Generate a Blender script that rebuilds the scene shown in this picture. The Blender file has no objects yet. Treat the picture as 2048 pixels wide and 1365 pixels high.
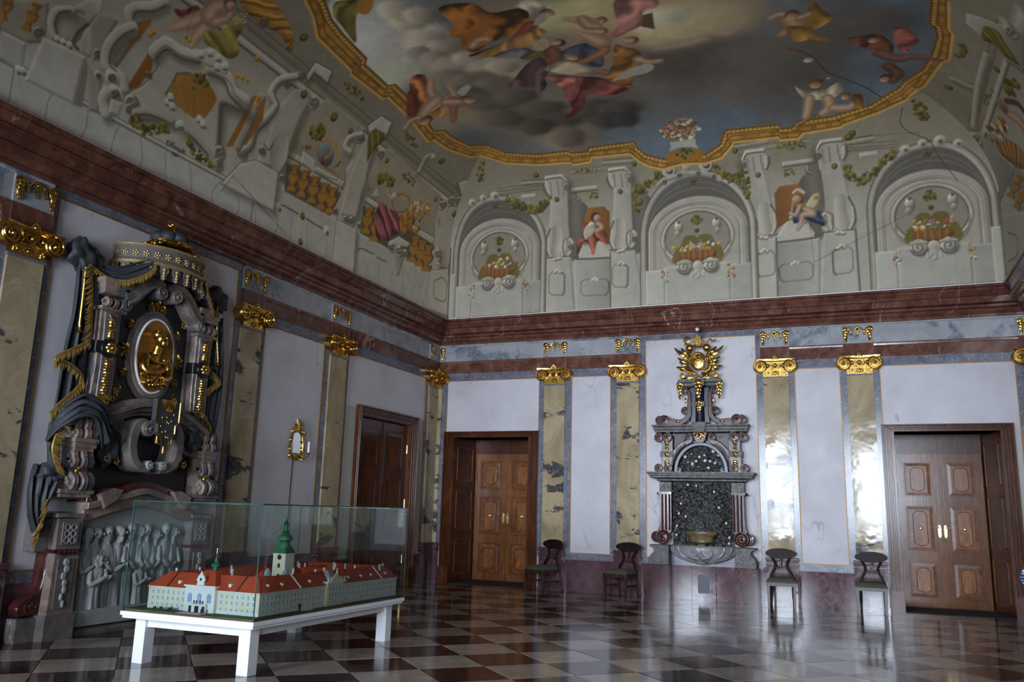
import bpy, bmesh, math, random
import numpy as np
from mathutils import Vector, Matrix
random.seed(7); rng = np.random.default_rng(7)
S = bpy.context.scene; COL = S.collection
PI = math.pi
# ------------------------------------------------------------------ camera
YAW, PITCH, ROLL, FPX = math.radians(-22.34), math.radians(11.50), math.radians(1.562), 1678.5
CAM = np.array([8.17, -15.80, 1.45])
cy_, sy_, cp_, sp_ = math.cos(YAW), math.sin(YAW), math.cos(PITCH), math.sin(PITCH)
CF = np.array([sy_*cp_, cy_*cp_, sp_]); r0 = np.array([cy_, -sy_, 0.0]); u0 = np.cross(r0, CF)
CR = math.cos(ROLL)*r0 + math.sin(ROLL)*u0; CU = -math.sin(ROLL)*r0 + math.cos(ROLL)*u0
cam = bpy.data.cameras.new('camera'); cam_o = bpy.data.objects.new('camera', cam); COL.objects.link(cam_o)
cam.sensor_width = 36; cam.lens = FPX/2048*36; cam.clip_start = 0.05; cam.clip_end = 200
cam_o.matrix_world = Matrix(((CR[0], CU[0], -CF[0], CAM[0]), (CR[1], CU[1], -CF[1], CAM[1]), (CR[2], CU[2], -CF[2], CAM[2]), (0, 0, 0, 1)))
S.camera = cam_o
# ------------------------------------------------------------------ world, daylight, exposure
W, YF, ZT = 10.95, -16.9, 8.6            # room: x 0..W, y YF..0
WINS = [(1.35, 2.95), (4.70, 6.30), (8.00, 9.60)]   # window openings in the front wall (x range)
WZ0, WZ1 = 0.9, 4.3
wd = bpy.data.worlds.new('sky'); S.world = wd; wd.use_nodes = True
wd.node_tree.nodes['Background'].inputs[0].default_value = (0.55, 0.72, 1.0, 1); wd.node_tree.nodes['Background'].inputs[1].default_value = 1.2
for i, (a, b) in enumerate(WINS):
    l = bpy.data.lights.new('daylight', 'AREA'); l.shape = 'RECTANGLE'; l.size = b-a; l.size_y = WZ1-WZ0
    l.color = (0.76, 0.86, 1.0); l.energy = 220; l.spread = math.radians(76)
    o = bpy.data.objects.new('daylight', l); COL.objects.link(o); o.location = ((a+b)/2, YF-0.42, (WZ0+WZ1)/2); o.rotation_euler = (PI/2, 0, 0)
vs = S.view_settings; vs.view_transform = 'Standard'; vs.look = 'None'; vs.gamma = 1; vs.use_curve_mapping = False; vs.exposure = 0.0
# ------------------------------------------------------------------ node helpers
class NT:
    def __init__(s, name, rand=False):
        s.rand = rand; s.m = bpy.data.materials.new(name); s.m.use_nodes = True; s.t = s.m.node_tree
        s.b = s.t.nodes['Principled BSDF']; s._c = None
    def n(s, ty, **k):
        nd = s.t.nodes.new(ty)
        for a, v in k.items(): setattr(nd, a, v)
        return nd
    def ln(s, a, b): s.t.links.new(a, b)
    def put(s, sock, v):
        if isinstance(v, (int, float)): sock.default_value = v
        elif isinstance(v, tuple): sock.default_value = (*v, 1) if len(v) == 3 and len(sock.default_value) == 4 else v
        else: s.ln(v, sock)
    def co(s, scale=(1, 1, 1), rot=(0, 0, 0), kind='Object'):
        tc = s.n('ShaderNodeTexCoord'); mp = s.n('ShaderNodeMapping'); s.ln(tc.outputs[kind], mp.inputs[0])
        mp.inputs['Scale'].default_value = scale; mp.inputs['Rotation'].default_value = rot
        if s.rand:
            m = s.n('ShaderNodeMath', operation='MULTIPLY'); s.ln(s.rnd(), m.inputs[0]); m.inputs[1].default_value = 37
            c = s.n('ShaderNodeCombineXYZ'); [s.ln(m.outputs[0], c.inputs[i]) for i in range(3)]; s.ln(c.outputs[0], mp.inputs['Location'])
        return mp.outputs[0]
    def noise(s, sc, det=4, ro=.55, dist=0, v=None):
        nd = s.n('ShaderNodeTexNoise'); nd.inputs['Scale'].default_value = sc; nd.inputs['Detail'].default_value = det
        nd.inputs['Roughness'].default_value = ro; nd.inputs['Distortion'].default_value = dist
        s.ln(v if v is not None else s.co(), nd.inputs['Vector']); return nd.outputs['Fac']
    def voro(s, sc, v=None, feat='F1', out='Distance'):
        nd = s.n('ShaderNodeTexVoronoi', feature=feat); nd.inputs['Scale'].default_value = sc
        s.ln(v if v is not None else s.co(), nd.inputs['Vector']); return nd.outputs[out]
    def ramp(s, f, stops, interp='LINEAR'):
        nd = s.n('ShaderNodeValToRGB'); cr = nd.color_ramp; cr.interpolation = interp
        while len(cr.elements) < len(stops): cr.elements.new(.5)
        for e, (p, c) in zip(cr.elements, stops):
            e.position = p; e.color = (*c, 1) if isinstance(c, tuple) else (c, c, c, 1)
        s.ln(f, nd.inputs[0]); return nd.outputs[0]
    def mix(s, f, a, b, bl='MIX'):
        nd = s.n('ShaderNodeMix', data_type='RGBA', blend_type=bl)
        s.put(nd.inputs[0], f); s.put(nd.inputs[6], a); s.put(nd.inputs[7], b); return nd.outputs[2]
    def bump(s, h, st=.2, d=.01):
        nd = s.n('ShaderNodeBump'); nd.inputs['Strength'].default_value = st; nd.inputs['Distance'].default_value = d
        s.ln(h, nd.inputs['Height']); s.ln(nd.outputs[0], s.b.inputs['Normal'])
    def rnd(s): return s.n('ShaderNodeObjectInfo').outputs['Random']
    def done(s, col=None, rough=None, metal=None, **k):
        if col is not None: s.put(s.b.inputs['Base Color'], col)
        if rough is not None: s.put(s.b.inputs['Roughness'], rough)
        if metal is not None: s.b.inputs['Metallic'].default_value = metal
        for a, v in k.items(): s.put(s.b.inputs[a.replace('_', ' ')], v)
        return s.m
def lin(r, g, b):   # sRGB 0-255 to linear
    f = lambda c: ((c/255+.055)/1.055)**2.4 if c > 10 else c/255/12.92
    return (f(r), f(g), f(b))
MT = {}
def plain(name, col, rough=.5, metal=0, var=.12, sc=6, **k):
    t = NT(name); c0 = tuple(x*(1-var) for x in col); c1 = tuple(min(1, x*(1+var)) for x in col)
    MT[name] = t.done(t.ramp(t.noise(sc, 4), [(.3, c0), (.7, c1)]), rough, metal, **k); return t
# ---- materials
def veined(name, c0, c1, c2, vein, sc=3.0, vsc=1.6, vw=.012, rough=.18, vs=.7, rot=(.3, .5, .6), patch=None):
    t = NT(name); v = t.co((1, 1, 1), rot)
    base = t.ramp(t.noise(sc, 7, .62, .6, v), [(.32, c0), (.5, c1), (.72, c2)])
    w = t.noise(vsc, 3, .5, 1.2, t.co((1, 1, .45), (rot[2], rot[0], rot[1])))
    vm0 = t.ramp(w, [(.5-vw*1.2, 0.0), (.5, vs), (.5+vw*1.2, 0.0)]); vmm = t.n('ShaderNodeMath', operation='MULTIPLY'); t.ln(vm0, vmm.inputs[0]); t.ln(t.ramp(t.noise(1.7, 2), [(.48, 0.0), (.6, 1.0)]), vmm.inputs[1]); vm = vmm.outputs[0]
    col = t.mix(vm, base, vein)
    if patch:
        pc, psc, th = patch
        pm = t.ramp(t.noise(psc, 6, .6, .4, t.co((1, 1, .8), (.5, 0, 0))), [(th, 0.0), (th+.05, 1.0)])
        col = t.mix(pm, col, pc)
    MT[name] = t.done(col, t.ramp(t.noise(20, 3), [(.3, rough*.8), (.7, rough*1.35)]), Specular_IOR_Level=.4)
    return t
t = NT('stucco', True); v = t.co()
col = t.ramp(t.noise(1.1, 6, .65, .3, v), [(.25, lin(188, 182, 186)), (.5, lin(205, 200, 204)), (.75, lin(216, 212, 216))])
ck = t.ramp(t.noise(.55, 4, .6, .5, t.co((1, 1, .4), (0, .2, .3))), [(.4975, 0.0), (.5, .5), (.5025, 0.0)])
cm = t.ramp(t.noise(.8, 2), [(.52, 0.0), (.6, 1.0)])
ckm = t.n('ShaderNodeMath', operation='MULTIPLY'); t.ln(ck, ckm.inputs[0]); t.ln(cm, ckm.inputs[1])
col = t.mix(ckm.outputs[0], col, lin(128, 122, 120))
MT['stucco'] = t.done(col, t.ramp(t.noise(2.5, 3), [(.3, .42), (.7, .6)]), Specular_IOR_Level=.3); t.bump(t.noise(9, 3), .08, .01)
# yellow marble: olive yellow clouds with drifting slate patches and thin white veins
t = NT('yellow_marble', True); v = t.co((1, 1, .55), (.45, .3, .1))
base = t.ramp(t.noise(1.9, 7, .6, .8, v), [(.28, lin(140, 122, 94)), (.45, lin(164, 147, 116)), (.6, lin(184, 165, 132)), (.78, lin(158, 145, 121))])
pv = t.co((1, 1, 2.1), (.55, .35, 0)); pn = t.noise(1.15, 6, .62, .5, pv)
pm = t.ramp(pn, [(.585, 0.0), (.605, .9), (.9, 1.0)])
col = t.mix(pm, base, t.ramp(t.noise(22, 4), [(.4, lin(44, 46, 56)), (.62, lin(72, 76, 84))]))
vn = t.ramp(t.noise(.9, 3, .5, 1.5, t.co((1, 1, 1.3), (.9, .2, .4))), [(.495, 0.0), (.5, .4), (.505, 0.0)])
col = t.mix(vn, col, lin(196, 190, 170))
MT['yellow_marble'] = t.done(col, t.ramp(t.noise(3, 4), [(.35, .07), (.7, .18)]), Specular_IOR_Level=.25); t.bump(t.noise(2.2, 3), .3, .02)
t = NT('grey_marble')
base = t.ramp(t.noise(5, 6, .6, .4), [(.3, lin(88, 90, 102)), (.7, lin(128, 128, 140))])
sp = t.ramp(t.noise(34, 3, .6), [(.62, 0.0), (.68, .8)])
MT['grey_marble'] = t.done(t.mix(sp, base, lin(196, 198, 206)), .2)
veined('red_marble', lin(78, 48, 38), lin(106, 66, 54), lin(132, 92, 76), lin(190, 166, 156), 4.5, 1.3, .006, .17, .8, patch=(lin(128, 100, 86), .8, .62))
veined('dado_marble', lin(72, 47, 53), lin(92, 63, 69), lin(110, 80, 84), lin(180, 160, 166), 5, 1.0, .004, .11, .5)
veined('dark_red', lin(50, 24, 24), lin(70, 34, 32), lin(92, 48, 44), lin(170, 150, 146), 6, 1.6, .005, .13, .7)
t = NT('frieze_marble', True); base = t.ramp(t.noise(3, 6, .6, .5), [(.3, lin(148, 150, 154)), (.7, lin(176, 176, 180))])
bl = t.ramp(t.noise(1.6, 6, .62, .3), [(.52, 0.0), (.6, .8)])
MT['frieze_marble'] = t.done(t.mix(bl, base, t.ramp(t.noise(20, 4), [(.35, lin(72, 80, 94)), (.7, lin(130, 138, 150))])), .22)
t = NT('gold'); g = t.noise(14, 4)
MT['gold'] = t.done(t.ramp(g, [(.3, (.44, .25, .055)), (.55, (.64, .385, .10)), (.8, (.78, .52, .17))]), t.ramp(t.noise(30, 3), [(.3, .16), (.7, .34)]), 1.0); t.bump(t.noise(40, 2), .06, .004)
t = NT('old_gold'); MT['old_gold'] = t.done(t.ramp(t.noise(18, 4), [(.3, (.30, .17, .03)), (.7, (.72, .47, .13))]), .32, 1.0); t.bump(t.noise(50, 3), .25, .004)
def wood(name, c0, c1, c2, rough=.3, sc=(7, 7, .9), rot=(0, 0, 0)):
    t = NT(name); v = t.co(sc, rot)
    g = t.ramp(t.noise(2.2, 7, .65, 1.2, v), [(.28, c0), (.5, c1), (.74, c2)])
    cl = t.ramp(t.noise(1.5, 3), [(.3, .72), (.7, 1.15)])
    rv = t.ramp(t.rnd(), [(0, .88), (1, 1.12)])
    col = t.mix(1.0, t.mix(1.0, g, cl, 'MULTIPLY'), rv, 'MULTIPLY')
    MT[name] = t.done(col, rough, Specular_IOR_Level=.35); t.bump(t.noise(6, 4, .6, .5, v), .06, .01)
wood('walnut_frame', lin(58, 28, 14), lin(88, 46, 22), lin(116, 64, 34), .22)
wood('walnut_dark', lin(54, 26, 13), lin(78, 40, 20), lin(98, 54, 29), .24)
wood('walnut_leaf', lin(96, 56, 30), lin(124, 76, 42), lin(150, 98, 58), .22)
wood('walnut_panel', lin(86, 46, 24), lin(124, 74, 40), lin(156, 102, 60), .28, (3, 3, 3), (.4, .3, .8))
wood('walnut_inlay', lin(98, 54, 26), lin(146, 90, 48), lin(176, 120, 66), .28, (4, 4, 1.2))
wood('ebonised', lin(22, 14, 12), lin(34, 22, 18), lin(48, 32, 26), .5); MT['ebonised'].node_tree.nodes['Principled BSDF'].inputs['Specular IOR Level'].default_value = .2
wood('chair_wood', lin(44, 34, 28), lin(64, 50, 42), lin(84, 68, 56), .3)
plain('upholstery', lin(74, 76, 58), .85, sc=40)
plain('brass', (.80, .62, .25), .25, 1)
plain('iron', lin(60, 60, 64), .45, .8)
veined('grey_stone', lin(84, 78, 76), lin(108, 100, 96), lin(128, 120, 116), lin(190, 184, 180), 5, 1.9, .008, .3, .6)
veined('warm_stone', lin(100, 84, 76), lin(132, 114, 104), lin(156, 142, 132), lin(205, 196, 190), 4, 1.9, .008, .32, .5, patch=(lin(92, 90, 94), 1.6, .56))
plain('slate', lin(20, 20, 27), .38, sc=3, var=.3)
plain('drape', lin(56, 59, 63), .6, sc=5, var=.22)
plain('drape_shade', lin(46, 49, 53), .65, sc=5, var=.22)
plain('relief', lin(152, 155, 154), .6, sc=4, var=.08)
veined('fountain_red', lin(54, 31, 29), lin(80, 47, 43), lin(100, 62, 57), lin(160, 140, 136), 6, 2.0, .01, .22, .5)
veined('fountain_grey', lin(66, 63, 61), lin(90, 87, 84), lin(112, 109, 106), lin(190, 190, 190), 6, 2.0, .01, .45, .5)
plain('lapis', lin(22, 32, 54), .28, sc=7, var=.35)
t = NT('tile_light'); v = t.co(kind='Object')
rv = t.rnd(); off = t.n('ShaderNodeVectorMath', operation='ADD'); t.ln(t.co(), off.inputs[0]); cmb = t.n('ShaderNodeCombineXYZ')
mm = t.n('ShaderNodeMath', operation='MULTIPLY'); t.ln(rv, mm.inputs[0]); mm.inputs[1].default_value = 50; t.ln(mm.outputs[0], cmb.inputs[0]); t.ln(cmb.outputs[0], off.inputs[1])
c = t.ramp(t.noise(3, 6, .6, .4, off.outputs[0]), [(.3, lin(130, 118, 106)), (.7, lin(160, 147, 134))])
MT['tile_light'] = t.done(t.mix(1.0, c, t.ramp(rv, [(0, .86), (1, 1.1)]), 'MULTIPLY'), t.ramp(t.noise(7, 4), [(.3, .08), (.7, .16)]), Specular_IOR_Level=.24)
t = NT('tile_dark'); rv = t.rnd(); off = t.n('ShaderNodeVectorMath', operation='ADD'); t.ln(t.co(), off.inputs[0]); cmb = t.n('ShaderNodeCombineXYZ')
mm = t.n('ShaderNodeMath', operation='MULTIPLY'); t.ln(rv, mm.inputs[0]); mm.inputs[1].default_value = 50; t.ln(mm.outputs[0], cmb.inputs[0]); t.ln(cmb.outputs[0], off.inputs[1])
c = t.ramp(t.noise(3, 6, .6, .4, off.outputs[0]), [(.3, lin(36, 21, 20)), (.7, lin(60, 36, 33))])
c = t.mix(t.ramp(t.noise(2.4, 3, .5, 1.4, off.outputs[0]), [(.49, 0.0), (.5, .35), (.51, 0.0)]), c, lin(130, 110, 104))
MT['tile_dark'] = t.done(t.mix(1.0, c, t.ramp(rv, [(0, .75), (1, 1.2)]), 'MULTIPLY'), t.ramp(t.noise(7, 4), [(.3, .08), (.7, .16)]), Specular_IOR_Level=.24)
plain('mortar', lin(70, 62, 58), .7)
plain('doormat', lin(40, 40, 44), .95, sc=90, var=.3)
plain('white_paint', lin(240, 242, 246), .35, var=.02)
plain('plaster', lin(190, 186, 180), .7, var=.04)
t = NT('glass'); g = t.n('ShaderNodeBsdfGlass'); g.inputs['IOR'].default_value = 1.45; g.inputs['Roughness'].default_value = 0; g.inputs['Color'].default_value = (.93, .97, .96, 1)
t.ln(g.outputs[0], t.t.nodes['Material Output'].inputs[0]); MT['glass'] = t.m
plain('glass_edge', lin(52, 82, 80), .15, var=.05)
# ------------------------------------------------------------------ mesh helpers
class MB:
    def __init__(s): s.v = []; s.f = []
    def add(s, vs, fs):
        k = len(s.v); s.v += [tuple(map(float, p)) for p in vs]; s.f += [tuple(i+k for i in f) for f in fs]; return s
    def box(s, x0, x1, y0, y1, z0, z1):
        return s.add([(x0,y0,z0),(x1,y0,z0),(x1,y1,z0),(x0,y1,z0),(x0,y0,z1),(x1,y0,z1),(x1,y1,z1),(x0,y1,z1)],
                     [(0,3,2,1),(4,5,6,7),(0,1,5,4),(1,2,6,5),(2,3,7,6),(3,0,4,7)])
    def frus(s, a, b, z0, z1):   # a,b = (x0,x1,y0,y1) at z0 and z1
        return s.add([(a[0],a[2],z0),(a[1],a[2],z0),(a[1],a[3],z0),(a[0],a[3],z0),(b[0],b[2],z1),(b[1],b[2],z1),(b[1],b[3],z1),(b[0],b[3],z1)],
                     [(0,3,2,1),(4,5,6,7),(0,1,5,4),(1,2,6,5),(2,3,7,6),(3,0,4,7)])
    def prism(s, poly, y0, y1, bev=0):   # poly in (x,z), front at y0 < y1
        P = list(poly)
        A = sum(P[i][0]*P[(i+1)%len(P)][1]-P[(i+1)%len(P)][0]*P[i][1] for i in range(len(P)))
        if A < 0: P = P[::-1]
        n = len(P); vs = []; fs = []
        if bev > 0:
            c = np.array(P); e = np.roll(c, -1, 0)-c; e /= np.maximum(np.linalg.norm(e, axis=1)[:, None], 1e-9)
            nr = np.stack([-e[:, 1], e[:, 0]], 1); nn = nr+np.roll(nr, 1, 0); q = np.maximum((nn**2).sum(1), .5)[:, None]
            ins = c+nn*2/q*bev*.5*1.0
            vs = [(p[0], y0, p[1]) for p in ins]+[(p[0], y0+bev, p[1]) for p in P]+[(p[0], y1, p[1]) for p in P]
            fs.append(tuple(range(n)))
            for k in (0, n):
                fs += [(k+i, k+n+i, k+n+(i+1) % n, k+(i+1) % n) for i in range(n)]
            fs.append(tuple(range(3*n-1, 2*n-1, -1)))
        else:
            vs = [(p[0], y0, p[1]) for p in P]+[(p[0], y1, p[1]) for p in P]
            fs = [tuple(range(n)), tuple(range(2*n-1, n-1, -1))]+[(i, n+i, n+(i+1) % n, (i+1) % n) for i in range(n)]
        return s.add(vs, fs)
    def sweepx(s, prof, x0, x1):   # profile [(y,z)] from bottom to top seen from front, swept along x with caps to y of first/last
        n = len(prof); ym = max(p[0] for p in prof)
        vs = [(x0, y, z) for y, z in prof]+[(x1, y, z) for y, z in prof]
        fs = [(i, n+i, n+i+1, i+1) for i in range(n-1)]
        k = len(vs); vs += [(x0, ym, prof[0][1]), (x0, ym, prof[-1][1]), (x1, ym, prof[0][1]), (x1, ym, prof[-1][1])]
        fs += [tuple([k]+list(range(n))+[k+1]), tuple([k+3]+list(range(2*n-1, n-1, -1))+[k+2])]
        return s.add(vs, fs)
    def ressaut(s, prof, x0, x1, yb=0.0):   # moulded block: profile (out,z) returned on both sides
        n = len(prof); vs = []; fs = []
        for o, z in prof: vs += [(x0-o, yb, z), (x0-o, yb-o, z), (x1+o, yb-o, z), (x1+o, yb, z)]
        for i in range(n-1):
            for j in range(3): fs.append((4*i+j, 4*i+j+1, 4*i+j+5, 4*i+j+4))
        fs += [(3, 2, 1, 0), tuple(4*(n-1)+j for j in range(4))]
        return s.add(vs, fs)
    def tube(s, path, r, n=8, closed=False, cap=True, flat=1.0):
        P = [Vector(p) for p in path]; m = len(P)
        R = list(r) if hasattr(r, '__len__') else [r]*m
        vs = []; prev = None
        for i in range(m):
            a = P[(i-1) % m] if (closed or i > 0) else P[i]; b = P[(i+1) % m] if (closed or i < m-1) else P[i]
            t = (b-a).normalized() if (b-a).length > 1e-9 else Vector((0, 0, 1))
            if prev is None:
                up = Vector((0, 1, 0)) if abs(t.y) < .9 else Vector((1, 0, 0)); nrm = t.cross(up).normalized()
            else:
                nrm = (prev-t*prev.dot(t)); nrm = nrm.normalized() if nrm.length > 1e-6 else t.orthogonal().normalized()
            prev = nrm; bn = t.cross(nrm)
            for k in range(n):
                an = 2*PI*k/n; vs.append(tuple(P[i]+nrm*math.cos(an)*R[i]+bn*math.sin(an)*R[i]*flat))
        fs = []
        for i in range(m if closed else m-1):
            j = (i+1) % m
            for k in range(n): fs.append((i*n+k, i*n+(k+1) % n, j*n+(k+1) % n, j*n+k))
        if cap and not closed: fs += [tuple(range(n-1, -1, -1)), tuple((m-1)*n+k for k in range(n))]
        return s.add(vs, fs)
    def lathe(s, prof, c=(0, 0, 0), n=16, a0=0, a1=2*PI, axis='z', sy=1.0):
        full = abs(a1-a0-2*PI) < 1e-6; m = len(prof); nn = n if full else n+1; vs = []
        for i in range(nn):
            a = a0+(a1-a0)*i/n; ca, sa = math.cos(a), math.sin(a)
            for r, z in prof:
                if axis == 'z': vs.append((c[0]+r*ca, c[1]+r*sa*sy, c[2]+z))
                elif axis == 'y': vs.append((c[0]+r*ca, c[1]+z, c[2]+r*sa))
                else: vs.append((c[0]+z, c[1]+r*ca, c[2]+r*sa))
        fs = []
        for i in range(n):
            j = (i+1) % nn
            for k in range(m-1): fs.append((i*m+k, j*m+k, j*m+k+1, i*m+k+1))
        return s.add(vs, fs)
    def ball(s, c, r, nu=10, nv=7):
        rx, ry, rz = r if hasattr(r, '__len__') else (r, r, r); vs = [(c[0], c[1], c[2]+rz)]
        for i in range(1, nv):
            th = PI*i/nv
            for j in range(nu):
                ph = 2*PI*j/nu; vs.append((c[0]+rx*math.sin(th)*math.cos(ph), c[1]+ry*math.sin(th)*math.sin(ph), c[2]+rz*math.cos(th)))
        vs.append((c[0], c[1], c[2]-rz)); fs = [(0, 1+j, 1+(j+1) % nu) for j in range(nu)]
        for i in range(nv-2):
            a = 1+i*nu
            for j in range(nu): fs.append((a+j, a+nu+j, a+nu+(j+1) % nu, a+(j+1) % nu))
        a = 1+(nv-2)*nu; fs += [(a+j, len(vs)-1, a+(j+1) % nu) for j in range(nu)]
        return s.add(vs, fs)
    def band(s, path, hw, y0, y1, bev=0):   # 2D path (x,z), half widths hw, extruded y0..y1
        P = np.array(path, float); m = len(P); h = np.full(m, hw) if not hasattr(hw, '__len__') else np.array(hw)
        t = np.gradient(P, axis=0); t /= np.maximum(np.linalg.norm(t, axis=1)[:, None], 1e-9); nr = np.stack([-t[:, 1], t[:, 0]], 1)
        a = P+nr*h[:, None]; b = P-nr*h[:, None]; vs = []
        a2 = P+nr*(h-bev)[:, None]; b2 = P-nr*(h-bev)[:, None]
        for i in range(m):
            vs += [(a[i][0], y1, a[i][1]), (a[i][0], y0+bev, a[i][1]), (a2[i][0], y0, a2[i][1]), (b2[i][0], y0, b2[i][1]), (b[i][0], y0+bev, b[i][1]), (b[i][0], y1, b[i][1])]
        fs = []
        for i in range(m-1):
            for k in range(6): fs.append((6*i+k, 6*i+(k+1) % 6, 6*i+6+(k+1) % 6, 6*i+6+k))
        fs += [(5, 4, 3, 2, 1, 0), tuple(6*(m-1)+k for k in range(6))]
        return s.add(vs, fs)
    def grid(s, fn, nu, nv):   # fn(u,v)->xyz, u,v in 0..1
        vs = [fn(i/nu, j/nv) for j in range(nv+1) for i in range(nu+1)]
        return s.add(vs, [(j*(nu+1)+i, j*(nu+1)+i+1, (j+1)*(nu+1)+i+1, (j+1)*(nu+1)+i) for j in range(nv) for i in range(nu)])
    def mapv(s, fn): s.v = [tuple(fn(*p)) for p in s.v]; return s
    def mesh(s, name, mat, smooth=35):
        me = bpy.data.meshes.new(name); me.from_pydata(s.v, [], s.f)
        bm = bmesh.new(); bm.from_mesh(me); bmesh.ops.recalc_face_normals(bm, faces=bm.faces); bm.to_mesh(me); bm.free()
        if smooth: me.shade_smooth(); me.set_sharp_from_angle(angle=math.radians(smooth))
        me.materials.append(MT[mat]); return me
    def build(s, name, mat, parent=None, smooth=35, kind=None, label=None):
        o = bpy.data.objects.new(name, s.mesh(name, mat, smooth)); COL.objects.link(o)
        if parent is not None: o.parent = parent
        if kind: o['kind'] = kind
        if label: o['label'] = label
        return o
def thing(name, label, cat, loc=(0, 0, 0), rz=0, group=None):
    o = bpy.data.objects.new(name, None); COL.objects.link(o); o.location = loc; o.rotation_euler = (0, 0, rz); o.empty_display_size = .1
    o['label'] = label; o['category'] = cat
    if group: o['group'] = group
    return o
def tag(o, label, cat, group=None):
    o['label'] = label; o['category'] = cat
    if group: o['group'] = group
    return o
def struct(o, label=None):
    o['kind'] = 'structure'
    if label: o['label'] = label
    return o
def dup_tree(o, parent=None):
    c = o.copy(); COL.objects.link(c); c.parent = parent
    for ch in list(o.children): dup_tree(ch, c)
    return c
def spiral(cx, cz, ra, rb, a0, turns, n=28):
    return [(cx+(ra+(rb-ra)*i/n)*math.cos(a0+2*PI*turns*i/n), cz+(ra+(rb-ra)*i/n)*math.sin(a0+2*PI*turns*i/n)) for i in range(n+1)]
def arc(cx, cz, rx, rz, a0, a1, n=24):
    return [(cx+rx*math.cos(a0+(a1-a0)*i/n), cz+rz*math.sin(a0+(a1-a0)*i/n)) for i in range(n+1)]
def smooth_path(pts, n=8):   # Catmull-Rom
    P = [np.array(p, float) for p in pts]; out = []
    for i in range(len(P)-1):
        a = P[max(i-1, 0)]; b = P[i]; c = P[i+1]; d = P[min(i+2, len(P)-1)]
        for k in range(n):
            t = k/n; out.append(.5*((2*b)+(c-a)*t+(2*a-5*b+4*c-d)*t*t+(3*b-a-3*c+d)*t**3))
    out.append(P[-1]); return [tuple(p) for p in out]
# where the sight line through a place in the photograph meets a wall, the floor or the ceiling
def ray(x, y): return CF+CR*((x-1024)/FPX)-CU*((y-682.5)/FPX)
def onB(x, y, out=0): d = ray(x, y); t = (-out-CAM[1])/d[1]; p = CAM+t*d; return (p[0], p[2])
def onL(x, y, out=0, y0=0): d = ray(x, y); t = (out-CAM[0])/d[0]; p = CAM+t*d; return (p[1]-y0, p[2])
def onG(x, y, z=0): d = ray(x, y); t = (z-CAM[2])/d[2]; p = CAM+t*d; return (p[0], p[1])
def proj(P):
    q = np.asarray(P, float)-CAM; z = q@CF
    return 1024+FPX*(q@CR)/z, 682.5-FPX*(q@CU)/z, z
plain('fillet_gold', lin(150, 112, 56), .5, .5)
plain('fringe_gold', lin(168, 136, 72), .42, .55, var=.35, sc=45)
plain('canopy_cloth', lin(104, 96, 88), .55, var=.15); plain('pale_gold', lin(172, 146, 98), .4, .5, var=.25, sc=30)
plain('ochre_gold', lin(150, 104, 38), .42, .35, sc=3); plain('basin_stone', lin(138, 136, 138), .3, sc=9, var=.18)
# ================================================================== the setting
ZD, ZG, ZP, ZA0, ZA, ZF, ZC = .58, .70, 4.13, 4.28, 4.535, 4.85, 4.89   # dado, grey, panel foot / panel top, grey top, architrave, frieze, cornice foot
CT = 5.38
def ring(mb, o, i, y0, y1):   # rectangular frame, o/i = (x0,x1,z0,z1)
    mb.box(o[0], i[0], y0, y1, o[2], o[3]); mb.box(i[1], o[1], y0, y1, o[2], o[3])
    if i[2] > o[2]: mb.box(i[0], i[1], y0, y1, o[2], i[2])
    if o[3] > i[3]: mb.box(i[0], i[1], y0, y1, i[3], o[3])
    return mb
def make_wall(name, u0, u1, holes, loc, rz, z1=CT+.02, th=.62):
    mb = MB(); xs = sorted({u0, u1, *[h[0] for h in holes], *[h[1] for h in holes]})
    for a, b in zip(xs, xs[1:]):
        h = [q for q in holes if q[0] <= a+1e-6 and q[1] >= b-1e-6]
        if h:
            if h[0][2] > 0.001: mb.box(a, b, .004, th, 0, h[0][2])
            mb.box(a, b, .004, th, h[0][3], z1)
        else: mb.box(a, b, .004, th, 0, z1)
    o = mb.build(name, 'plaster', None, 0); o.location = loc; o.rotation_euler = (0, 0, rz); return struct(o)
D1 = (.452, 2.105, 2.93); D2 = (8.80, 10.385, 2.97); D3 = (-2.93, -1.08, 3.08)   # door openings: from, to, head
wall_b = make_wall('wall_back', -.6, W+.6, [(D1[0], D1[1], 0, D1[2]), (D2[0], D2[1], 0, D2[2])], (0, 0, 0), 0)
wall_l = make_wall('wall_left', YF, 0, [(D3[0], D3[1], 0, D3[2])], (0, 0, 0), PI/2)
wall_r = make_wall('wall_right', 0, -YF, [], (W, 0, 0), -PI/2)
wall_f = make_wall('wall_front', -.6, W+.6, [(W-b, W-a, WZ0, WZ1) for a, b in WINS], (W, YF, 0), PI)
wall_b['label'] = 'back wall with pale stucco panels, grey marble borders and two doorways'
wall_l['label'] = 'left wall with shaded stucco panels behind the carved monument'
def bay(wall, o0, o1, i0, i1, zt=ZP, zr=ZA0, zb=ZG, zo=ZD, dado=True, head=None):
    # grey marble border, gilt fillet and stucco panel between two pilasters; head = top of a door frame standing in the bay
    if head is not None: zo = zb = .62
    ring(MB(), (o0, o1, zo, zr), (i0, i1, zb, zt), -.012, .006).build('border', 'grey_marble', wall, 0)
    pb = zb if head is None else head
    MB().box(i0+.012, i1-.012, .0, .008, pb, zt-.012).build('panel', 'stucco', wall, 0)
    ring(MB(), (i0, i1, zb, zt), (i0+.014, i1-.014, zb+(.014 if head is None else 0), zt-.014), -.017, .004).build('fillet', 'fillet_gold', wall, 0)
    if dado: MB().box(o0, o1, -.014, .006, 0, zo).build('dado_panel', 'dado_marble', wall, 0)
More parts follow.
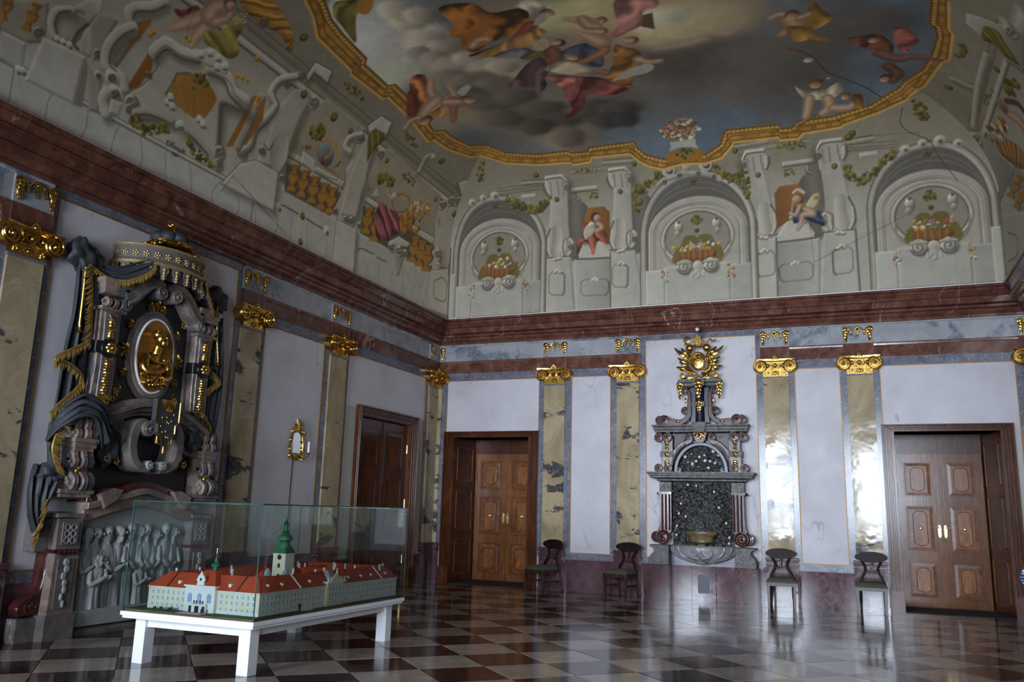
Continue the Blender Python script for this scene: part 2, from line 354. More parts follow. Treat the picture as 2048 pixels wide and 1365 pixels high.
def entab(wall, a, b):   # architrave, frieze and small crown moulding over a run of bays
    MB().sweepx([(0, ZA0), (-.03, ZA0), (-.03, ZA-.06), (-.04, ZA-.05), (-.045, ZA-.02), (-.045, ZA), (0, ZA)], a, b).build('architrave', 'red_marble', wall, 0)
    MB().box(a, b, -.02, .006, ZA, ZF).build('frieze', 'frieze_marble', wall, 0)
    MB().sweepx([(0, ZF), (-.03, ZF), (-.045, ZF+.02), (-.045, ZC), (0, ZC)], a, b).build('frieze_moulding', 'frieze_marble', wall, 0)
# back wall
bay(wall_b, .13, 2.428, .232, 2.316, dado=False, head=3.0)
bay(wall_b, 2.863, 3.926, 2.989, 3.80)
bay(wall_b, 4.362, 6.674, 4.484, 6.559, 4.79, ZC)
bay(wall_b, 7.118, 8.095, 7.213, 7.988)
bay(wall_b, 8.525, 10.80, 8.625, 10.70, dado=False, head=3.03)
entab(wall_b, 0, 4.362); entab(wall_b, 6.674, W)
# left wall (u = world y)
bay(wall_l, -13.2, -9.99, -13.1, -10.1)
bay(wall_l, -9.556, -6.315, -9.458, -6.419, 4.79, ZC)
bay(wall_l, -5.861, -4.047, -5.771, -4.19)
bay(wall_l, -3.557, -.451, -3.479, -.56, dado=False, head=3.2)
MB().box(-3.557, -3.1, -.014, .006, 0, ZD).build('dado_panel', 'dado_marble', wall_l, 0)
MB().box(-.9, -.451, -.014, .006, 0, ZD).build('dado_panel', 'dado_marble', wall_l, 0)
entab(wall_l, YF, -9.556); entab(wall_l, -6.315, 0)
# right wall (u = -y)
bay(wall_r, .451, 3.557, .56, 3.479)
entab(wall_r, 0, -YF)
# cornice, one mitred length per wall
CP = [(.02, ZC), (.07, ZC+.005), (.07, 4.935), (.05, 4.942), (.085, 4.965), (.11, 4.985), (.125, 5.015), (.20, 5.03), (.20, 5.07), (.165, 5.078), (.265, 5.095), (.265, 5.195), (.30, 5.205), (.28, 5.225), (.30, 5.245), (.33, 5.275), (.36, 5.295), (.36, 5.32), (.345, 5.326), (.385, 5.335), (.385, CT), (.0, CT)]
for k in range(4):
    mb = MB(); vs = []
    for d, z in CP:
        r = [(d, -d), (W-d, -d), (W-d, YF+d), (d, YF+d)]
        a, b = [(r[0], r[1]), (r[1], r[2]), (r[2], r[3]), (r[3], r[0])][k]; vs += [(*a, z), (*b, z)]
    mb.add(vs, [(2*i, 2*i+1, 2*i+3, 2*i+2) for i in range(len(CP)-1)])
    o = mb.build('trim_%d' % (k+1), 'red_marble', None, 20)
    vs = []
    for d, z in ((.37, CT+.001), (.372, CT+.014), (.29, CT+.014)):
        r = [(d, -d), (W-d, -d), (W-d, YF+d), (d, YF+d)]; a, b = [(r[0], r[1]), (r[1], r[2]), (r[2], r[3]), (r[3], r[0])][k]; vs += [(*a, z), (*b, z)]
    MB().add(vs, [(0, 1, 3, 2), (2, 3, 5, 4)]).build('cornice_lip', 'white_paint', o, 0); struct(o, ['back', 'right', 'front', 'left'][k]+' length of the stepped red marble cornice')
# floor: bed, then marble tiles laid on the diagonal
floor = struct(MB().box(-.6, W+.6, YF-.6, .62, -.12, -.03).build('floor', 'mortar', None, 0), 'diagonal chequered floor of pale and dark red marble tiles')
TS, A0, B0 = .645, -2.30, -8.43; q2 = math.sqrt(.5)
def clip(poly, f):
    out = []
    for i in range(len(poly)):
        p, q = poly[i], poly[(i+1) % len(poly)]; a, b = f(p), f(q)
        if a >= 0: out.append(p)
        if (a >= 0) != (b >= 0): t = a/(a-b); out.append((p[0]+(q[0]-p[0])*t, p[1]+(q[1]-p[1])*t))
    return out
tiles = []
for i in range(-30, 40):
    for j in range(-40, 40):
        a, b = A0+i*TS, B0+j*TS; g = .0025
        pl = [((aa-bb)*q2, (aa+bb)*q2) for aa, bb in ((a+g, b+g), (a+TS-g, b+g), (a+TS-g, b+TS-g), (a+g, b+TS-g))]
        c0 = ((2*a+TS-2*b-TS)/2*q2, (2*a+TS+2*b+TS)/2*q2)
        cl = pl
        for f in (lambda p: p[0]-.0, lambda p: W-p[0], lambda p: -p[1], lambda p: p[1]-YF):
            cl = clip(cl, f)
            if len(cl) < 3: break
        if len(cl) < 3: continue
        x, y, z = proj((c0[0], c0[1], 0)); vis = z > .5 and -60 < x < 2108 and y < 1420
        tiles.append((0 if vis else 1, z, (i+j) % 2, c0, cl, len(cl) == 4 and all(abs(u[0]-v[0])+abs(u[1]-v[1]) < 1e-6 for u, v in zip(cl, pl))))
tiles.sort(key=lambda t: (t[0], t[1]))
def tile_mesh(poly, c, m):
    mb = MB(); n = len(poly); b = .004; cx = sum(p[0] for p in poly)/n; cy = sum(p[1] for p in poly)/n
    R = math.hypot(poly[0][0]-cx, poly[0][1]-cy); k = 1-b/max(R, .05)
    top = [(cx+(p[0]-cx)*k-c[0], cy+(p[1]-cy)*k-c[1], 0) for p in poly]; mid = [(p[0]-c[0], p[1]-c[1], -b*.5) for p in poly]; bot = [(p[0]-c[0], p[1]-c[1], -.03) for p in poly]
    mb.add(top+mid+bot, [tuple(range(n))]+[(k0+i, k0+n+i, k0+n+(i+1) % n, k0+(i+1) % n) for k0 in (0, n) for i in range(n)])
    return mb
full = {}; rest = {0: MB(), 1: MB()}
for k, (inv, z, par, c, cl, whole) in enumerate(tiles):
    m = 'tile_dark' if par == 1 else 'tile_light'
    if k < 300 and not inv:
        if whole:
            if par not in full: full[par] = tile_mesh(cl, c, m).mesh('tile', m, 0)
            me = full[par]
        else: me = tile_mesh(cl, c, m).mesh('tile', m, 0)
        o = bpy.data.objects.new('tile', me); COL.objects.link(o); o.parent = floor; o.location = (c[0], c[1], random.uniform(-.0006, .0006))
        o.rotation_euler = (random.gauss(0, .0011), random.gauss(0, .0011), 0)
    else:
        t_ = tile_mesh(cl, (0, 0), m); rest[par].add(t_.v, t_.f)
for par in (0, 1):
    if rest[par].v: rest[par].build('further_tiles', 'tile_dark' if par else 'tile_light', floor, 0, kind='stuff')
# front wall windows (behind the camera): the daylight of the hall
for i, (a, b) in enumerate(WINS):
    w = struct(ring(MB(), (a, b, WZ0, WZ1), (a+.09, b-.09, WZ0+.09, WZ1-.09), YF-.25, YF-.17).build('window_%d' % (i+1), 'white_paint', None, 0), 'tall casement window behind the photographer')
    m = MB(); cx = (a+b)/2; m.box(cx-.045, cx+.045, YF-.245, YF-.175, WZ0+.09, WZ1-.09)
    for z in (1.9, 2.9): m.box(a+.09, b-.09, YF-.24, YF-.18, z-.03, z+.03)
    m.build('glazing_bars', 'white_paint', w, 0)
    MB().box(a-.05, b+.05, YF-.17, YF+.08, WZ0-.05, WZ0).build('window_sill', 'plaster', w, 0)
# ================================================================== vault: upright cove wall, quarter-ellipse cove, flat ceiling
CD0, CZ0, CZ1, CA = .30, CT, 6.90, 2.0
def cove_profile(n):
    h = CZ1-CZ0; th = np.linspace(0, PI/2, 400); ex = CD0+CA*(1-np.cos(th)); ez = CZ1+(ZT-CZ1)*np.sin(th)
    P = np.concatenate([[[CD0, CZ0]], np.stack([ex, ez], 1)]); s = np.concatenate([[0], np.cumsum(np.linalg.norm(np.diff(P, axis=0), axis=1))])
    t = np.linspace(0, s[-1], n); return t, np.interp(t, s, P[:, 0]), np.interp(t, s, P[:, 1])
PS, PD, PZ = cove_profile(3000); SMAX = PS[-1]; CE = CD0+CA
RES = .018
def cove_grid(side, w0, w1, res):   # w = coordinate along the wall (x for back/front, y for left/right)
    ns = max(8, int(SMAX/res)); s, d, z = cove_profile(ns+1); nw = max(8, int((w1-w0)/res)); t = np.linspace(0, 1, nw+1)
    lo = {'B': 0, 'L': YF, 'R': YF, 'F': 0}[side]; hi = {'B': W, 'L': 0, 'R': 0, 'F': W}[side]
    a0 = np.where(abs(w0-lo) < 1e-6, lo+d, w0); a1 = np.where(abs(w1-hi) < 1e-6, hi-d, w1)
    w = a0[:, None]+(a1-a0)[:, None]*t[None]; D = np.repeat(d[:, None], nw+1, 1); Z = np.repeat(z[:, None], nw+1, 1); SS = np.repeat(s[:, None], nw+1, 1)
    X, Y = {'B': (w, -D), 'L': (D, w), 'R': (W-D, w), 'F': (w, YF+D)}[side]
    return np.stack([X, Y, Z], -1).reshape(-1, 3), np.stack([w, SS], -1).reshape(-1, 2), ns, nw
def grid_faces(ns, nw):
    i = np.arange(ns)[:, None]*(nw+1)+np.arange(nw)[None]; i = i.reshape(-1); return np.stack([i, i+1, i+nw+2, i+nw+1], 1)
surfs = []   # (key, coords, canvas uv, ns, nw)
def add_surf(key, co, uv, ns, nw): surfs.append([key, co, uv, ns, nw])
add_surf('B', *cove_grid('B', 0, W, RES))
add_surf('L', *cove_grid('L', -10.6, 0, RES)); add_surf('L', *cove_grid('L', YF, -10.6, .15))
add_surf('R', *cove_grid('R', -4.2, 0, RES)); add_surf('R', *cove_grid('R', YF, -4.2, .15)); add_surf('F', *cove_grid('F', 0, W, .2))
def flat_grid(x0, x1, y0, y1, res):
    nx = int((x1-x0)/res); ny = int((y1-y0)/res); X, Y = np.meshgrid(np.linspace(x0, x1, nx+1), np.linspace(y0, y1, ny+1))
    co = np.stack([X, Y, np.full_like(X, ZT)], -1).reshape(-1, 3); return co, co[:, :2].copy(), ny, nx
add_surf('C', *flat_grid(CE, W-CE, -9.6, -CE, RES)); add_surf('C', *flat_grid(CE, W-CE, YF+CE, -9.6, .12))
PAINT = []   # filled by the fresco module: functions that colour the vertices
# ================================================================== pilasters with gilt capitals and frieze drops
def leaf_drop(mb, cx, cz, w, h, y, flip=1):   # hanging acanthus leaf, several overlapping lobes
    for k in range(5):
        f = k/4; z = cz-h*f*.8; r = w*(1-.62*f)
        mb.ball((cx+flip*.12*w*math.sin(k*1.7), y, z), (r*.42, .018, h*.17), 8, 5)
        mb.ball((cx-r*.34, y+.004, z-h*.05), (r*.24, .014, h*.10), 7, 4); mb.ball((cx+r*.34, y+.004, z-h*.05), (r*.24, .014, h*.10), 7, 4)
    mb.tube(smooth_path([(cx, y-.01, cz+h*.04), (cx+flip*w*.1, y-.018, cz-h*.35), (cx, y-.008, cz-h*.75), (cx-flip*.04*w, y, cz-h)], 5), [.007]*16, 5)
    mb.tube(smooth_path([(cx-flip*.5*w, y, cz+h*.06), (cx, y-.012, cz+h*.13), (cx+flip*.4*w, y-.01, cz+h*.02)], 5), .009, 5)
def pilaster(label, loc, rz, hw, left=True, right=True, drops=True, zsh=0):
    """hw = half width of the marble shaft; corner ones show one volute only"""
    t = thing('pilaster', label, 'pilaster', loc, rz, 'yellow marble pilasters around the hall')
    l = -hw-.045 if left else -hw; r = hw+.045 if right else hw
    # plinth with its stepped cap
    pl = MB(); pl.box(l, r, -.075, .0, .05, .64); pl.box(l-.01, r+.01, -.09, 0, 0, .055)
    pl.box(l+.06, r-.06, -.083, -.07, .10, .58)
    pl.build('plinth', 'dado_marble', t, 0)
    cp = MB()
    for z0, z1, e in ((.64, .66, .0), (.665, .685, .018), (.69, .705, .0), (.71, .735, -.012), (.74, .765, .016), (.77, .80, .006)):
        cp.box(l-e, r+e, -.078-e, 0, z0, z1)
    cp.box(l, r, -.07, 0, .64, .79)
    cp.build('plinth_cap', 'dado_marble', t, 0)
    MB().box(-hw, hw, -.045, .0, .80, 3.985).build('shaft', 'yellow_marble', t, 0)
    MB().box(l+.03, r-.03, -.06, 0, 3.955, 3.985).build('astragal', 'grey_marble', t, 0)
    MB().box(l+.01, r-.01, -.052, 0, ZA0, ZA).build('architrave_block', 'red_marble', t, 0)
    MB().box(l+.01, r-.01, -.04, 0, ZA, ZF).build('frieze_block', 'frieze_marble', t, 0)
    # capital
    nk = MB(); nk.box(-hw+.004, hw-.004, -.066, 0, 3.985, 4.10); nk.box(-hw-.006, hw+.006, -.074, 0, 4.095, 4.115); nk.box(-hw, hw, -.072, 0, 3.985, 4.0)
    cap = nk.build('capital', 'gold', t, 0)
    m = MB(); m.ball((0, -.075, 4.045), (.03, .015, .026), 8, 5)
    for k in range(8): a = k*PI/4; m.ball((.055*math.cos(a), -.07, 4.045+.034*math.sin(a)), (.016, .01, .011), 6, 4)
    for sx in (-1, 1):
        for k in range(5): m.ball((sx*(hw-.055)+.022*math.cos(k*1.3), -.07, 4.045+.026*math.sin(k*2.1)), (.016, .012, .018), 6, 4)
    m.build('neck_flower', 'old_gold', cap)
    for sx in ([-1] if left else [])+([1] if right else []):
        cx, cz = sx*(hw+.04), 4.165; v = MB()
        v.lathe([(.0, -.15), (.03, -.15), (.032, -.13), (.10, -.126), (.115, -.142), (.124, -.13), (.116, -.07), (.124, -.02), (.12, 0)], (cx, 0, cz), 24, axis='y')
        sp = spiral(cx, cz, .105, .022, PI/2, 1.75*(1 if sx < 0 else -1), 48)
        v.tube([(p[0], -.138, p[1]) for p in sp], np.linspace(.017, .010, 49), 6)
        v.ball((cx, -.15, cz), (.028, .024, .028), 8, 6)
        v.build('volute', 'gold', cap)
    eg = MB(); n = 3
    for k in range(n):
        x = (k-1)*hw*.62; eg.ball((x, -.092, 4.185), (.030, .034, .040), 10, 7)
        eg.tube([(x+.048*math.cos(a), -.085, 4.19+.056*math.sin(a)) for a in np.linspace(PI*.93, PI*2.07, 12)], .009, 5)
    for k in range(4): x = (k-1.5)*hw*.62; eg.prism([(x-.012, 4.22), (x+.012, 4.22), (x, 4.12)], -.09, -.05)
    eg.box(-hw, hw, -.07, 0, 4.115, 4.25); eg.build('egg_and_dart', 'gold', cap)
    ab = MB(); L, R = (-hw-.115 if left else -hw), (hw+.115 if right else hw); N = 16; vs = []; lay = [(4.245, -.012), (4.258, 0), (4.268, 0), (4.274, .012), (4.30, .016)]
    for z, e in lay:
        for i in range(N+1):
            f = i/N; x = L+(R-L)*f; dep = .10+.045*(2*abs(f-.5))**2.2+e; vs.append((x+(e if f > .5 else -e)*(abs(f-.5) > .4), -dep, z))
        vs += [(R, 0, z), (L, 0, z)]
    K = N+3; fs = [(k*K+i, k*K+(i+1) % K, (k+1)*K+(i+1) % K, (k+1)*K+i) for k in range(len(lay)-1) for i in range(K)]+[tuple(range(K)), tuple((len(lay)-1)*K+i for i in range(K))]
    ab.add(vs, fs); ab.build('abacus', 'gold', cap, 30)
    ro = MB(); zc = 4.31
    for k in range(7): a = PI*k/6; ro.ball((.045*math.cos(a), -.118, zc-.01+.05*math.sin(a)), (.018, .014, .022), 7, 5)
    ro.ball((0, -.128, zc-.005), (.024, .018, .024), 8, 5); ro.ball((0, -.12, zc+.06), (.014, .012, .022), 7, 5); ro.build('rosette', 'gold', cap)
    if drops:
        for sx in ([-1] if left else [])+([1] if right else []):
            d = MB(); leaf_drop(d, sx*(hw-.02), 4.80, .105, .235, -.055, -sx); d.build('leaf_drop', 'gold', t)
        if left and right:
            g = MB()
            for sx in (-1, 1):
                pts = [(sx*(hw-.03), -.055, 4.825), (sx*hw*.66, -.06, 4.80), (sx*hw*.5, -.06, 4.76), (sx*hw*.33, -.06, 4.80), (sx*.05, -.06, 4.82)]
                g.tube(smooth_path(pts, 5), .0085, 5)
                for q, rr in ((4.76, .02), (4.735, .024), (4.705, .018), (4.685, .012)): g.ball((sx*hw*.5, -.056, q), (rr, .014, rr), 7, 5)
            for k in range(7): a = k*2*PI/7; g.ball((.035*math.cos(a), -.058, 4.79+.035*math.sin(a)), (.02, .013, .02), 7, 5)
            g.ball((0, -.068, 4.79), .018, 8, 6)
            for q, rr in ((4.735, .018), (4.71, .022), (4.68, .016), (4.655, .01)): g.ball((0, -.056, q), (rr, .012, rr), 7, 5)
            g.build('garland', 'gold', t)
    return t
def pl_b(x0, x1, label, **k): return pilaster(label, ((x0+x1)/2, 0, 0), 0, (x1-x0)/2, **k)
def pl_l(y0, y1, label, **k): return pilaster(label, (0, (y0+y1)/2, 0), PI/2, (y1-y0)/2, **k)
pl_b(2.428, 2.863, 'yellow marble pilaster just right of the left back door')
pl_b(3.926, 4.362, 'yellow marble pilaster on the left side of the wall fountain')
pl_b(6.674, 7.118, 'yellow marble pilaster on the right side of the wall fountain')
pl_b(8.095, 8.525, 'yellow marble pilaster just left of the right back door')
pl_b(0.045, .13, 'narrow corner pilaster on the back wall beside the left back door', left=False)
pl_b(10.80, 10.905, 'narrow corner pilaster at the right end of the back wall', right=False)
pl_l(-9.99, -9.556, 'shaded olive marble pilaster at the left picture edge beside the monument')
pl_l(-6.315, -5.861, 'shaded olive marble pilaster between monument and gilt wall mirror')
pl_l(-4.047, -3.557, 'shaded olive marble pilaster between gilt wall mirror and closed side door')
pl_l(-.451, -.045, 'shaded corner pilaster on the left wall beside the closed side door', right=False)
pilaster('dark corner pilaster on the right wall at the picture edge', (W, -.25, 0), -PI/2, .2, left=False)
# ================================================================== doors (structure)
def casing(o, i, name, parent, mat='walnut_frame'):
    # stepped architrave around an opening: o/i = (x0,x1,ztop) outer and inner
    w = i[0]-o[0]; steps = [(0, .10, .085), (.10, .2, .105), (.2, .27, .09), (.27, .40, .07), (.40, .5, .08), (.5, .62, .06), (.62, .74, .068), (.74, 1.0, .045)]
    mb = MB()
    for a, b, d in steps:
        A = (o[0]+w*a, o[1]-w*a, o[2]-(o[2]-i[2])*a); B = (o[0]+w*b, o[1]-w*b, o[2]-(o[2]-i[2])*b)
        mb.prism([(A[0], 0), (B[0], 0), (B[0], B[2]), (A[0], A[2])], -d, .02, .006)
        mb.prism([(B[1], 0), (A[1], 0), (A[1], A[2]), (B[1], B[2])], -d, .02, .006)
        mb.prism([(A[0], A[2]), (B[0], B[2]), (B[1], B[2]), (A[1], A[2])], -d, .02, .006)
    c = mb.build(name, mat, parent, 0)
    bl = MB()
    for x0, x1 in ((o[0]-.004, i[0]+.002), (i[1]-.002, o[1]+.004)): bl.box(x0, x1, -.112, .0, 0, .34)
    bl.build('plinth_block', mat, c, 0); return c
def leaf(parent, x0, x1, z0, z1, y, knob_side, rich=True, knobs=True):
    L = MB().box(x0, x1, y, y+.05, z0, z1).build('leaf', 'walnut_leaf' if rich else 'walnut_dark', parent, 0)
    w = x1-x0; h = z1-z0; st = w*.17
    for a, b in ((.055, .285), (.345, .645), (.715, .945)):
        pz0, pz1 = z1-h*b, z1-h*a; p0, p1 = x0+st, x1-st
        ring(MB(), (p0, p1, pz0, pz1), (p0+.010, p1-.010, pz0+.010, pz1-.010), y-.008, y+.01).build('moulding', 'walnut_dark', L, 0)
        MB().add([(p0+.018, y-.002, pz0+.018), (p1-.018, y-.002, pz0+.018), (p1-.018, y-.002, pz1-.018), (p0+.018, y-.002, pz1-.018),
                  (p0+.07, y-.007, pz0+.07), (p1-.07, y-.007, pz0+.07), (p1-.07, y-.007, pz1-.07), (p0+.07, y-.007, pz1-.07)],
                 [(0, 1, 5, 4), (1, 2, 6, 5), (2, 3, 7, 6), (3, 0, 4, 7), (4, 5, 6, 7)]).build('panel', 'walnut_panel' if rich else 'walnut_frame', L, 0)
        if rich:   # inlaid octagon field
            q0, q1, r0, r1 = p0+.115, p1-.115, pz0+.10, pz1-.10; k = .05
            oc = [(q0+k, r0), (q1-k, r0), (q1, r0+k), (q1, r1-k), (q1-k, r1), (q0+k, r1), (q0, r1-k), (q0, r0+k)]
            MB().prism(oc, y-.010, y-.004).build('inlay', 'walnut_inlay', L, 0)
            MB().tube([(p[0], y-.010, p[1]) for p in oc], .005, 5, True).build('inlay_line', 'walnut_dark', L, 0)
    if knobs:
        k = MB(); cx = (x0+x1)/2; zc = z1-h*.495
        k.lathe([(0, -.065), (.018, -.062), (.024, -.048), (.016, -.032), (.012, -.02), (.03, -.012), (.032, 0)], (cx, y-.008, zc), 14, axis='y'); k.build('knob', 'brass', L)
        hx = x1-st*.35 if knob_side > 0 else x0+st*.35
        hd = MB(); hd.prism([(hx-.022, zc-.13), (hx, zc-.16), (hx+.022, zc-.13), (hx+.028, zc), (hx+.018, zc+.05), (hx, zc+.07), (hx-.018, zc+.05), (hx-.028, zc)], y-.012, y)
        hd.tube([(hx, y-.01, zc+.02), (hx, y-.055, zc+.02), (hx-knob_side*.09, y-.06, zc+.012)], .009, 7); hd.build('handle', 'brass', L)
    return L
def deep_door(name, label, wall, op, fr, depth, lx):
    d = casing(fr, (op[0], op[1], op[2]), name, None); struct(d, label)
    x0, x1, zt = op; y1 = depth; m = MB()
    for f, k, sg in ((x0, lx[0], -1), (x1, lx[1], 1)):   # splayed jambs
        m.add([(f, 0, 0), (k, y1+.06, 0), (k+sg*.05, y1+.06, 0), (f+sg*.05, 0, 0), (f, 0, zt), (k, y1+.06, zt), (k+sg*.05, y1+.06, zt), (f+sg*.05, 0, zt)], [(0, 3, 2, 1), (4, 5, 6, 7), (0, 1, 5, 4), (1, 2, 6, 5), (2, 3, 7, 6), (3, 0, 4, 7)])
    m.box(x0-.05, x1+.05, 0, y1+.1, zt, zt+.05); m.box(x0-.05, x1+.05, y1+.06, y1+.12, 0, zt+.05); m.box(x0-.05, x1+.05, 0, y1+.1, -.03, 0)
    m.build('reveal', 'walnut_frame', d, 0)
    for f, k, sg in ((x0, lx[0], 1), (x1, lx[1], -1)):   # jamb panels
        X = lambda y: f+(k-f)*y/y1
        for a_, b_ in ((.06, .30), (.36, .64), (.70, .94)):
            q0, q1, r0, r1 = .14, depth-.14, zt*(1-b_), zt*(1-a_); z_ = MB()
            for (ya, yb, za, zb) in ((q0, q0+.02, r0, r1), (q1-.02, q1, r0, r1), (q0, q1, r0, r0+.02), (q0, q1, r1-.02, r1)):
                e = sg*.012; z_.add([(X(ya), ya, za), (X(yb), yb, za), (X(yb)+e, yb, za), (X(ya)+e, ya, za), (X(ya), ya, zb), (X(yb), yb, zb), (X(yb)+e, yb, zb), (X(ya)+e, ya, zb)], [(0, 3, 2, 1), (4, 5, 6, 7), (0, 1, 5, 4), (1, 2, 6, 5), (2, 3, 7, 6), (3, 0, 4, 7)])
            z_.build('jamb_moulding', 'walnut_leaf', d, 0)
    x0f, x1f = x0, x1; x0, x1 = lx
    zl = 2.655
    h = MB(); h.box(x0, x1, y1-.01, y1+.06, zl, zt); h.box(x0+.1, x1-.1, y1-.03, y1-.01, zl+.06, zl+.08); h.box(x0+.1, x1-.1, y1-.03, y1-.01, zt-.08, zt-.06); h.build('head_panel', 'walnut_dark', d, 0)
    e = .035; cx = (x0+x1)/2
    leaf(d, x0+.01, cx-.006, .03, zl, y1, 1); L2 = leaf(d, cx+.006, x1-.01, .03, zl, y1, -1)
    MB().box(cx-.022, cx+.022, y1-.02, y1+.0, .03, zl).build('meeting_strip', 'walnut_leaf', d, 0)
    MB().add([(x0f, 0, .012), (x1f, 0, .012), (x1, y1, .012), (x0, y1, .012), (x0f, 0, 0), (x1f, 0, 0), (x1, y1, 0), (x0, y1, 0)], [(0, 1, 2, 3), (4, 5, 1, 0), (5, 6, 2, 1), (6, 7, 3, 2), (7, 4, 0, 3)]).build('threshold', 'doormat', d, 0)
    return d, L2
dr1, _ = deep_door('door_1', 'left back door with carved walnut casing and orange brown leaves', wall_b, D1, (.229, 2.327, 3.05), .95, (.51, 1.99))
dr2, L2 = deep_door('door_2', 'right back door with broad walnut casing and chalked leaf', wall_b, D2, (8.60, 10.585, 3.09), .95, (8.815, 10.21))
# closed side door on the left wall
d3 = casing((-3.10, -.905, 3.25), D3, 'door_3', None); d3.rotation_euler = (0, 0, PI/2); struct(d3, 'dark closed walnut side door in the left wall')
MB().box(D3[0]-.05, D3[1]+.05, .14, .2, 0, D3[2]+.05).build('door_back', 'walnut_dark', d3, 0)
m = MB(); m.box(D3[0]-.03, D3[0]+.012, -.02, .2, 0, D3[2]); m.box(D3[1]-.012, D3[1]+.03, -.02, .2, 0, D3[2]); m.box(D3[0]-.03, D3[1]+.03, -.02, .2, D3[2]-.012, D3[2]+.03); m.build('reveal', 'walnut_frame', d3, 0)
cx = (D3[0]+D3[1])/2
leaf(d3, D3[0]+.01, cx-.006, .03, D3[2]-.03, .07, 1, False, False); leaf(d3, cx+.006, D3[1]-.01, .03, D3[2]-.03, .07, -1, False, False)
MB().box(cx-.02, cx+.02, .045, .07, .03, D3[2]-.03).build('meeting_strip', 'walnut_dark', d3, 0)
for x in (D3[0]+.02, D3[1]-.02):
    for z in (.5, 1.55, 2.6): MB().tube([(x, .055, z-.08), (x, .055, z+.08)], .012, 8).build('hinge', 'brass', d3)
MB().tube([(cx+.03, .05, 1.9), (cx+.03, .05, 2.95)], .009, 6).build('bolt', 'iron', d3)
# ================================================================== wall fountain with grotto, between the two middle pilasters
t = NT('rock'); v = t.co(); n1 = t.noise(26, 5, .7, .3)
col = t.ramp(n1, [(.3, lin(18, 18, 18)), (.48, lin(56, 54, 50)), (.58, lin(86, 84, 80)), (.68, lin(150, 150, 148))])
MT['rock'] = t.done(col, .5); t.bump(n1, .8, .02)
t = NT('pebble'); MT['pebble'] = t.done(t.ramp(t.noise(18, 4, .6), [(.35, lin(20, 20, 20)), (.5, lin(58, 56, 52)), (.62, lin(112, 110, 106)), (.75, lin(170, 170, 170))]), .4)
plain('shell', lin(205, 205, 205), .3)
plain('bronze', lin(112, 96, 66), .3, .0, sc=8, var=.3)
F = thing('wall_fountain', 'tall marble wall fountain with dark grotto and gilt cartouche on top', 'fountain', (5.55, 0, 0))
def scroll_roll(cx, cz, r, y0, y1, turn=1, n=24, ridges=2):   # a rolled volute seen end-on at y0: drum with spiral ridge
    m = MB(); m.lathe([(0, y0+.015), (r*.2, y0+.012), (r*.22, y0+.02), (r*.9, y0+.03), (r, y0+.04), (r*.96, (y0+y1)/2), (r, y1)], (cx, 0, cz), n, axis='y')
    sp = spiral(cx, cz, r*.93, r*.22, PI/2, 1.9*turn, 36); m.tube([(p[0], y0+.02, p[1]) for p in sp], np.linspace(r*.11, r*.07, 37), 6)
    m.ball((cx, y0+.012, cz), (r*.2, r*.16, r*.2), 8, 6); return m
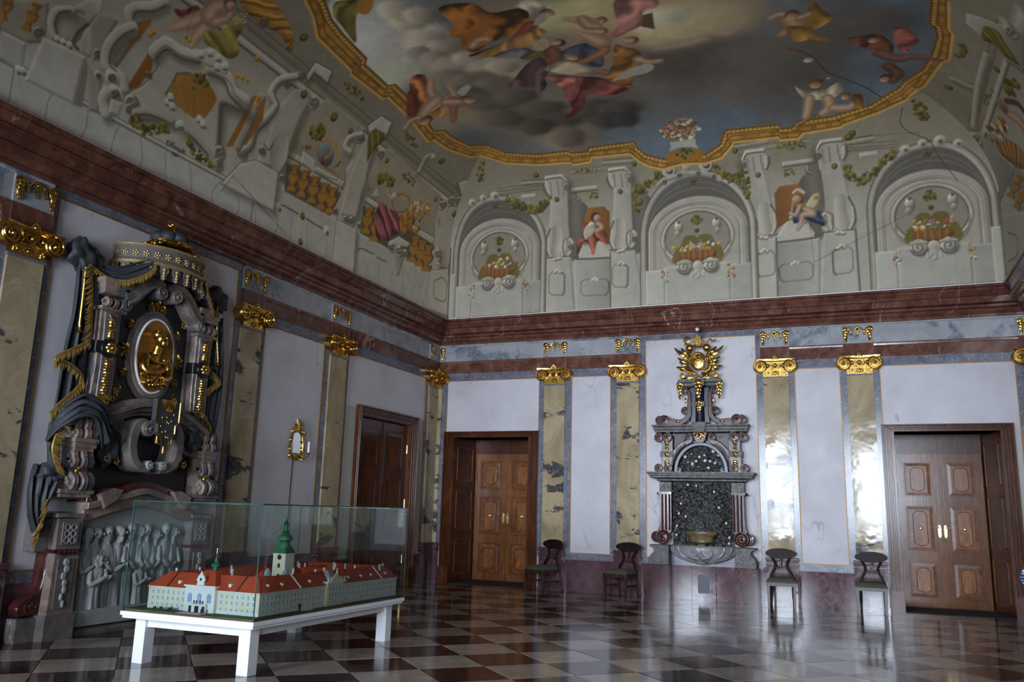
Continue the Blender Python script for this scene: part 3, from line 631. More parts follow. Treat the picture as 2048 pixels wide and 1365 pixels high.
for sx, nm in ((-1, 'left'), (1, 'right')):
    X = lambda a, b: (min(sx*a, sx*b), max(sx*a, sx*b))
    a, b = X(.581, .955); MB().box(a, b, -.35, 0, 0, .585).build('pier', 'dark_red', F, 0)
    m = MB(); oc = [(a, .585)]; m.prism([(sx*.581, .585), (sx*.94, .585), (sx*.94, .70), (sx*.91, .76), (sx*.865, .80), (sx*.845, .84), (sx*.865, .88), (sx*.925, .905), (sx*.935, .935), (sx*.581, .935)], -.34, 0, .015)
    m.build('pier_base', 'fountain_grey', F, 25)
    scroll_roll(sx*.70, 1.075, .13, -.32, 0, -sx).build('foot_scroll', 'dark_red', F)
    scroll_roll(sx*.82, 1.075, .10, -.27, 0, -sx).build('foot_scroll', 'dark_red', F)
    cv = smooth_path([(sx*.75, 1.86), (sx*.755, 1.5), (sx*.765, 1.3), (sx*.80, 1.19)], 8)
    m = MB(); m.prism(cv+[(sx*.60, 1.12), (sx*.541, 1.18), (sx*.541, 1.86)], -.24, 0, .012)
    for dx in (.575, .64, .705): m.tube([(sx*dx, -.25, 1.2), (sx*dx, -.25, 1.84)], .018, 7)
    m.build('column', 'dark_red', F, 30)
    m = MB(); m.box(*X(.535, .775), -.27, 0, 1.845, 1.885); m.ball((sx*.79, -.2, 1.855), .028, 8, 6); m.build('neck_bead', 'dark_red', F, 30)
    MB().box(*X(.535, .755), -.25, 0, 1.885, 2.06).build('cap_block', 'fountain_grey', F, 0)
    # upper storey
    scroll_roll(sx*.59, 2.31, .085, -.30, 0, sx).build('console_foot', 'fountain_red', F); scroll_roll(sx*.77, 2.315, .082, -.28, 0, sx).build('console_foot', 'fountain_red', F)
    MB().prism([(sx*.51, 2.24), (sx*.73, 2.24), (sx*.72, 2.5), (sx*.705, 2.7), (sx*.72, 2.86), (sx*.50, 2.86)], -.24, 0, .012).build('upper_pilaster', 'fountain_red', F, 30)
    MB().box(*X(.50, .735), -.255, 0, 2.52, 2.63).build('band', 'fountain_grey', F, 0)
    scroll_roll(sx*.60, 2.88, .095, -.31, 0, sx).build('console_head', 'fountain_red', F); scroll_roll(sx*.76, 2.88, .088, -.28, 0, sx).build('console_head', 'fountain_red', F)
    g = MB()
    for z, r in ((2.83, .05), (2.79, .045), (2.74, .03), (2.68, .035), (2.58, .045), (2.54, .03), (2.44, .04), (2.40, .045), (2.36, .03)):
        g.ball((sx*.615, -.26, z), (r, .03, r*.7), 8, 5); g.ball((sx*.615+.02, -.255, z-.02), (r*.6, .025, r*.5), 7, 5)
    g.build('fruit_drop', 'old_gold', F, label='gilt fruit drop hanging on the pilaster')
    # spandrel: black triangle with red scroll band round the arch
    MB().prism([(sx*.495, 2.95), (sx*.16, 2.95), (sx*.30, 2.84), (sx*.495, 2.60)], -.15, 0, .008).build('spandrel', 'slate', F, 0)
    MB().prism([(sx*.47, 2.93), (sx*.27, 2.93), (sx*.33, 2.86)], -.17, -.14).build('spandrel_facet', 'fountain_grey', F, 0)
    bd = smooth_path([(sx*.60, 2.26), (sx*.56, 2.42), (sx*.47, 2.60), (sx*.34, 2.74), (sx*.20, 2.81), (sx*.17, 2.88)], 8)
    MB().band(bd, np.linspace(.055, .045, len(bd)), -.23, 0, .012).build('arch_scroll_band', 'fountain_red', F, 40)
    bd = smooth_path([(sx*.545, 2.30), (sx*.49, 2.5), (sx*.40, 2.66), (sx*.27, 2.76)], 8)
    MB().band(bd, .018, -.245, -.1, .006).build('band_edge', 'fountain_grey', F, 40)
    scroll_roll(sx*.21, 2.885, .07, -.26, 0, sx).build('arch_volute', 'fountain_red', F)
    # broken scroll pediment
    pd = smooth_path([(sx*.62, 3.14), (sx*.50, 3.16), (sx*.38, 3.155), (sx*.27, 3.20), (sx*.20, 3.29), (sx*.19, 3.38), (sx*.19, 3.5), (sx*.185, 3.66), (sx*.22, 3.76)], 8)
    MB().band(pd, np.interp(np.linspace(0, 1, len(pd)), [0, .3, .6, 1], [.075, .05, .045, .03]), -.24, 0, .012).build('pediment_scroll', 'fountain_red', F, 40)
    scroll_roll(sx*.66, 3.195, .10, -.28, 0, -sx).build('pediment_volute', 'fountain_red', F); scroll_roll(sx*.75, 3.20, .085, -.25, 0, -sx).build('pediment_volute', 'fountain_red', F)
    scroll_roll(sx*.275, 3.375, .075, -.25, 0, sx).build('shaft_volute', 'fountain_red', F)
    scroll_roll(sx*.285, 3.76, .075, -.27, 0, sx).build('head_volute', 'fountain_red', F)
    m = MB(); m.ball((sx*.40, -.25, 3.17), (.05, .02, .02), 8, 5); m.ball((sx*.25, -.26, 3.56), (.02, .015, .05), 8, 5); m.build('gilt_leaf', 'gold', F)
    lf = MB(); leaf_drop(lf, sx*.36, 3.88, .12, .3, -.24, sx); lf.build('side_leaf', 'gold' if sx > 0 else 'old_gold', F)
# dado between the piers
for k, (a, b, mt) in enumerate([(-.581, -.215, 'dado_marble'), (-.215, .215, 'dado_marble'), (.215, .581, 'dado_marble')]):
    MB().box(a+.003, b-.003, -.10-(.015 if k == 1 else 0), 0, .0, .585).build('dado_slab', mt, F, 0)
hm = ring(MB(), (-.13, .13, .09, .46), (-.105, .105, .115, .435), -.125, -.11).build('hatch', 'dado_marble', F, 0)
MB().box(-.105, .105, -.118, -.1, .115, .435).build('hatch_plate', 'iron', hm, 0); 
for z in (.16, .39): MB().box(.12, .145, -.135, -.115, z-.03, z+.03).build('hatch_hinge', 'iron', hm, 0)
MB().box(-.581, .581, -.06, 0, .585, .93).build('basin_back', 'grey_marble', F, 0)
# gadrooned basin
def bas(u, v):
    a = PI+PI*u; k = v; rx = .573*(1-(k**2.4)*.55); rz = .93-.29*k**.8; fl = 1+.045*abs(math.sin((u-.5)*9*PI/1.15))*(1-(2*k-1)**2)
    ry = .40*(1-(k**2.4)*.45); return (rx*math.cos(a)*fl, ry*math.sin(a)*fl-.05, rz)
b = MB().grid(bas, 90, 14); bo = b.build('basin', 'basin_stone', F, 50)
ri = MB(); rp = [(.565*math.cos(a), .395*math.sin(a)-.05, .925) for a in np.linspace(PI, 2*PI, 40)]; ri.tube(rp, .02, 8); ri.build('basin_rim', 'basin_stone', bo)
wt = MB().add([(p[0]*.97, p[1], .91) for p in rp], [tuple(range(len(rp)))]); wt.build('basin_floor', 'fountain_grey', bo)
for sx in (-1, 1):
    sp = spiral(sx*.12, .83, .085, .015, -PI/2, sx*2.0, 30); MB().tube([(p[0], -.46+.05*abs(p[0]), p[1]) for p in sp], .014, 6).build('basin_scroll', 'basin_stone', bo)
    MB().tube(smooth_path([(sx*.12, -.455, .745), (sx*.03, -.45, .72), (sx*.02, -.42, .65)], 6), .014, 6).build('basin_scroll', 'basin_stone', bo)
for q_ in (.06, .15, .25, .75, .85, .94):
    pts_ = [bas(q_+(.5-q_)*.55*v**1.6, v*.96) for v in np.linspace(.03, 1, 14)]; MB().tube([(x, y-.012, z) for x, y, z in pts_], np.linspace(.022, .010, 14), 6).build('basin_rib', 'basin_stone', bo)
MB().ball((0, -.40, .655), (.10, .07, .035), 12, 6).build('basin_boss', 'basin_stone', bo)
# grotto of tufa, pebbles and shells
def rock_patch(u, v): return (-.545+1.09*u, -.09-.05*math.sin(7*u+3*v)*math.sin(5*v+2)-.03*math.sin(23*u)*math.sin(19*v+1), .93+1.14*v)
MB().grid(rock_patch, 70, 70).build('grotto_rock', 'rock', F, 60)
def niche(u, v):
    a = PI*u; r = v; return (.45*r*math.cos(a), -.08-.03*math.sin(9*a)*r-.02*math.sin(21*r+3*a), 2.24+.49*r*math.sin(a))
MB().grid(niche, 60, 20).build('niche_rock', 'rock', F, 60)
pb = MB(); R_ = random.Random(3)
for k in range(700):
    x, z = R_.uniform(-.53, .53), R_.uniform(.96, 2.05)
    if abs(x) < .3 and 1.0 < z < 1.45 and R_.random() < .75: continue
    r = R_.uniform(.012, .03); pb.ball((x, -.13-.03*R_.random(), z), (r*R_.uniform(.6, 1.3), r, r*R_.uniform(.6, 1.3)), 5, 4)
for k in range(120):
    a = R_.uniform(0, PI); q = math.sqrt(R_.random())*.95; r = R_.uniform(.01, .022); pb.ball((.43*q*math.cos(a), -.11, 2.25+.46*q*math.sin(a)), r, 5, 4)
pb.build('pebbles', 'pebble', F, 30, kind='stuff')
sh = MB()
for (x, z, r) in [(-.30, 2.53, .03), (-.17, 2.40, .028), (-.10, 2.45, .026), (-.04, 2.53, .026), (.05, 2.56, .022), (.06, 2.46, .03), (.15, 2.45, .026), (.21, 2.63, .03), (.31, 2.56, .028), (.24, 2.42, .026), (-.25, 2.43, .018), (.12, 2.33, .026), (-.18, 2.58, .016), (-.05, 2.35, .014), (.33, 2.40, .014)]:
    sh.lathe([(0, -.02), (r*.6, -.018), (r, -.005), (r*.7, 0)], (x, -.12, z), 10, axis='y')
for (x, z) in [(-.25, 2.02), (-.1, 2.0), (.22, 1.9), (-.42, 1.5), (-.46, 1.28), (-.3, 1.45), (-.47, 1.12), (.47, 1.1), (.46, 1.0), (.3, 1.62), (-.38, 1.68), (.42, 1.35)]: sh.ball((x, -.17, z), (.02, .012, .026), 7, 5)
sh.build('shells', 'shell', F, 30, kind='stuff')
# blue-black arch round the niche
ar = [(.455*math.cos(a), 2.26+.495*math.sin(a)) for a in np.linspace(0, PI, 40)]
ar = [(.37, 2.30), (.385, 2.25), (.43, 2.235)]+ar+[(-.43, 2.235), (-.385, 2.25), (-.37, 2.30)]
MB().band(ar, .034, -.24, 0, .01).build('niche_arch', 'lapis', F, 40)
for sx in (-1, 1): scroll_roll(sx*.40, 2.285, .05, -.26, 0, sx).build('arch_foot', 'lapis', F)
# spout bowl
bw = MB(); bw.lathe([(.0, .06), (.24, .06), (.285, .09), (.295, .075), (.28, .045), (.21, .0), (.205, -.09), (.16, -.1), (.08, -.13), (.07, -.17), (.0, -.17)], (0, -.30, 1.10), 32, sy=.55); bw.build('spout_bowl', 'bronze', F, 40)
# cornices
def cornice(hw, z0, prof, d0, mat, nm): MB().ressaut([(o, z0+z) for o, z in prof], -hw, hw, 0).mapv(lambda x, y, z: (x, y-(d0 if y < -1e-6 else 0), z)).build(nm, mat, F, 20)
cornice(.77, 2.06, [(.0, 0), (.015, .02), (.03, .03), (.03, .05), (.10, .065), (.14, .08), (.14, .11), (.165, .12), (.165, .145), (.19, .15), (.19, .18), (0, .18)], .24, 'fountain_grey', 'main_cornice')
cornice(.80, 2.965, [(.0, 0), (.03, .01), (.03, .04), (.05, .06), (.05, .09), (.075, .12), (.075, .145), (0, .145)], .26, 'fountain_grey', 'upper_cornice')
k = MB(); k.frus((-.10, .10, -.36, 0), (-.10, .10, -.36, 0), 2.965, 3.07); k.box(-.13, .13, -.39, 0, 3.07, 3.145); k.box(-.115, .115, -.375, 0, 3.045, 3.07); k.build('keystone', 'fountain_grey', F, 0)
g = MB()
for i in range(26): a = R_.uniform(0, 2*PI); q = R_.random()**.5; g.ball((.09*q*math.cos(a), -.27-.03*R_.random(), 2.90+.06*q*math.sin(a)), (R_.uniform(.012, .025), .018, R_.uniform(.012, .025)), 6, 4)
g.ball((0, -.30, 2.965), (.03, .025, .02), 8, 5); g.build('gilt_flowers', 'gold', F)
MB().prism([(-.13, 2.965), (.13, 2.965), (.10, 2.84), (.05, 2.78), (-.05, 2.78), (-.10, 2.84)], -.26, 0, .01).build('arch_key', 'fountain_red', F, 30)
# upper shaft
MB().prism([(-.17, 3.145), (.17, 3.145), (.15, 3.40), (.15, 3.6), (.165, 3.80), (-.165, 3.80), (-.15, 3.6), (-.15, 3.40)], -.20, 0).build('shaft', 'lapis', F, 0)
m = MB(); m.lathe([(.085, 3.5), (.08, 3.6), (.085, 3.8)], (0, -.2, 0), 16, PI, 2*PI); m.lathe([(.09, 3.145), (.085, 3.2), (.08, 3.44)], (0, -.2, 0), 16, PI, 2*PI); m.build('shaft_front', 'lapis', F, 40)
m = MB(); m.box(-.22, .22, -.22, 0, 3.44, 3.53); m.box(-.10, .10, -.30, 0, 3.44, 3.53); m.build('shaft_band', 'fountain_grey', F, 0)
cornice(.28, 3.80, [(.0, 0), (.02, .02), (.05, .04), (.05, .08), (.10, .10), (.11, .13), (.11, .155), (0, .155)], .18, 'fountain_grey', 'head_cornice')
m = MB(); m.box(-.11, .11, -.36, -.2, 3.82, 3.95); m.box(-.13, .13, -.38, -.2, 3.93, 3.955); m.build('head_key', 'fountain_grey', F, 0)
lf = MB(); leaf_drop(lf, 0, 3.88, .16, .32, -.36, 1); lf.build('mask_drop', 'gold', F)
lf = MB(); leaf_drop(lf, 0, 3.52, .12, .23, -.31, -1); lf.build('band_drop', 'gold', F)
# gilt cartouche with mitre, crozier and palms
ct = MB(); ct.lathe([(0, -.02), (.09, -.018), (.112, -.01), (.118, 0)], (0, -.30, 4.285), 28, axis='y').mapv(lambda x, y, z: (x, y, 4.285+(z-4.285)*1.28)); ct.build('medallion', 'gold', F)
rm = MB(); rm.tube([(.125*math.cos(a), -.31, 4.285+.158*math.sin(a)) for a in np.linspace(0, 2*PI, 33)[:-1]], .018, 8, True); rm.build('medallion_rim', 'gold', F)
m = MB()
for k in range(9): m.ball((R_.uniform(-.05, .05), -.32, 4.285+R_.uniform(-.09, .09)), (R_.uniform(.012, .022), .012, R_.uniform(.015, .03)), 6, 4)
m.build('arms_relief', 'old_gold', F)
for sx in (-1, 1):
    m = MB(); m.tube([(p[0], -.27, p[1]) for p in smooth_path([(sx*.11, 4.10), (sx*.19, 4.16), (sx*.20, 4.28), (sx*.16, 4.38), (sx*.20, 4.46), (sx*.17, 4.51), (sx*.12, 4.47)], 6)], .03, 8)
    m.tube([(p[0], -.29, p[1]) for p in smooth_path([(sx*.05, 4.05), (sx*.15, 4.07), (sx*.22, 4.12), (sx*.24, 4.2)], 6)], [.025]*19, 7); m.build('cartouche_scroll', 'gold', F)
    for k, (tx, tz, bx, bz) in enumerate([(.46, 4.58, .20, 4.33), (.38, 4.52, .20, 4.36), (.33, 4.57, .19, 4.40), (.30, 4.47, .2, 4.3), (.40, 4.38, .2, 4.25), (.43, 4.20, .18, 4.15), (.36, 4.14, .16, 4.13), (.37, 4.30, .19, 4.2)]):
        p = smooth_path([(sx*bx, -.24, bz), (sx*(bx+(tx-bx)*.5), -.27, bz+(tz-bz)*.42), (sx*tx, -.22, tz)], 6)
        q = MB(); q.tube(p, np.interp(np.linspace(0, 1, len(p)), [0, .5, .8, 1], [.014, .028, .02, .004]), 7, flat=.5)
        if k % 2 == 0: q.tube([(p[6][0], p[6][1], p[6][2]), (p[6][0]-sx*.03, -.26, p[6][2]+.06)], [.018, .003], 6)
        q.build('palm_leaf', 'gold', F)
    scroll_roll(sx*.30, 4.02, .055, -.33, -.18, sx).build('base_scroll', 'gold', F)
    m = MB(); m.ball((sx*.155, -.30, 4.54), (.075, .05, .065), 12, 8); m.build('pomegranate', 'old_gold', F)
    m = MB(); m.tube(smooth_path([(sx*.06, -.3, 3.99), (sx*.14, -.33, 4.04), (sx*.2, -.32, 4.01)], 6), .022, 7); m.ball((sx*.05, -.34, 3.99), (.05, .03, .025), 8, 5); m.build('foot_leaf', 'gold', F)
mi = MB(); mi.prism([(-.06, 4.55), (.06, 4.55), (.085, 4.66), (.06, 4.74), (0, 4.81), (-.06, 4.74), (-.085, 4.66)], -.33, -.25, .02); mi.box(-.012, .012, -.34, -.3, 4.56, 4.77); mi.tube([(-.075, -.325, 4.58), (0, -.345, 4.57), (.075, -.325, 4.58)], .014, 6); mi.build('mitre', 'gold', F)
cz = spiral(-.20, 4.70, .07, .02, PI*1.3, -1.5, 26); m = MB(); m.tube([(p[0], -.27, p[1]) for p in cz], .013, 7); m.tube([(cz[0][0], -.27, cz[0][1]), (-.14, -.28, 4.58), (-.10, -.28, 4.5)], .014, 7); m.build('crozier', 'gold', F)
m = MB(); m.tube([(p[0], -.27, p[1]) for p in smooth_path([(.10, 4.6), (.18, 4.66), (.22, 4.70), (.27, 4.66), (.33, 4.69)], 6)], .015, 6); m.tube([(p[0], -.27, p[1]) for p in smooth_path([(-.10, 4.58), (-.17, 4.61), (-.22, 4.60), (-.26, 4.62)], 6)], .015, 6); m.build('ribbon', 'gold', F)
m = MB(); m.box(-.20, .20, -.30, -.15, 3.955, 3.985)
for k in range(12): m.ball((R_.uniform(-.2, .2), -.3, 3.99+R_.random()*.07), (R_.uniform(.02, .04), .025, R_.uniform(.015, .03)), 7, 5)
m.build('cartouche_foot', 'old_gold', F)
# small round lamp above the cartouche
sl = thing('small_spotlight', 'small round white lamp in a black holder above the gilt mitre', 'lamp', (5.555, 0, 4.87))
MB().lathe([(0, -.09), (.052, -.09), (.058, -.07), (.05, 0)], (0, -.30, 0), 16, axis='y').build('housing', 'iron', sl); MB().ball((0, -.39, 0), (.034, .03, .034), 12, 8).build('bulb', 'white_paint', sl)
MB().tube([(0, -.3, 0), (0, -.06, .005)], .014, 7).build('bracket', 'iron', sl)
# ================================================================== carved monument with canopy, drapery and relief on the left wall
MY = -8.0
Mo = thing('wall_monument', 'carved stone monument with gilt portrait medallion under a draped canopy', 'monument', (0, MY, 0), PI/2)
R_ = random.Random(11)
def Lp(px, py, out=0): u, z = onL(px, py, out, MY); return (u, -out, z)
def sideband(path, hw, x0, x1): return MB().band(path, hw, x0, x1, .006).mapv(lambda x, y, z: (y, -x, z))   # band in the (out,z) plane, width x0..x1
def drum(cx, hw, out, z, r, knob=True):   # scroll roll with its axis along the wall
    m = MB(); m.lathe([(0, -hw), (r*.3, -hw), (r*.32, -hw+.01), (r*.85, -hw+.012), (r, -hw+.02), (r*.93, 0), (r, hw-.02), (r*.85, hw-.012), (r*.32, hw-.01), (r*.3, hw), (0, hw)], (cx, -out, z), 18, axis='x')
    if knob:
        for s_ in (-1, 1): m.lathe([(0, s_*(hw+.035)), (r*.3, s_*(hw+.03)), (r*.36, s_*hw)], (cx, -out, z), 10, axis='x')
    return m
# --- fireplace-like base
for sx in (-1, 1):
    X = lambda a, b: (min(sx*a, sx*b), max(sx*a, sx*b))
    MB().box(*X(.94, 1.36), -.50, 0, 0, .37).build('base_block', 'grey_stone', Mo, 0)
    MB().box(*X(1.36, 1.62), -.30, 0, 0, .34).build('base_wing', 'grey_stone', Mo, 0)
    m = MB(); m.frus((*X(.96, 1.33), -.47, 0), (*X(.96, 1.30), -.45, 0), .37, 1.04); m.build('pier', 'warm_stone', Mo, 0)
    m = MB(); m.box(*X(1.03, 1.26), -.48, -.4, .43, .97); m.build('pier_panel', 'grey_stone', Mo, 0)
    m = MB(); cu = sx*1.145
    for k in range(7): m.ball((cu+.02*math.sin(k*2.2), -.485, .93-k*.075), (.05-.004*k, .025, .045), 8, 5)
    m.build('husk_drop', 'relief', Mo)
    # outer scroll in dark red
    pth = smooth_path([(sx*1.30, 1.04), (sx*1.32, .8), (sx*1.36, .62), (sx*1.50, .56), (sx*1.62, .47), (sx*1.60, .37)], 8)
    MB().prism(pth+[(sx*1.28, .37)], -.28, 0, .015).build('side_scroll', 'dark_red', Mo, 30)
    scroll_roll(sx*1.46, .47, .10, -.31, 0, sx).build('scroll_eye', 'dark_red', Mo)
    m = MB(); m.box(*X(.95, 1.34), -.485, 0, 1.03, 1.075)
    for k in range(5): m.ball((sx*(1.02+.06*k), -.49, 1.04), (.032, .03, .03), 9, 6)
    m.build('bead_band', 'dark_red', Mo, 30)
    MB().box(*X(.96, 1.31), -.455, 0, 1.075, 1.47).build('pier_block', 'grey_stone', Mo, 0)
    MB().box(*X(1.31, 1.50), -.28, 0, 1.05, 1.47).build('pier_wing', 'grey_stone', Mo, 0)
    pn = ring(MB(), (*X(1.02, 1.25), 1.13, 1.42), (X(1.02, 1.25)[0]+.02, X(1.02, 1.25)[1]-.02, 1.15, 1.40), -.475, -.45).build('lattice_frame', 'warm_stone', Mo, 0)
    m = MB()
    for i in range(2):
        for j in range(3): m.tube([(sx*(1.09+.09*i)+.038*math.cos(a), -.468, 1.19+.085*j+.038*math.sin(a)) for a in np.linspace(0, 2*PI, 17)[:-1]], .009, 5, True)
    m.build('lattice', 'relief', pn)
    MB().ressaut([(0, 1.47), (.03, 1.48), (.03, 1.52), (.0, 1.54), (-.02, 1.6), (0, 1.66), (.05, 1.69), (.05, 1.72), (.08, 1.73), (.08, 1.77), (0, 1.77)], *X(.97, 1.31), 0).mapv(lambda x, y, z: (x, y-(.44 if y < -1e-6 else 0), z)).build('pier_cap', 'warm_stone', Mo, 20)
    MB().ressaut([(0, 1.47), (.03, 1.48), (.03, 1.52), (.0, 1.54), (-.02, 1.6), (0, 1.66), (.05, 1.69), (.05, 1.72), (0, 1.72)], *X(1.31, 1.48), 0).mapv(lambda x, y, z: (x, y-(.27 if y < -1e-6 else 0), z)).build('wing_cap', 'grey_stone', Mo, 20)
MB().sweepx([(0, 0), (-.42, 0), (-.42, .06), (-.38, .10), (-.30, .14), (-.22, .16), (0, .16)], -.94, .94).build('hearth_step', 'grey_stone', Mo, 20)
# mantel with bracket-shaped lower edge
def mprof(u): return 1.46+.24*math.exp(-(u/.33)**2)-.05*math.cos(u*6.5)
for nm, o, z0, z1, mt in (('mantel', .40, 0, .17, 'warm_stone'), ('mantel_shelf', .50, .17, .27, 'warm_stone'), ('mantel_crown', .44, .27, .38, 'dark_red')):
    us = np.linspace(-.96, .96, 49)
    MB().prism([(u, mprof(u)+z0) for u in us]+[(u, mprof(u)+z1) for u in us[::-1]], -o, 0, .02).build(nm, mt, Mo, 30)
for sx in (-1, 1): MB().prism([(sx*.72, 1.60), (sx*.52, 1.73), (sx*.44, 1.88), (sx*.60, 1.90), (sx*.82, 1.80)], -.53, -.2, .02).build('mantel_tongue', 'warm_stone', Mo, 30)
# relief panel with standing figures
MB().box(-.84, .84, -.14, 0, .16, 1.40).build('relief_ground', 'relief', Mo, 0)
MB().box(-.84, .84, -.26, 0, .10, .27).build('relief_floor', 'relief', Mo, 0)
def rel_fig(u, z0, h, w, out, turn=0, arm=.5, hood=0, bend=0.0):
    m = MB(); hh = h*.135; body = h-hh*1.25; ph = R_.uniform(0, 6)
    def f(a, v):
        z = z0+body*v; prof = np.interp(v, [0, .08, .35, .6, .82, .93, 1], [.46, .44, .38, .42, .5, .36, .14])*w
        an = PI*(a-.02)*1.04; fold = 1+.10*math.sin(a*19+ph+3*v)*(1-v)**.5+.05*math.sin(a*33+ph*2)*(v < .8)
        return (u+bend*v*v*h+prof*math.cos(an)*-1*fold, -out-prof*.62*math.sin(an)*fold, z)
    m.grid(f, 26, 16)
    hx = u+bend*h; zc = z0+h-hh*.55
    m.ball((hx+turn*.012, -out-w*.12, zc), (hh*.40, hh*.46, hh*.56), 12, 9); m.ball((hx+turn*.05*w/.2, -out-w*.12-hh*.42, zc-hh*.05), (hh*.09, hh*.1, hh*.13), 6, 5)
    m.tube([(hx, -out-w*.1, zc-hh*.4), (u+bend*.85*h, -out-w*.1, z0+body*.93)], hh*.24, 8)
    m.ball((hx-turn*.012, -out-w*.06, zc+hh*.12), (hh*.45, hh*.46, hh*.52), 12, 8)
    if hood == 1: m.ball((hx, -out-w*.05, zc-hh*.3), (hh*.6, hh*.42, hh*.75), 12, 8)
    if hood == 2: m.ball((hx+turn*.02, -out-w*.16, zc-hh*.62), (hh*.26, hh*.3, hh*.45), 9, 7)
    for s_ in (-1, 1):   # sleeves meeting in front
        sh = (u+bend*.75*h+s_*w*.44, -out-w*.1, z0+body*.86); el = (u+s_*w*.46+turn*.02, -out-w*.26, z0+body*(.62+.06*s_*turn)); ha = (u+turn*w*(.3+.3*arm)+s_*.03, -out-w*.42, z0+body*(.60+arm*.12))
        m.tube(smooth_path([sh, el, ha], 5), np.interp(np.linspace(0, 1, 11), [0, .5, .85, 1], [.15*w, .15*w, .13*w, .06*w]), 8); m.ball(ha, w*.08, 7, 5)
    o = m.build('relief_figure', 'relief', Mo, 60); return o
figs = [(562, 545, 1075, 62, 1, .2, 1, 0), (622, 545, 1080, 66, 1, .6, 0, 0), (705, 540, 1075, 80, -1, .5, 1, 0), (782, 535, 1075, 74, 1, .1, 2, 0), (868, 520, 1065, 72, -1, .5, 2, 0), (925, 535, 1060, 60, 1, .2, 0, 0), (975, 525, 1050, 66, -1, .3, 0, 0), (1035, 560, 1040, 52, 1, .8, 0, 0), (1105, 520, 1040, 82, -1, .5, 0, 0), (1158, 540, 1035, 52, 1, .2, 0, 0)]
for i, (cx, ct, cb, cw, turn, arm, hood, bend) in enumerate(figs):
    out = .15; p = Lp(20+cx/3.5, 900+ct/3.5, out+.04); q = Lp(20+cx/3.5, 900+(cb+25)/3.5, out+.04)
    rel_fig(p[0], .265, p[2]-.265, .215 if cw > 60 else .17, out, turn, arm, hood, bend)
p = Lp(20+640/3.5, 900+738/3.5, .24); rel_fig(p[0]-.04, .27, p[2]-.27, .22, .20, 1, .9, 2, .06)
p = Lp(20+925/3.5, 900+780/3.5, .24); rel_fig(p[0], .27, p[2]-.27, .17, .20, 1, .8, 0)
# --- upper storey: black slate field
MB().prism([(-.80, 1.40), (.80, 1.40), (.80, 2.4), (.66, 2.6), (.62, 3.9), (.3, 4.15), (-.3, 4.15), (-.62, 3.9), (-.66, 2.6), (-.80, 2.4)], -.12, 0, .01).build('slate_field', 'slate', Mo, 0)
def console(cu, out, zt, zb, hw, r1, r2, n=3):
    for k in range(n):
        c = cu+(k-(n-1)/2)*hw*2.25; o = out+(.03 if k == (n-1)//2 and n == 3 else 0)
        m = drum(c, hw, o-r1*.6, zt, r1, k in (0, n-1)); d2 = drum(c, hw, o, zb, r2, k in (0, n-1)); m.add(d2.v, d2.f)
        sb = sideband(smooth_path([(o-r1*.2, zt-r1*.6), (o-.10, (zt+zb)/2), (o-r2*.6, zb+r2*.8)], 8), .035, c-hw*.9, c+hw*.9); m.add(sb.v, sb.f); m.build('console_roll', 'warm_stone', Mo)
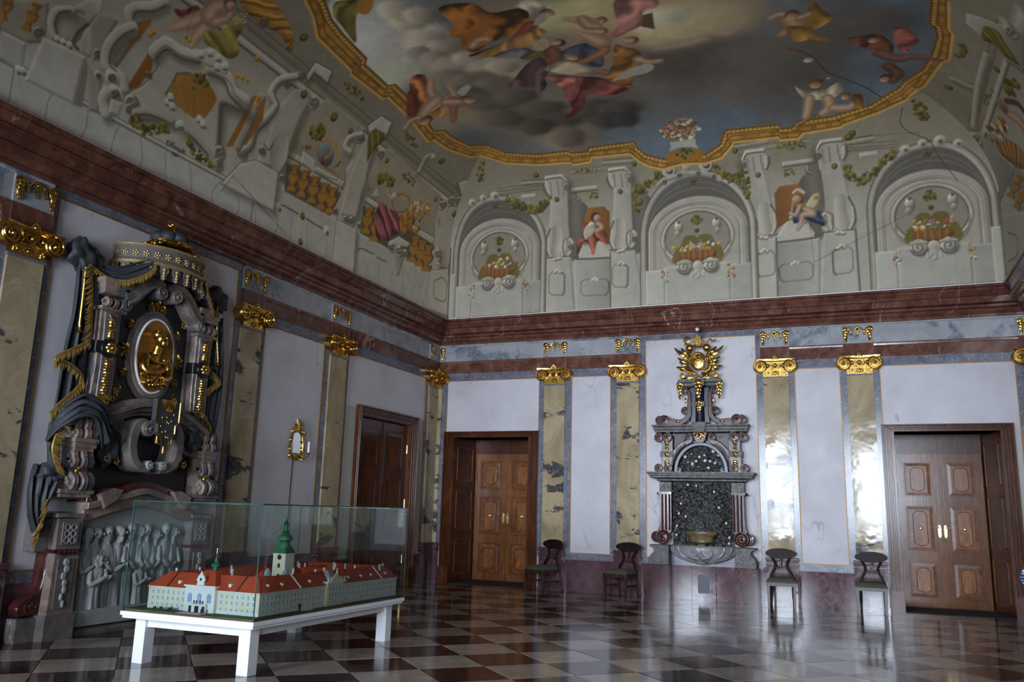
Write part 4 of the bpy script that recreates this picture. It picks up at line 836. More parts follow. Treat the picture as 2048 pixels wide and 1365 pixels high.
for sx in (-1, 1):
    X = lambda a, b: (min(sx*a, sx*b), max(sx*a, sx*b)); cu = sx*1.13
    console(cu, .44, 2.40, 2.30, .052, .07, .05)
    m = MB(); m.box(*X(.97, 1.29), -.47, 0, 2.165, 2.215); m.box(*X(.95, 1.31), -.49, 0, 2.215, 2.255); m.box(*X(.99, 1.27), -.45, 0, 2.13, 2.165); m.build('console_cap', 'warm_stone', Mo, 0)
    console(cu, .43, 2.08, 2.03, .05, .065, .055)
    MB().box(*X(.99, 1.27), -.36, 0, 1.77, 2.13).build('console_die', 'warm_stone', Mo, 0)
    fm = MB(); fm.ball((cu, -.39, 1.98), (.045, .04, .06), 9, 7); fm.ball((cu-.03, -.385, 1.94), (.03, .03, .035), 8, 5); fm.ball((cu+.03, -.385, 1.94), (.03, .03, .035), 8, 5); fm.ball((cu, -.38, 2.03), (.03, .03, .03), 8, 5); fm.build('gilt_mask', 'old_gold', Mo)
    console(cu, .46, 1.87, 1.84, .052, .07, .075)
    # main side pilaster with drops
    pl = [(sx*.64, 2.45), (sx*.93, 2.45), (sx*.90, 2.95), (sx*.91, 3.62), (sx*.62, 3.62), (sx*.62, 2.9)]
    MB().prism(pl, -.24, 0, .012).build('side_pilaster', 'warm_stone', Mo, 25)
    MB().prism([(sx*.68, 2.55), (sx*.85, 2.55), (sx*.84, 2.95), (sx*.86, 3.58), (sx*.67, 3.58), (sx*.67, 2.95)], -.255, -.2, .01).build('pilaster_field', 'grey_stone', Mo, 25)
    MB().prism([(sx*.58, 3.10), (sx*.95, 3.10), (sx*.95, 3.24), (sx*.58, 3.24)], -.265, 0, .008).build('slate_band', 'slate', Mo, 0)
    MB().lathe([(0, -.30), (.06, -.295), (.105, -.285), (.115, -.26), (.115, -.2)], (sx*.765, 0, 3.17), 20, axis='y').build('slate_disc', 'slate', Mo)
    m = MB()
    for k in range(6): a = k*PI/3; m.ball((sx*.765+.045*math.cos(a), -.305, 3.17+.045*math.sin(a)), (.032, .022, .032), 8, 5)
    m.ball((sx*.765, -.325, 3.17), .024, 8, 6); m.build('rosette', 'gold' if sx < 0 else 'old_gold', Mo)
    m = MB()
    for z, r in ((3.50, .022), (3.47, .034), (3.43, .03), (3.37, .02), (3.34, .03), (3.31, .034)): m.ball((sx*.765, -.265, z), (r*1.2, .03, r), 8, 5)
    m.tube(smooth_path([(sx*.72, -.26, 3.55), (sx*.765, -.28, 3.51), (sx*.81, -.26, 3.56)], 5), .01, 5); m.build('upper_drop', 'old_gold', Mo)
    m = MB()
    for k in range(13): z = 3.02-k*.034; r = .03+.008*math.sin(k*2.1); m.ball((sx*.765+.008*math.sin(k*1.7), -.265, z), (r, .03, .022), 8, 5)
    m.build('lower_drop', 'gold' if sx < 0 else 'old_gold', Mo)
    lf = MB(); leaf_drop(lf, sx*.77, 2.60, .20, .22, -.27, sx); lf.build('foot_leaf', 'old_gold', Mo)
    # capital
    m = MB(); m.box(*X(.59, .95), -.29, 0, 3.60, 3.64)
    m.build('capital_neck', 'warm_stone', Mo, 0)
    for k in range(3):
        c = sx*.765+(k-1)*.10; drum(c, .042, .26, 3.70, .062, k != 1).build('capital_roll', 'warm_stone', Mo)
    scroll_roll(sx*.60, 3.72, .075, -.33, -.05, -sx).build('capital_scroll', 'warm_stone', Mo)
    MB().ressaut([(0, 3.76), (.03, 3.80), (.03, 3.84), (.05, 3.87), (.05, 3.90), (.08, 3.93), (.08, 3.97), (0, 3.97)], *X(.64, .90), 0).mapv(lambda x, y, z: (x, y-(.25 if y < -1e-6 else 0), z)).build('impost', 'warm_stone', Mo, 20)
    # scroll pediment
    pd = smooth_path([(sx*.62, 3.80), (sx*.50, 3.87), (sx*.38, 3.99), (sx*.25, 4.09), (sx*.12, 4.10), (sx*.04, 4.03)], 8)
    MB().band(pd, np.interp(np.linspace(0, 1, len(pd)), [0, .5, 1], [.11, .095, .05]), -.30, 0, .02).build('pediment_scroll', 'warm_stone', Mo, 40)
    pd2 = [(x*.98, z-.055) for x, z in pd]; MB().band(pd2, .02, -.325, -.2, .006).build('pediment_rib', 'grey_stone', Mo, 40)
    scroll_roll(sx*.115, 3.99, .09, -.36, 0, -sx).build('pediment_volute', 'warm_stone', Mo)
    # inner border of the slate field
    MB().band([(sx*.60, 2.55), (sx*.585, 3.0), (sx*.585, 3.7)], .02, -.15, 0).build('field_border', 'grey_stone', Mo, 0)
    for (x, z) in ((.50, 3.72), (.50, 2.62), (.47, 2.72)):
        m = MB()
        for k in range(5): a = k*2*PI/5; m.ball((sx*x+.03*math.cos(a), -.12, z+.03*math.sin(a)), (.02, .014, .02), 6, 4)
        m.tube(smooth_path([(sx*x, -.12, z), (sx*(x-.06), -.125, z+.05), (sx*(x-.02), -.12, z+.1)], 5), .007, 5); m.build('gilt_sprig', 'old_gold', Mo)
    # C-scroll frame of the oval opening
    cs = smooth_path([(sx*.13, 2.30), (sx*.22, 2.36), (sx*.33, 2.30), (sx*.37, 2.12), (sx*.33, 1.95), (sx*.22, 1.85), (sx*.08, 1.83)], 8)
    MB().band(cs, np.interp(np.linspace(0, 1, len(cs)), [0, .3, .6, 1], [.05, .07, .06, .045]), -.40, 0, .015).build('oval_scroll', 'grey_stone', Mo, 40)
    scroll_roll(sx*.19, 2.30, .095, -.46, 0, sx).build('oval_volute', 'grey_stone', Mo); scroll_roll(sx*.10, 1.875, .055, -.44, 0, -sx).build('oval_foot', 'relief', Mo)
    # arch moulding above the opening
    am = smooth_path([(sx*.88, 2.33), (sx*.70, 2.42), (sx*.5, 2.50), (sx*.25, 2.58), (sx*.0, 2.60)], 8)
    for k, (dz, hw_, o) in enumerate(((.05, .025, .34), (0, .03, .38), (-.055, .03, .32), (-.11, .022, .27))): MB().band([(x, z+dz) for x, z in am], hw_, -o, 0, .008).build('arch_moulding', 'grey_stone' if k else 'warm_stone', Mo, 40)
    MB().prism([(sx*.95, 2.26), (sx*.40, 2.44), (sx*.36, 2.10), (sx*.60, 2.05), (sx*.95, 2.0)], -.24, 0, .015).build('cheek', 'grey_stone', Mo, 30)
    for (x, z) in ((.52, 2.0), (.60, 1.92), (.46, 1.9), (.78, 2.12)):
        m = MB()
        for k in range(5): a = k*2*PI/5; m.ball((sx*x+.03*math.cos(a), -.26, z+.03*math.sin(a)), (.02, .014, .02), 6, 4)
        m.build('gilt_sprig', 'old_gold', Mo)
MB().lathe([(0, 0), (.33, 0)], (0, -.13, 2.08), 24, axis='y').build('oval_dark', 'slate', Mo)
# medallion
mz = 3.22
def oval(rx, rz, n=48): return [(rx*math.cos(a), mz+rz*math.sin(a)) for a in np.linspace(0, 2*PI, n+1)[:-1]]
MB().prism(oval(.40, .58), -.16, 0, .03).build('medallion_mount', 'grey_stone', Mo, 40)
MB().prism(oval(.355, .53), -.18, -.1, .02).build('medallion_frame', 'warm_stone', Mo, 40)
MB().tube([(x, -.185, z) for x, z in oval(.295, .46)], .016, 8, True).build('medallion_rim', 'white_paint', Mo)
MB().lathe([(0, -.184), (.26, -.186), (.285, -.20), (.295, -.18)], (0, 0, mz), 40, axis='y').mapv(lambda x, y, z: (x, y, mz+(z-mz)*1.55)).build('medallion_field', 'ochre_gold', Mo, 40)
b = MB()   # gilt half-length figure in high relief
b.grid(lambda a, v: ((.20-.06*v+.03*math.sin(v*6))*-math.cos(PI*a)*(1.0 if v < .8 else 1-1.6*(v-.8)), -.16-.09*math.sin(PI*a)*(1-.3*v), 2.84+.42*v), 20, 14)
b.tube([(0, -.2, 3.24), (.01, -.22, 3.34)], .055, 10); b.ball((.015, -.24, 3.44), (.068, .075, .095), 14, 10); b.ball((.03, -.285, 3.39), (.05, .05, .07), 10, 8); b.ball((-.01, -.225, 3.48), (.08, .075, .07), 12, 8); b.ball((.04, -.315, 3.45), (.014, .018, .022), 7, 5)
for k in range(7): a = k*.5; b.ball((-.06+.035*k*.6, -.27, 3.52+.02*math.sin(a*2)), (.022, .02, .018), 7, 5)
b.tube(smooth_path([(-.15, -.2, 3.20), (-.20, -.24, 3.05), (-.12, -.29, 2.98), (.02, -.30, 3.04)], 5), [.06]*5+[.055]*5+[.045]*6, 9)
b.tube(smooth_path([(.15, -.2, 3.20), (.20, -.24, 3.07), (.16, -.27, 2.96), (.06, -.29, 2.93)], 5), [.055]*5+[.05]*5+[.04]*6, 9)
b.ball((.04, -.31, 3.05), .038, 9, 7); b.tube([(-.08, -.3, 2.86), (.08, -.32, 3.12)], .016, 7); b.tube([(p[0], -.25, p[1]) for p in arc(0, 3.2, .14, .07, PI, 2*PI, 12)], .02, 7)
for k in range(9): b.ball((-.16+.04*k, -.24-.02*(k % 2), 2.87+.03*math.sin(k*1.9)), (.035, .03, .04), 8, 6)
b.build('portrait_relief', 'gold', Mo, 60, label='gilt half-length portrait figure in high relief')
for (x, z, s) in [(0, 3.86, 1.3), (-.1, 3.83, .8), (.1, 3.83, .8), (0, 2.60, 1.2), (-.1, 2.66, .7), (.1, 2.66, .7), (-.41, 3.22, 1.3), (.41, 3.22, 1.3), (-.40, 2.95, .8), (-.37, 3.55, .8), (.40, 2.95, .8), (.37, 3.55, .8)]:
    m = MB()
    for k in range(7): a = k*2*PI/7; m.tube(smooth_path([(x, -.13, z), (x+.04*s*math.cos(a), -.15, z+.04*s*math.sin(a)), (x+.075*s*math.cos(a+.5), -.14, z+.075*s*math.sin(a+.5))], 4), [.009*s]*5+[.013*s]*4, 5)
    m.build('gilt_ornament', 'old_gold', Mo)
# lambrequin cloth over the keystone
lam = MB(); lam.prism([(-.19, 2.66), (.19, 2.66), (.19, 2.40), (.14, 2.36), (.14, 2.26), (.085, 2.22), (.05, 2.12), (-.05, 2.12), (-.085, 2.22), (-.14, 2.26), (-.14, 2.36), (-.19, 2.40)], -.50, -.44, .01); la = lam.build('lambrequin', 'drape', Mo, 0)
m = MB(); m.prism([(-.12, 2.66), (.12, 2.66), (.09, 2.57), (.04, 2.52), (-.04, 2.52), (-.09, 2.57)], -.512, -.49); 
for k in range(5): x = (k-2)*.045; m.tube([(x*.2, -.515, 2.65), (x, -.52, 2.55)], .009, 5)
m.build('gilt_shell', 'old_gold', la)
m = MB(); m.tube([(p[0], -.503, p[1]) for p in [(-.185, 2.65), (-.185, 2.405), (-.135, 2.365), (-.135, 2.265), (-.08, 2.225), (-.05, 2.125), (.05, 2.125), (.08, 2.225), (.135, 2.265), (.135, 2.365), (.185, 2.405), (.185, 2.65)]], .009, 5)
for x, z in ((-.115, 2.2), (0, 2.09), (.115, 2.2)): m.lathe([(0, .03), (.02, .02), (.014, 0), (.028, -.07), (.0, -.075)], (x, -.48, z), 9)
for k in range(14): m.ball((R_.uniform(-.1, .1), -.503, R_.uniform(2.2, 2.5)), (.012, .008, .016), 6, 4)
m.build('gilt_edging', 'old_gold', la)
# canopy ring with tabs
CZ = 4.28; CRX, CRY = .66, .56
def canopy(prof, nm, mt, a0=PI, a1=2*PI, n=40, par=Mo):
    m = MB(); vs = []
    for i in range(n+1):
        a = a0+(a1-a0)*i/n
        for d, z in prof: vs.append(((CRX+d)*math.cos(a), (CRY+d)*math.sin(a), z))
    K = len(prof); m.add(vs, [(i*K+k, (i+1)*K+k, (i+1)*K+k+1, i*K+k+1) for i in range(n) for k in range(K-1)]); return m.build(nm, mt, par, 30)
cn = canopy([(-.06, CZ-.02), (.0, CZ-.02), (.0, CZ+.03), (-.02, CZ+.05), (-.025, CZ+.17), (-.01, CZ+.19), (-.005, CZ+.23), (-.05, CZ+.24), (-.30, CZ+.30), (-.48, CZ+.31)], 'canopy', 'canopy_cloth')
canopy([(.006, CZ-.03), (.018, CZ-.015), (.018, CZ+.01), (.004, CZ+.02)], 'canopy_edge', 'pale_gold', par=cn); canopy([(-.002, CZ+.195), (.008, CZ+.205), (.008, CZ+.225), (-.006, CZ+.232)], 'canopy_rim', 'pale_gold', par=cn)
for k in range(15):
    a = PI+PI*(k+.5)/15; c, s_ = math.cos(a), math.sin(a); x, y = (CRX-.018)*c, (CRY-.018)*s_; tx, ty = -s_, c; m = MB()
    for q in range(5): b_ = q*2*PI/5; m.ball((x+tx*.028*math.cos(b_), y+ty*.028*math.cos(b_), CZ+.11+.03*math.sin(b_)), (.014, .014, .014), 6, 4)
    m.ball((x, y, CZ+.11), .015, 6, 5); m.build('canopy_flower', 'pale_gold', cn)
for k in range(13):
    a = PI+PI*(k+.5)/13; c, s_ = math.cos(a), math.sin(a); tx, ty = -s_*1.0, c*1.0; m = MB(); out = []
    pts = [(-.05, 0), (.05, 0), (.055, -.07), (.035, -.10), (.03, -.16), (0, -.18), (-.03, -.16), (-.035, -.10), (-.055, -.07)]
    x, y = CRX*c, CRY*s_; n_ = len(pts); v0 = [(x+tx*p+c*.012, y+ty*p+s_*.012, CZ-.02+z) for p, z in pts]; v1 = [(x+tx*p-c*.012, y+ty*p-s_*.012, CZ-.02+z) for p, z in pts]
    m.add(v0+v1, [tuple(range(n_)), tuple(range(2*n_-1, n_-1, -1))]+[(i, n_+i, n_+(i+1) % n_, (i+1) % n_) for i in range(n_)]); tb = m.build('canopy_tab', 'canopy_cloth', cn, 0)
    g = MB(); g.ball((x+c*.02, y+s_*.02, CZ-.065), .022, 8, 5); g.ball((x+c*.02, y+s_*.02, CZ-.105), (.016, .016, .03), 8, 5); g.ball((x+c*.02, y+s_*.02, CZ-.145), .022, 8, 5); g.ball((x+c*.02, y+s_*.02, CZ-.178), .018, 8, 5); g.build('tab_boss', 'pale_gold', tb)
# cushion crown on top
cr = MB(); cr.lathe([(.0, 0), (.24, 0), (.27, .02), (.27, .05), (.24, .07), (.24, .09), (.0, .09)], (0, -.22, CZ+.30), 28); cr.build('crown_ring', 'gold', Mo, 30)
for k in range(10): a = 2*PI*k/10; MB().ball((.27*math.cos(a), -.22+.27*math.sin(a), CZ+.345), (.035, .035, .03), 8, 5).build('crown_stud', 'gold', Mo)
for k in range(7): a = 2*PI*k/7+.2; MB().ball((.15*math.cos(a), -.22+.15*math.sin(a), CZ+.44), (.10, .10, .085), 12, 8).build('crown_lobe', 'drape', Mo)
fn = MB(); fn.lathe([(.0, .16), (.02, .15), (.05, .1), (.07, .05), (.075, .01), (.05, 0), (.0, 0)], (0, -.22, CZ+.50), 12)
for k in range(16): a = k*2.4; fn.ball((.055*math.cos(a)*(1-k/22), -.22+.055*math.sin(a)*(1-k/22), CZ+.51+k*.009), .022, 6, 5)
fn.build('crown_finial', 'gold', Mo)
for sx in (-1, 1):
    m = MB(); m.tube(smooth_path([(sx*.26, -.30, CZ+.33), (sx*.36, -.36, CZ+.31), (sx*.46, -.36, CZ+.25)], 5), .022, 7); m.ball((sx*.3, -.38, CZ+.30), .03, 8, 6); m.ball((sx*.4, -.40, CZ+.26), .025, 8, 6); m.build('crown_garland', 'gold', Mo)
# --- drapery: knots, swags and hanging folds
def lumpy(cx, cy, cz, r, sx):
    def f(u, v):
        a = 2*PI*u; th = PI*v; k = 1+.20*math.sin(3*a+2*th)+.13*math.sin(5*a-4*th+1)+.10*math.sin(7*th+2*a)
        return (cx+r[0]*k*math.sin(th)*math.cos(a), cy+r[1]*k*math.sin(th)*math.sin(a), cz+r[2]*k*math.cos(th))
    return MB().grid(f, 28, 18)
def cloth(A, B, nm, mt, folds=5, amp=.045, nu=40, nv=40, par=Mo, ph=0.0):   # ruled sheet between edge curves A and B (3D), with folds
    A = np.array(smooth_path(A, 10)); B = np.array(smooth_path(B, 10))
    def ev(C, v): t = v*(len(C)-1); i = min(int(t), len(C)-2); return C[i]+(C[i+1]-C[i])*(t-i)
    def f(u, v):
        p = ev(A, v)*(1-u)+ev(B, v)*u; d = amp*(math.sin(folds*2*PI*u+ph+1.2*math.sin(3*v))+.4*math.sin(folds*4.3*PI*u+2*v))*(.35+.65*min(1, v*3))
        return (p[0], p[1]-d, p[2])
    o = MB().grid(f, nu, nv).build(nm, mt, par, 60)
    md = o.modifiers.new('thickness', 'SOLIDIFY'); md.thickness = .02; md.offset = 1; return o
def fringe(path, w, par, nm='fringe', hang=(0, 0, -1), n=6):
    P = np.array(smooth_path(path, 10)); h = np.array(hang, float); m = MB(); L = np.concatenate([[0], np.cumsum(np.linalg.norm(np.diff(P, axis=0), axis=1))]); w *= 1.3; T = np.arange(0, L[-1], .027)
    for k, t in enumerate(T):
        p = np.array([np.interp(t, L, P[:, i]) for i in range(3)]); hh = h+np.array([R_.uniform(-.2, .2), R_.uniform(-.1, .1), R_.uniform(-.1, .1)]); hh /= np.linalg.norm(hh)
        m.tube([tuple(p), tuple(p+hh*w*.5+np.array([0, -.015, 0])), tuple(p+hh*w*R_.uniform(.85, 1.1))], [.010, .014, .004], 5)
    m.tube([tuple(p) for p in P], .016, 6); return m.build(nm, 'fringe_gold', par, 60, kind='stuff')
for sx in (-1, 1):
    ku = -1.16 if sx < 0 else 1.05
    kn = lumpy(ku, -.10, 4.20, (.16, .12, .16), sx).build('drape_knot', 'drape', Mo, 60); lumpy(ku-sx*.18, -.10, 4.17, (.10, .09, .12), sx).build('knot_lobe', 'drape', kn, 60)
    # swag from knot to canopy
    sw = cloth([(ku, -.14, 4.13), (sx*.90, -.22, 4.0), (sx*.72, -.34, 3.99), (sx*.50, -.44, 4.14), (sx*.42, -.46, 4.25)], [(ku, -.10, 4.20), (sx*.92, -.16, 4.14), (sx*.75, -.25, 4.16), (sx*.56, -.36, 4.26), (sx*.46, -.42, 4.30)], 'swag', 'drape', 2, .02)
    fringe([(ku-sx*.02, -.16, 4.12), (sx*.90, -.25, 3.99), (sx*.72, -.37, 3.98), (sx*.50, -.47, 4.13), (sx*.42, -.48, 4.25)], .06, sw)
    # long hanging sheet
    if sx < 0:
        # outer edge, inner edge (photographed left side)
        Aa = [Lp(158, 522, .10), Lp(143, 610, .12), Lp(122, 700, .12), Lp(104, 800, .14), Lp(97, 850, .16)]
        Bb = [Lp(186, 528, .14), Lp(204, 610, .12), Lp(206, 700, .10), Lp(200, 780, .10), Lp(190, 830, .12)]
        dr = cloth(Aa, Bb, 'drape_fall', 'drape', 4, .04)
        fringe([Lp(181, 530, .20), Lp(184, 600, .21), Lp(182, 660, .22), Lp(180, 682, .22)], .10, dr, hang=(-.5, -.1, -.5))
        fringe([Lp(180, 682, .22), Lp(150, 696, .24), Lp(115, 712, .24), Lp(110, 724, .24)], .085, dr)
        fringe([Lp(112, 716, .23), Lp(140, 728, .22), Lp(160, 746, .21), Lp(166, 762, .21)], .08, dr)
        fringe([Lp(166, 762, .21), Lp(148, 782, .22), Lp(120, 806, .24), Lp(100, 826, .24)], .10, dr)
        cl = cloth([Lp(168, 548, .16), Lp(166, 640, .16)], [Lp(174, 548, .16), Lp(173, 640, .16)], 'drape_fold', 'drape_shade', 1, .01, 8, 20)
        m = MB(); m.tube([Lp(172, 535, .2), Lp(165, 600, .2), Lp(159, 650, .2)], .012, 6); m.lathe([(0, .04), (.022, .03), (.015, .0), (.035, -.05), (.0, -.06)], Lp(159, 656, .2), 9); m.build('cord_tassel', 'old_gold', dr)
        b1 = cloth([Lp(108, 848, .20), Lp(125, 812, .26), Lp(165, 790, .34), Lp(200, 812, .36), Lp(220, 842, .34)], [Lp(95, 885, .24), Lp(118, 858, .34), Lp(160, 834, .44), Lp(192, 845, .46), Lp(205, 900, .34)], 'drape_bunch', 'drape', 3, .05)
        b2 = cloth([Lp(100, 846, .18), Lp(92, 890, .18), Lp(96, 930, .2), Lp(112, 955, .2)], [Lp(130, 840, .26), Lp(118, 880, .26), Lp(112, 920, .26), Lp(128, 945, .26)], 'drape_loop', 'drape', 2, .03)
        fringe([Lp(132, 840, .30), Lp(112, 872, .31), Lp(105, 905, .31), Lp(118, 945, .30)], .085, b2, hang=(.75, -.1, -.45))
        b3 = cloth([Lp(68, 930, .12), Lp(52, 970, .14), Lp(52, 1030, .14), Lp(68, 1072, .14)], [Lp(125, 930, .22), Lp(110, 965, .24), Lp(94, 1000, .22), Lp(88, 1050, .18)], 'drape_tail', 'drape', 3, .05)
        fringe([Lp(94, 1000, .26), Lp(88, 1030, .25), Lp(76, 1060, .24), Lp(68, 1072, .22)], .11, b3, hang=(-.3, -.1, -.7))
        b4 = lumpy(*Lp(102, 945, .2), (.14, .12, .09), 1).build('drape_gather', 'drape', Mo, 60)
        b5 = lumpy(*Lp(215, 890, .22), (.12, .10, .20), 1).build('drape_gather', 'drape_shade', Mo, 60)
    else:
        Aa = [Lp(442, 615, .10), Lp(440, 700, .12), Lp(438, 780, .12), Lp(425, 868, .14)]
        Bb = [Lp(424, 612, .14), Lp(400, 690, .12), Lp(392, 780, .10), Lp(392, 866, .12)]
        dr = cloth(Aa, Bb, 'drape_fall', 'drape', 4, .035)
        fringe([Lp(424, 615, .20), Lp(418, 660, .21), Lp(413, 710, .22), Lp(413, 738, .22)], .09, dr, hang=(.3, -.1, -.6))
        fringe([Lp(413, 738, .22), Lp(428, 748, .24), Lp(440, 762, .24)], .08, dr); fringe([Lp(440, 762, .23), Lp(420, 776, .22), Lp(400, 788, .21), Lp(397, 800, .21)], .085, dr); fringe([Lp(397, 800, .21), Lp(408, 830, .22), Lp(422, 858, .22)], .085, dr)
        m = MB(); m.tube([Lp(434, 615, .2), Lp(434, 680, .2), Lp(436, 720, .2)], .012, 6); m.lathe([(0, .04), (.022, .03), (.015, .0), (.035, -.05), (.0, -.06)], Lp(435, 726, .2), 9); m.build('cord_tassel', 'old_gold', dr)
        b1 = lumpy(*Lp(385, 848, .25), (.14, .12, .12), 1).build('drape_gather', 'drape', Mo, 60); b2 = lumpy(*Lp(385, 880, .25), (.10, .10, .14), 1).build('drape_gather', 'drape_shade', Mo, 60)
        b3 = lumpy(*Lp(420, 975, .16), (.10, .10, .12), 1).build('drape_gather', 'drape', Mo, 60)
        fringe([Lp(404, 925, .2), Lp(402, 945, .2), Lp(398, 965, .2)], .08, dr)
# dark backing of the hanging cloth behind the pilasters
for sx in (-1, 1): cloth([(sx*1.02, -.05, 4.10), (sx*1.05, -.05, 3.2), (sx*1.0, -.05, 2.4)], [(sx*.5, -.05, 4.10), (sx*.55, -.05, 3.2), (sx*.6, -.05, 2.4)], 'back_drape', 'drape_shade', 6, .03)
MB().prism([(-.66, 3.6), (.66, 3.6), (.60, 4.25), (-.60, 4.25)], -.06, 0).build('canopy_back', 'slate', Mo, 0)
# settle the lower storey on its measured heights, widths and projections
LOW = ('base_', 'pier', 'husk', 'side_scroll', 'scroll_eye', 'bead_band', 'lattice', 'wing_cap', 'hearth')
def settle(o, zf, ku, ko):
    co = np.empty(len(o.data.vertices)*3); o.data.vertices.foreach_get('co', co); co = co.reshape(-1, 3)
    co[:, 0] *= ku; co[:, 1] *= ko; co[:, 2] = zf(co[:, 2]); o.data.vertices.foreach_set('co', co.ravel()); o.data.update()
for o in list(Mo.children_recursive):
    n = o.name
    if n.startswith('pilaster'): continue
    if n.startswith(LOW): settle(o, lambda z: np.interp(z, [0, .37, 1.04, 1.47, 1.77], [0, .26, .90, 1.25, 1.56]), .87, .62)
    elif n.startswith('mantel'): settle(o, lambda z: 1.26+(z-1.46)*.76, .87, .66)
    elif n.startswith(('console', 'gilt_mask')): settle(o, lambda z: 1.56+(z-1.77)*(.80/.70), .87, .75)
# ================================================================== display table, architectural model and glass case
TX0, TX1, TY0, TY1, TZ = 1.82, 3.33, -9.66, -7.03, .46    # table top outline and height
T = thing('display_table', 'white wooden table under the glass case with the building model', 'table', ((TX0+TX1)/2, (TY0+TY1)/2, 0))
hx, hy = (TX1-TX0)/2, (TY1-TY0)/2
m = MB(); m.box(-hx, hx, -hy, hy, TZ-.035, TZ); m.box(-hx+.015, hx-.015, -hy+.015, hy-.015, TZ-.06, TZ-.035); m.build('top', 'white_paint', T, 0)
lw = .12
for sx in (-1, 1):
    for sy in (-1, 1):
        cx, cy = sx*(hx-.10-lw/2), sy*(hy-.10-lw/2); MB().box(cx-lw/2, cx+lw/2, cy-lw/2, cy+lw/2, 0, TZ-.06).build('leg', 'white_paint', T, 0)
    MB().box(-hx+.22, hx-.22, sx*(hy-.15)-.02, sx*(hy-.15)+.02, TZ-.14, TZ-.06).build('apron', 'white_paint', T, 0)
    MB().box(sx*(hx-.15)-.02, sx*(hx-.15)+.02, -hy+.22, hy-.22, TZ-.14, TZ-.06).build('apron', 'white_paint', T, 0)
# ---- model
plain('cream_wall', lin(226, 216, 186), .6, var=.04, sc=30); plain('pale_wall', lin(232, 230, 228), .6, var=.03); plain('roof_red', lin(172, 60, 26), .65, sc=60, var=.18)
plain('copper', lin(44, 112, 78), .4, sc=20, var=.2); plain('model_grass', lin(32, 74, 40), .95, sc=60, var=.3); plain('model_window', lin(150, 172, 206), .25); plain('model_dark', lin(40, 34, 34), .5); plain('board', lin(120, 84, 56), .6)
plain('model_yellow', lin(226, 212, 168), .6, var=.05); plain('model_grey', lin(150, 152, 162), .6)
MX, MYY = (TX0+TX1)/2, (TY0+TY1)/2; gx, gy = hx-.03, hy-.03
Md = thing('building_model', 'scale model of a palace with red roofs and green onion tower in a glass case', 'model', (MX+.04, MYY+.045, TZ))
MB().box(-gx-.04, gx-.04, -gy-.045, gy-.045, .0, .018).build('base_board', 'board', Md, 0)
MB().box(-gx-.04, gx-.04, -gy-.045, gy-.045, .018, .026).build('lawn', 'model_grass', Md, 0)
EX, EY0, EY1, WH, WD, RH = .625, -1.20, 1.20, .20, .23, .125   # outline of the palace, wall height, wing depth, roof rise
Z0 = .026
def wing(x0, x1, y0, y1, ridge, nm='wing', hip=(True, True), wh=WH, rh=RH, mat='cream_wall'):
    w = MB().box(x0, x1, y0, y1, Z0, Z0+wh).build(nm, mat, Md, 0); e = .018; z = Z0+wh; r = MB()
    a0, a1, b0, b1 = x0-e, x1+e, y0-e, y1+e
    if ridge == 'x':
        h = (b1-b0)/2; p, q = (a0+(h if hip[0] else 0), (b0+b1)/2), (a1-(h if hip[1] else 0), (b0+b1)/2)
        r.add([(a0, b0, z), (a1, b0, z), (a1, b1, z), (a0, b1, z), (p[0], p[1], z+rh), (q[0], q[1], z+rh)], [(0, 1, 5, 4), (1, 2, 5), (2, 3, 4, 5), (3, 0, 4), (3, 2, 1, 0)])
    else:
        h = (a1-a0)/2; p, q = ((a0+a1)/2, b0+(h if hip[0] else 0)), ((a0+a1)/2, b1-(h if hip[1] else 0))
        r.add([(a0, b0, z), (a1, b0, z), (a1, b1, z), (a0, b1, z), (p[0], p[1], z+rh), (q[0], q[1], z+rh)], [(0, 1, 4), (1, 2, 5, 4), (2, 3, 5), (3, 0, 4, 5), (3, 2, 1, 0)])
    r.build('roof', 'roof_red', w, 0); return w
fw = wing(-EX, EX, EY0, EY0+WD, 'x'); bw_ = wing(-EX, EX, EY1-WD, EY1, 'x'); rw = wing(EX-WD, EX-.001, EY0+.004, EY1-.004, 'y'); lw_ = wing(-EX+.001, -EX+WD, EY0+.004, EY1-.004, 'y')
wing(-.10, .10, EY0+WD, -.36, 'y', hip=(False, True), wh=WH*.55); wing(-EX+.1, EX-.1, -.36, -.20, 'x', wh=WH*.62, rh=.085); wing(-.30, -.12, -.2, EY1-.1, 'y', wh=WH*.9); wing(-EX+.1, EX-.1, .45, .62, 'x', wh=WH*.9)
# corner and centre pavilions with seams, cornice lines and windows
def windows(fixed, axis, w0, w1, n, face, z_rows, ww=.016, nm='windows', par=Md, mat='model_window', hs=(.034, .032, .026)):
    m = MB(); fr = MB()
    for i in range(n):
        c = w0+(w1-w0)*(i+.5)/n
        for z, h in zip(z_rows, hs):
            if axis == 'x': m.box(c-ww/2, c+ww/2, *sorted((fixed, fixed+face*.004)), Z0+z-h/2, Z0+z+h/2); fr.box(c-ww*.85, c+ww*.85, *sorted((fixed, fixed+face*.0025)), Z0+z-h*.68, Z0+z+h*.68)
            else: m.box(*sorted((fixed, fixed+face*.004)), c-ww/2, c+ww/2, Z0+z-h/2, Z0+z+h/2); fr.box(*sorted((fixed, fixed+face*.0025)), c-ww*.85, c+ww*.85, Z0+z-h*.68, Z0+z+h*.68)
    o = m.build(nm, mat, par, 0, kind='stuff'); fr.build('window_surrounds', 'pale_wall', par, 0, kind='stuff'); return o
rows = (.150, .098, .038)
windows(EY0, 'x', -EX+.02, -.19, 7, -1, rows, par=fw); windows(EY0, 'x', .19, EX-.02, 7, -1, rows, par=fw)
windows(EX, 'y', EY0+.02, -.20, 17, 1, rows, par=rw); windows(EX, 'y', .10, EY1-.02, 19, 1, rows, par=rw)
m = MB()
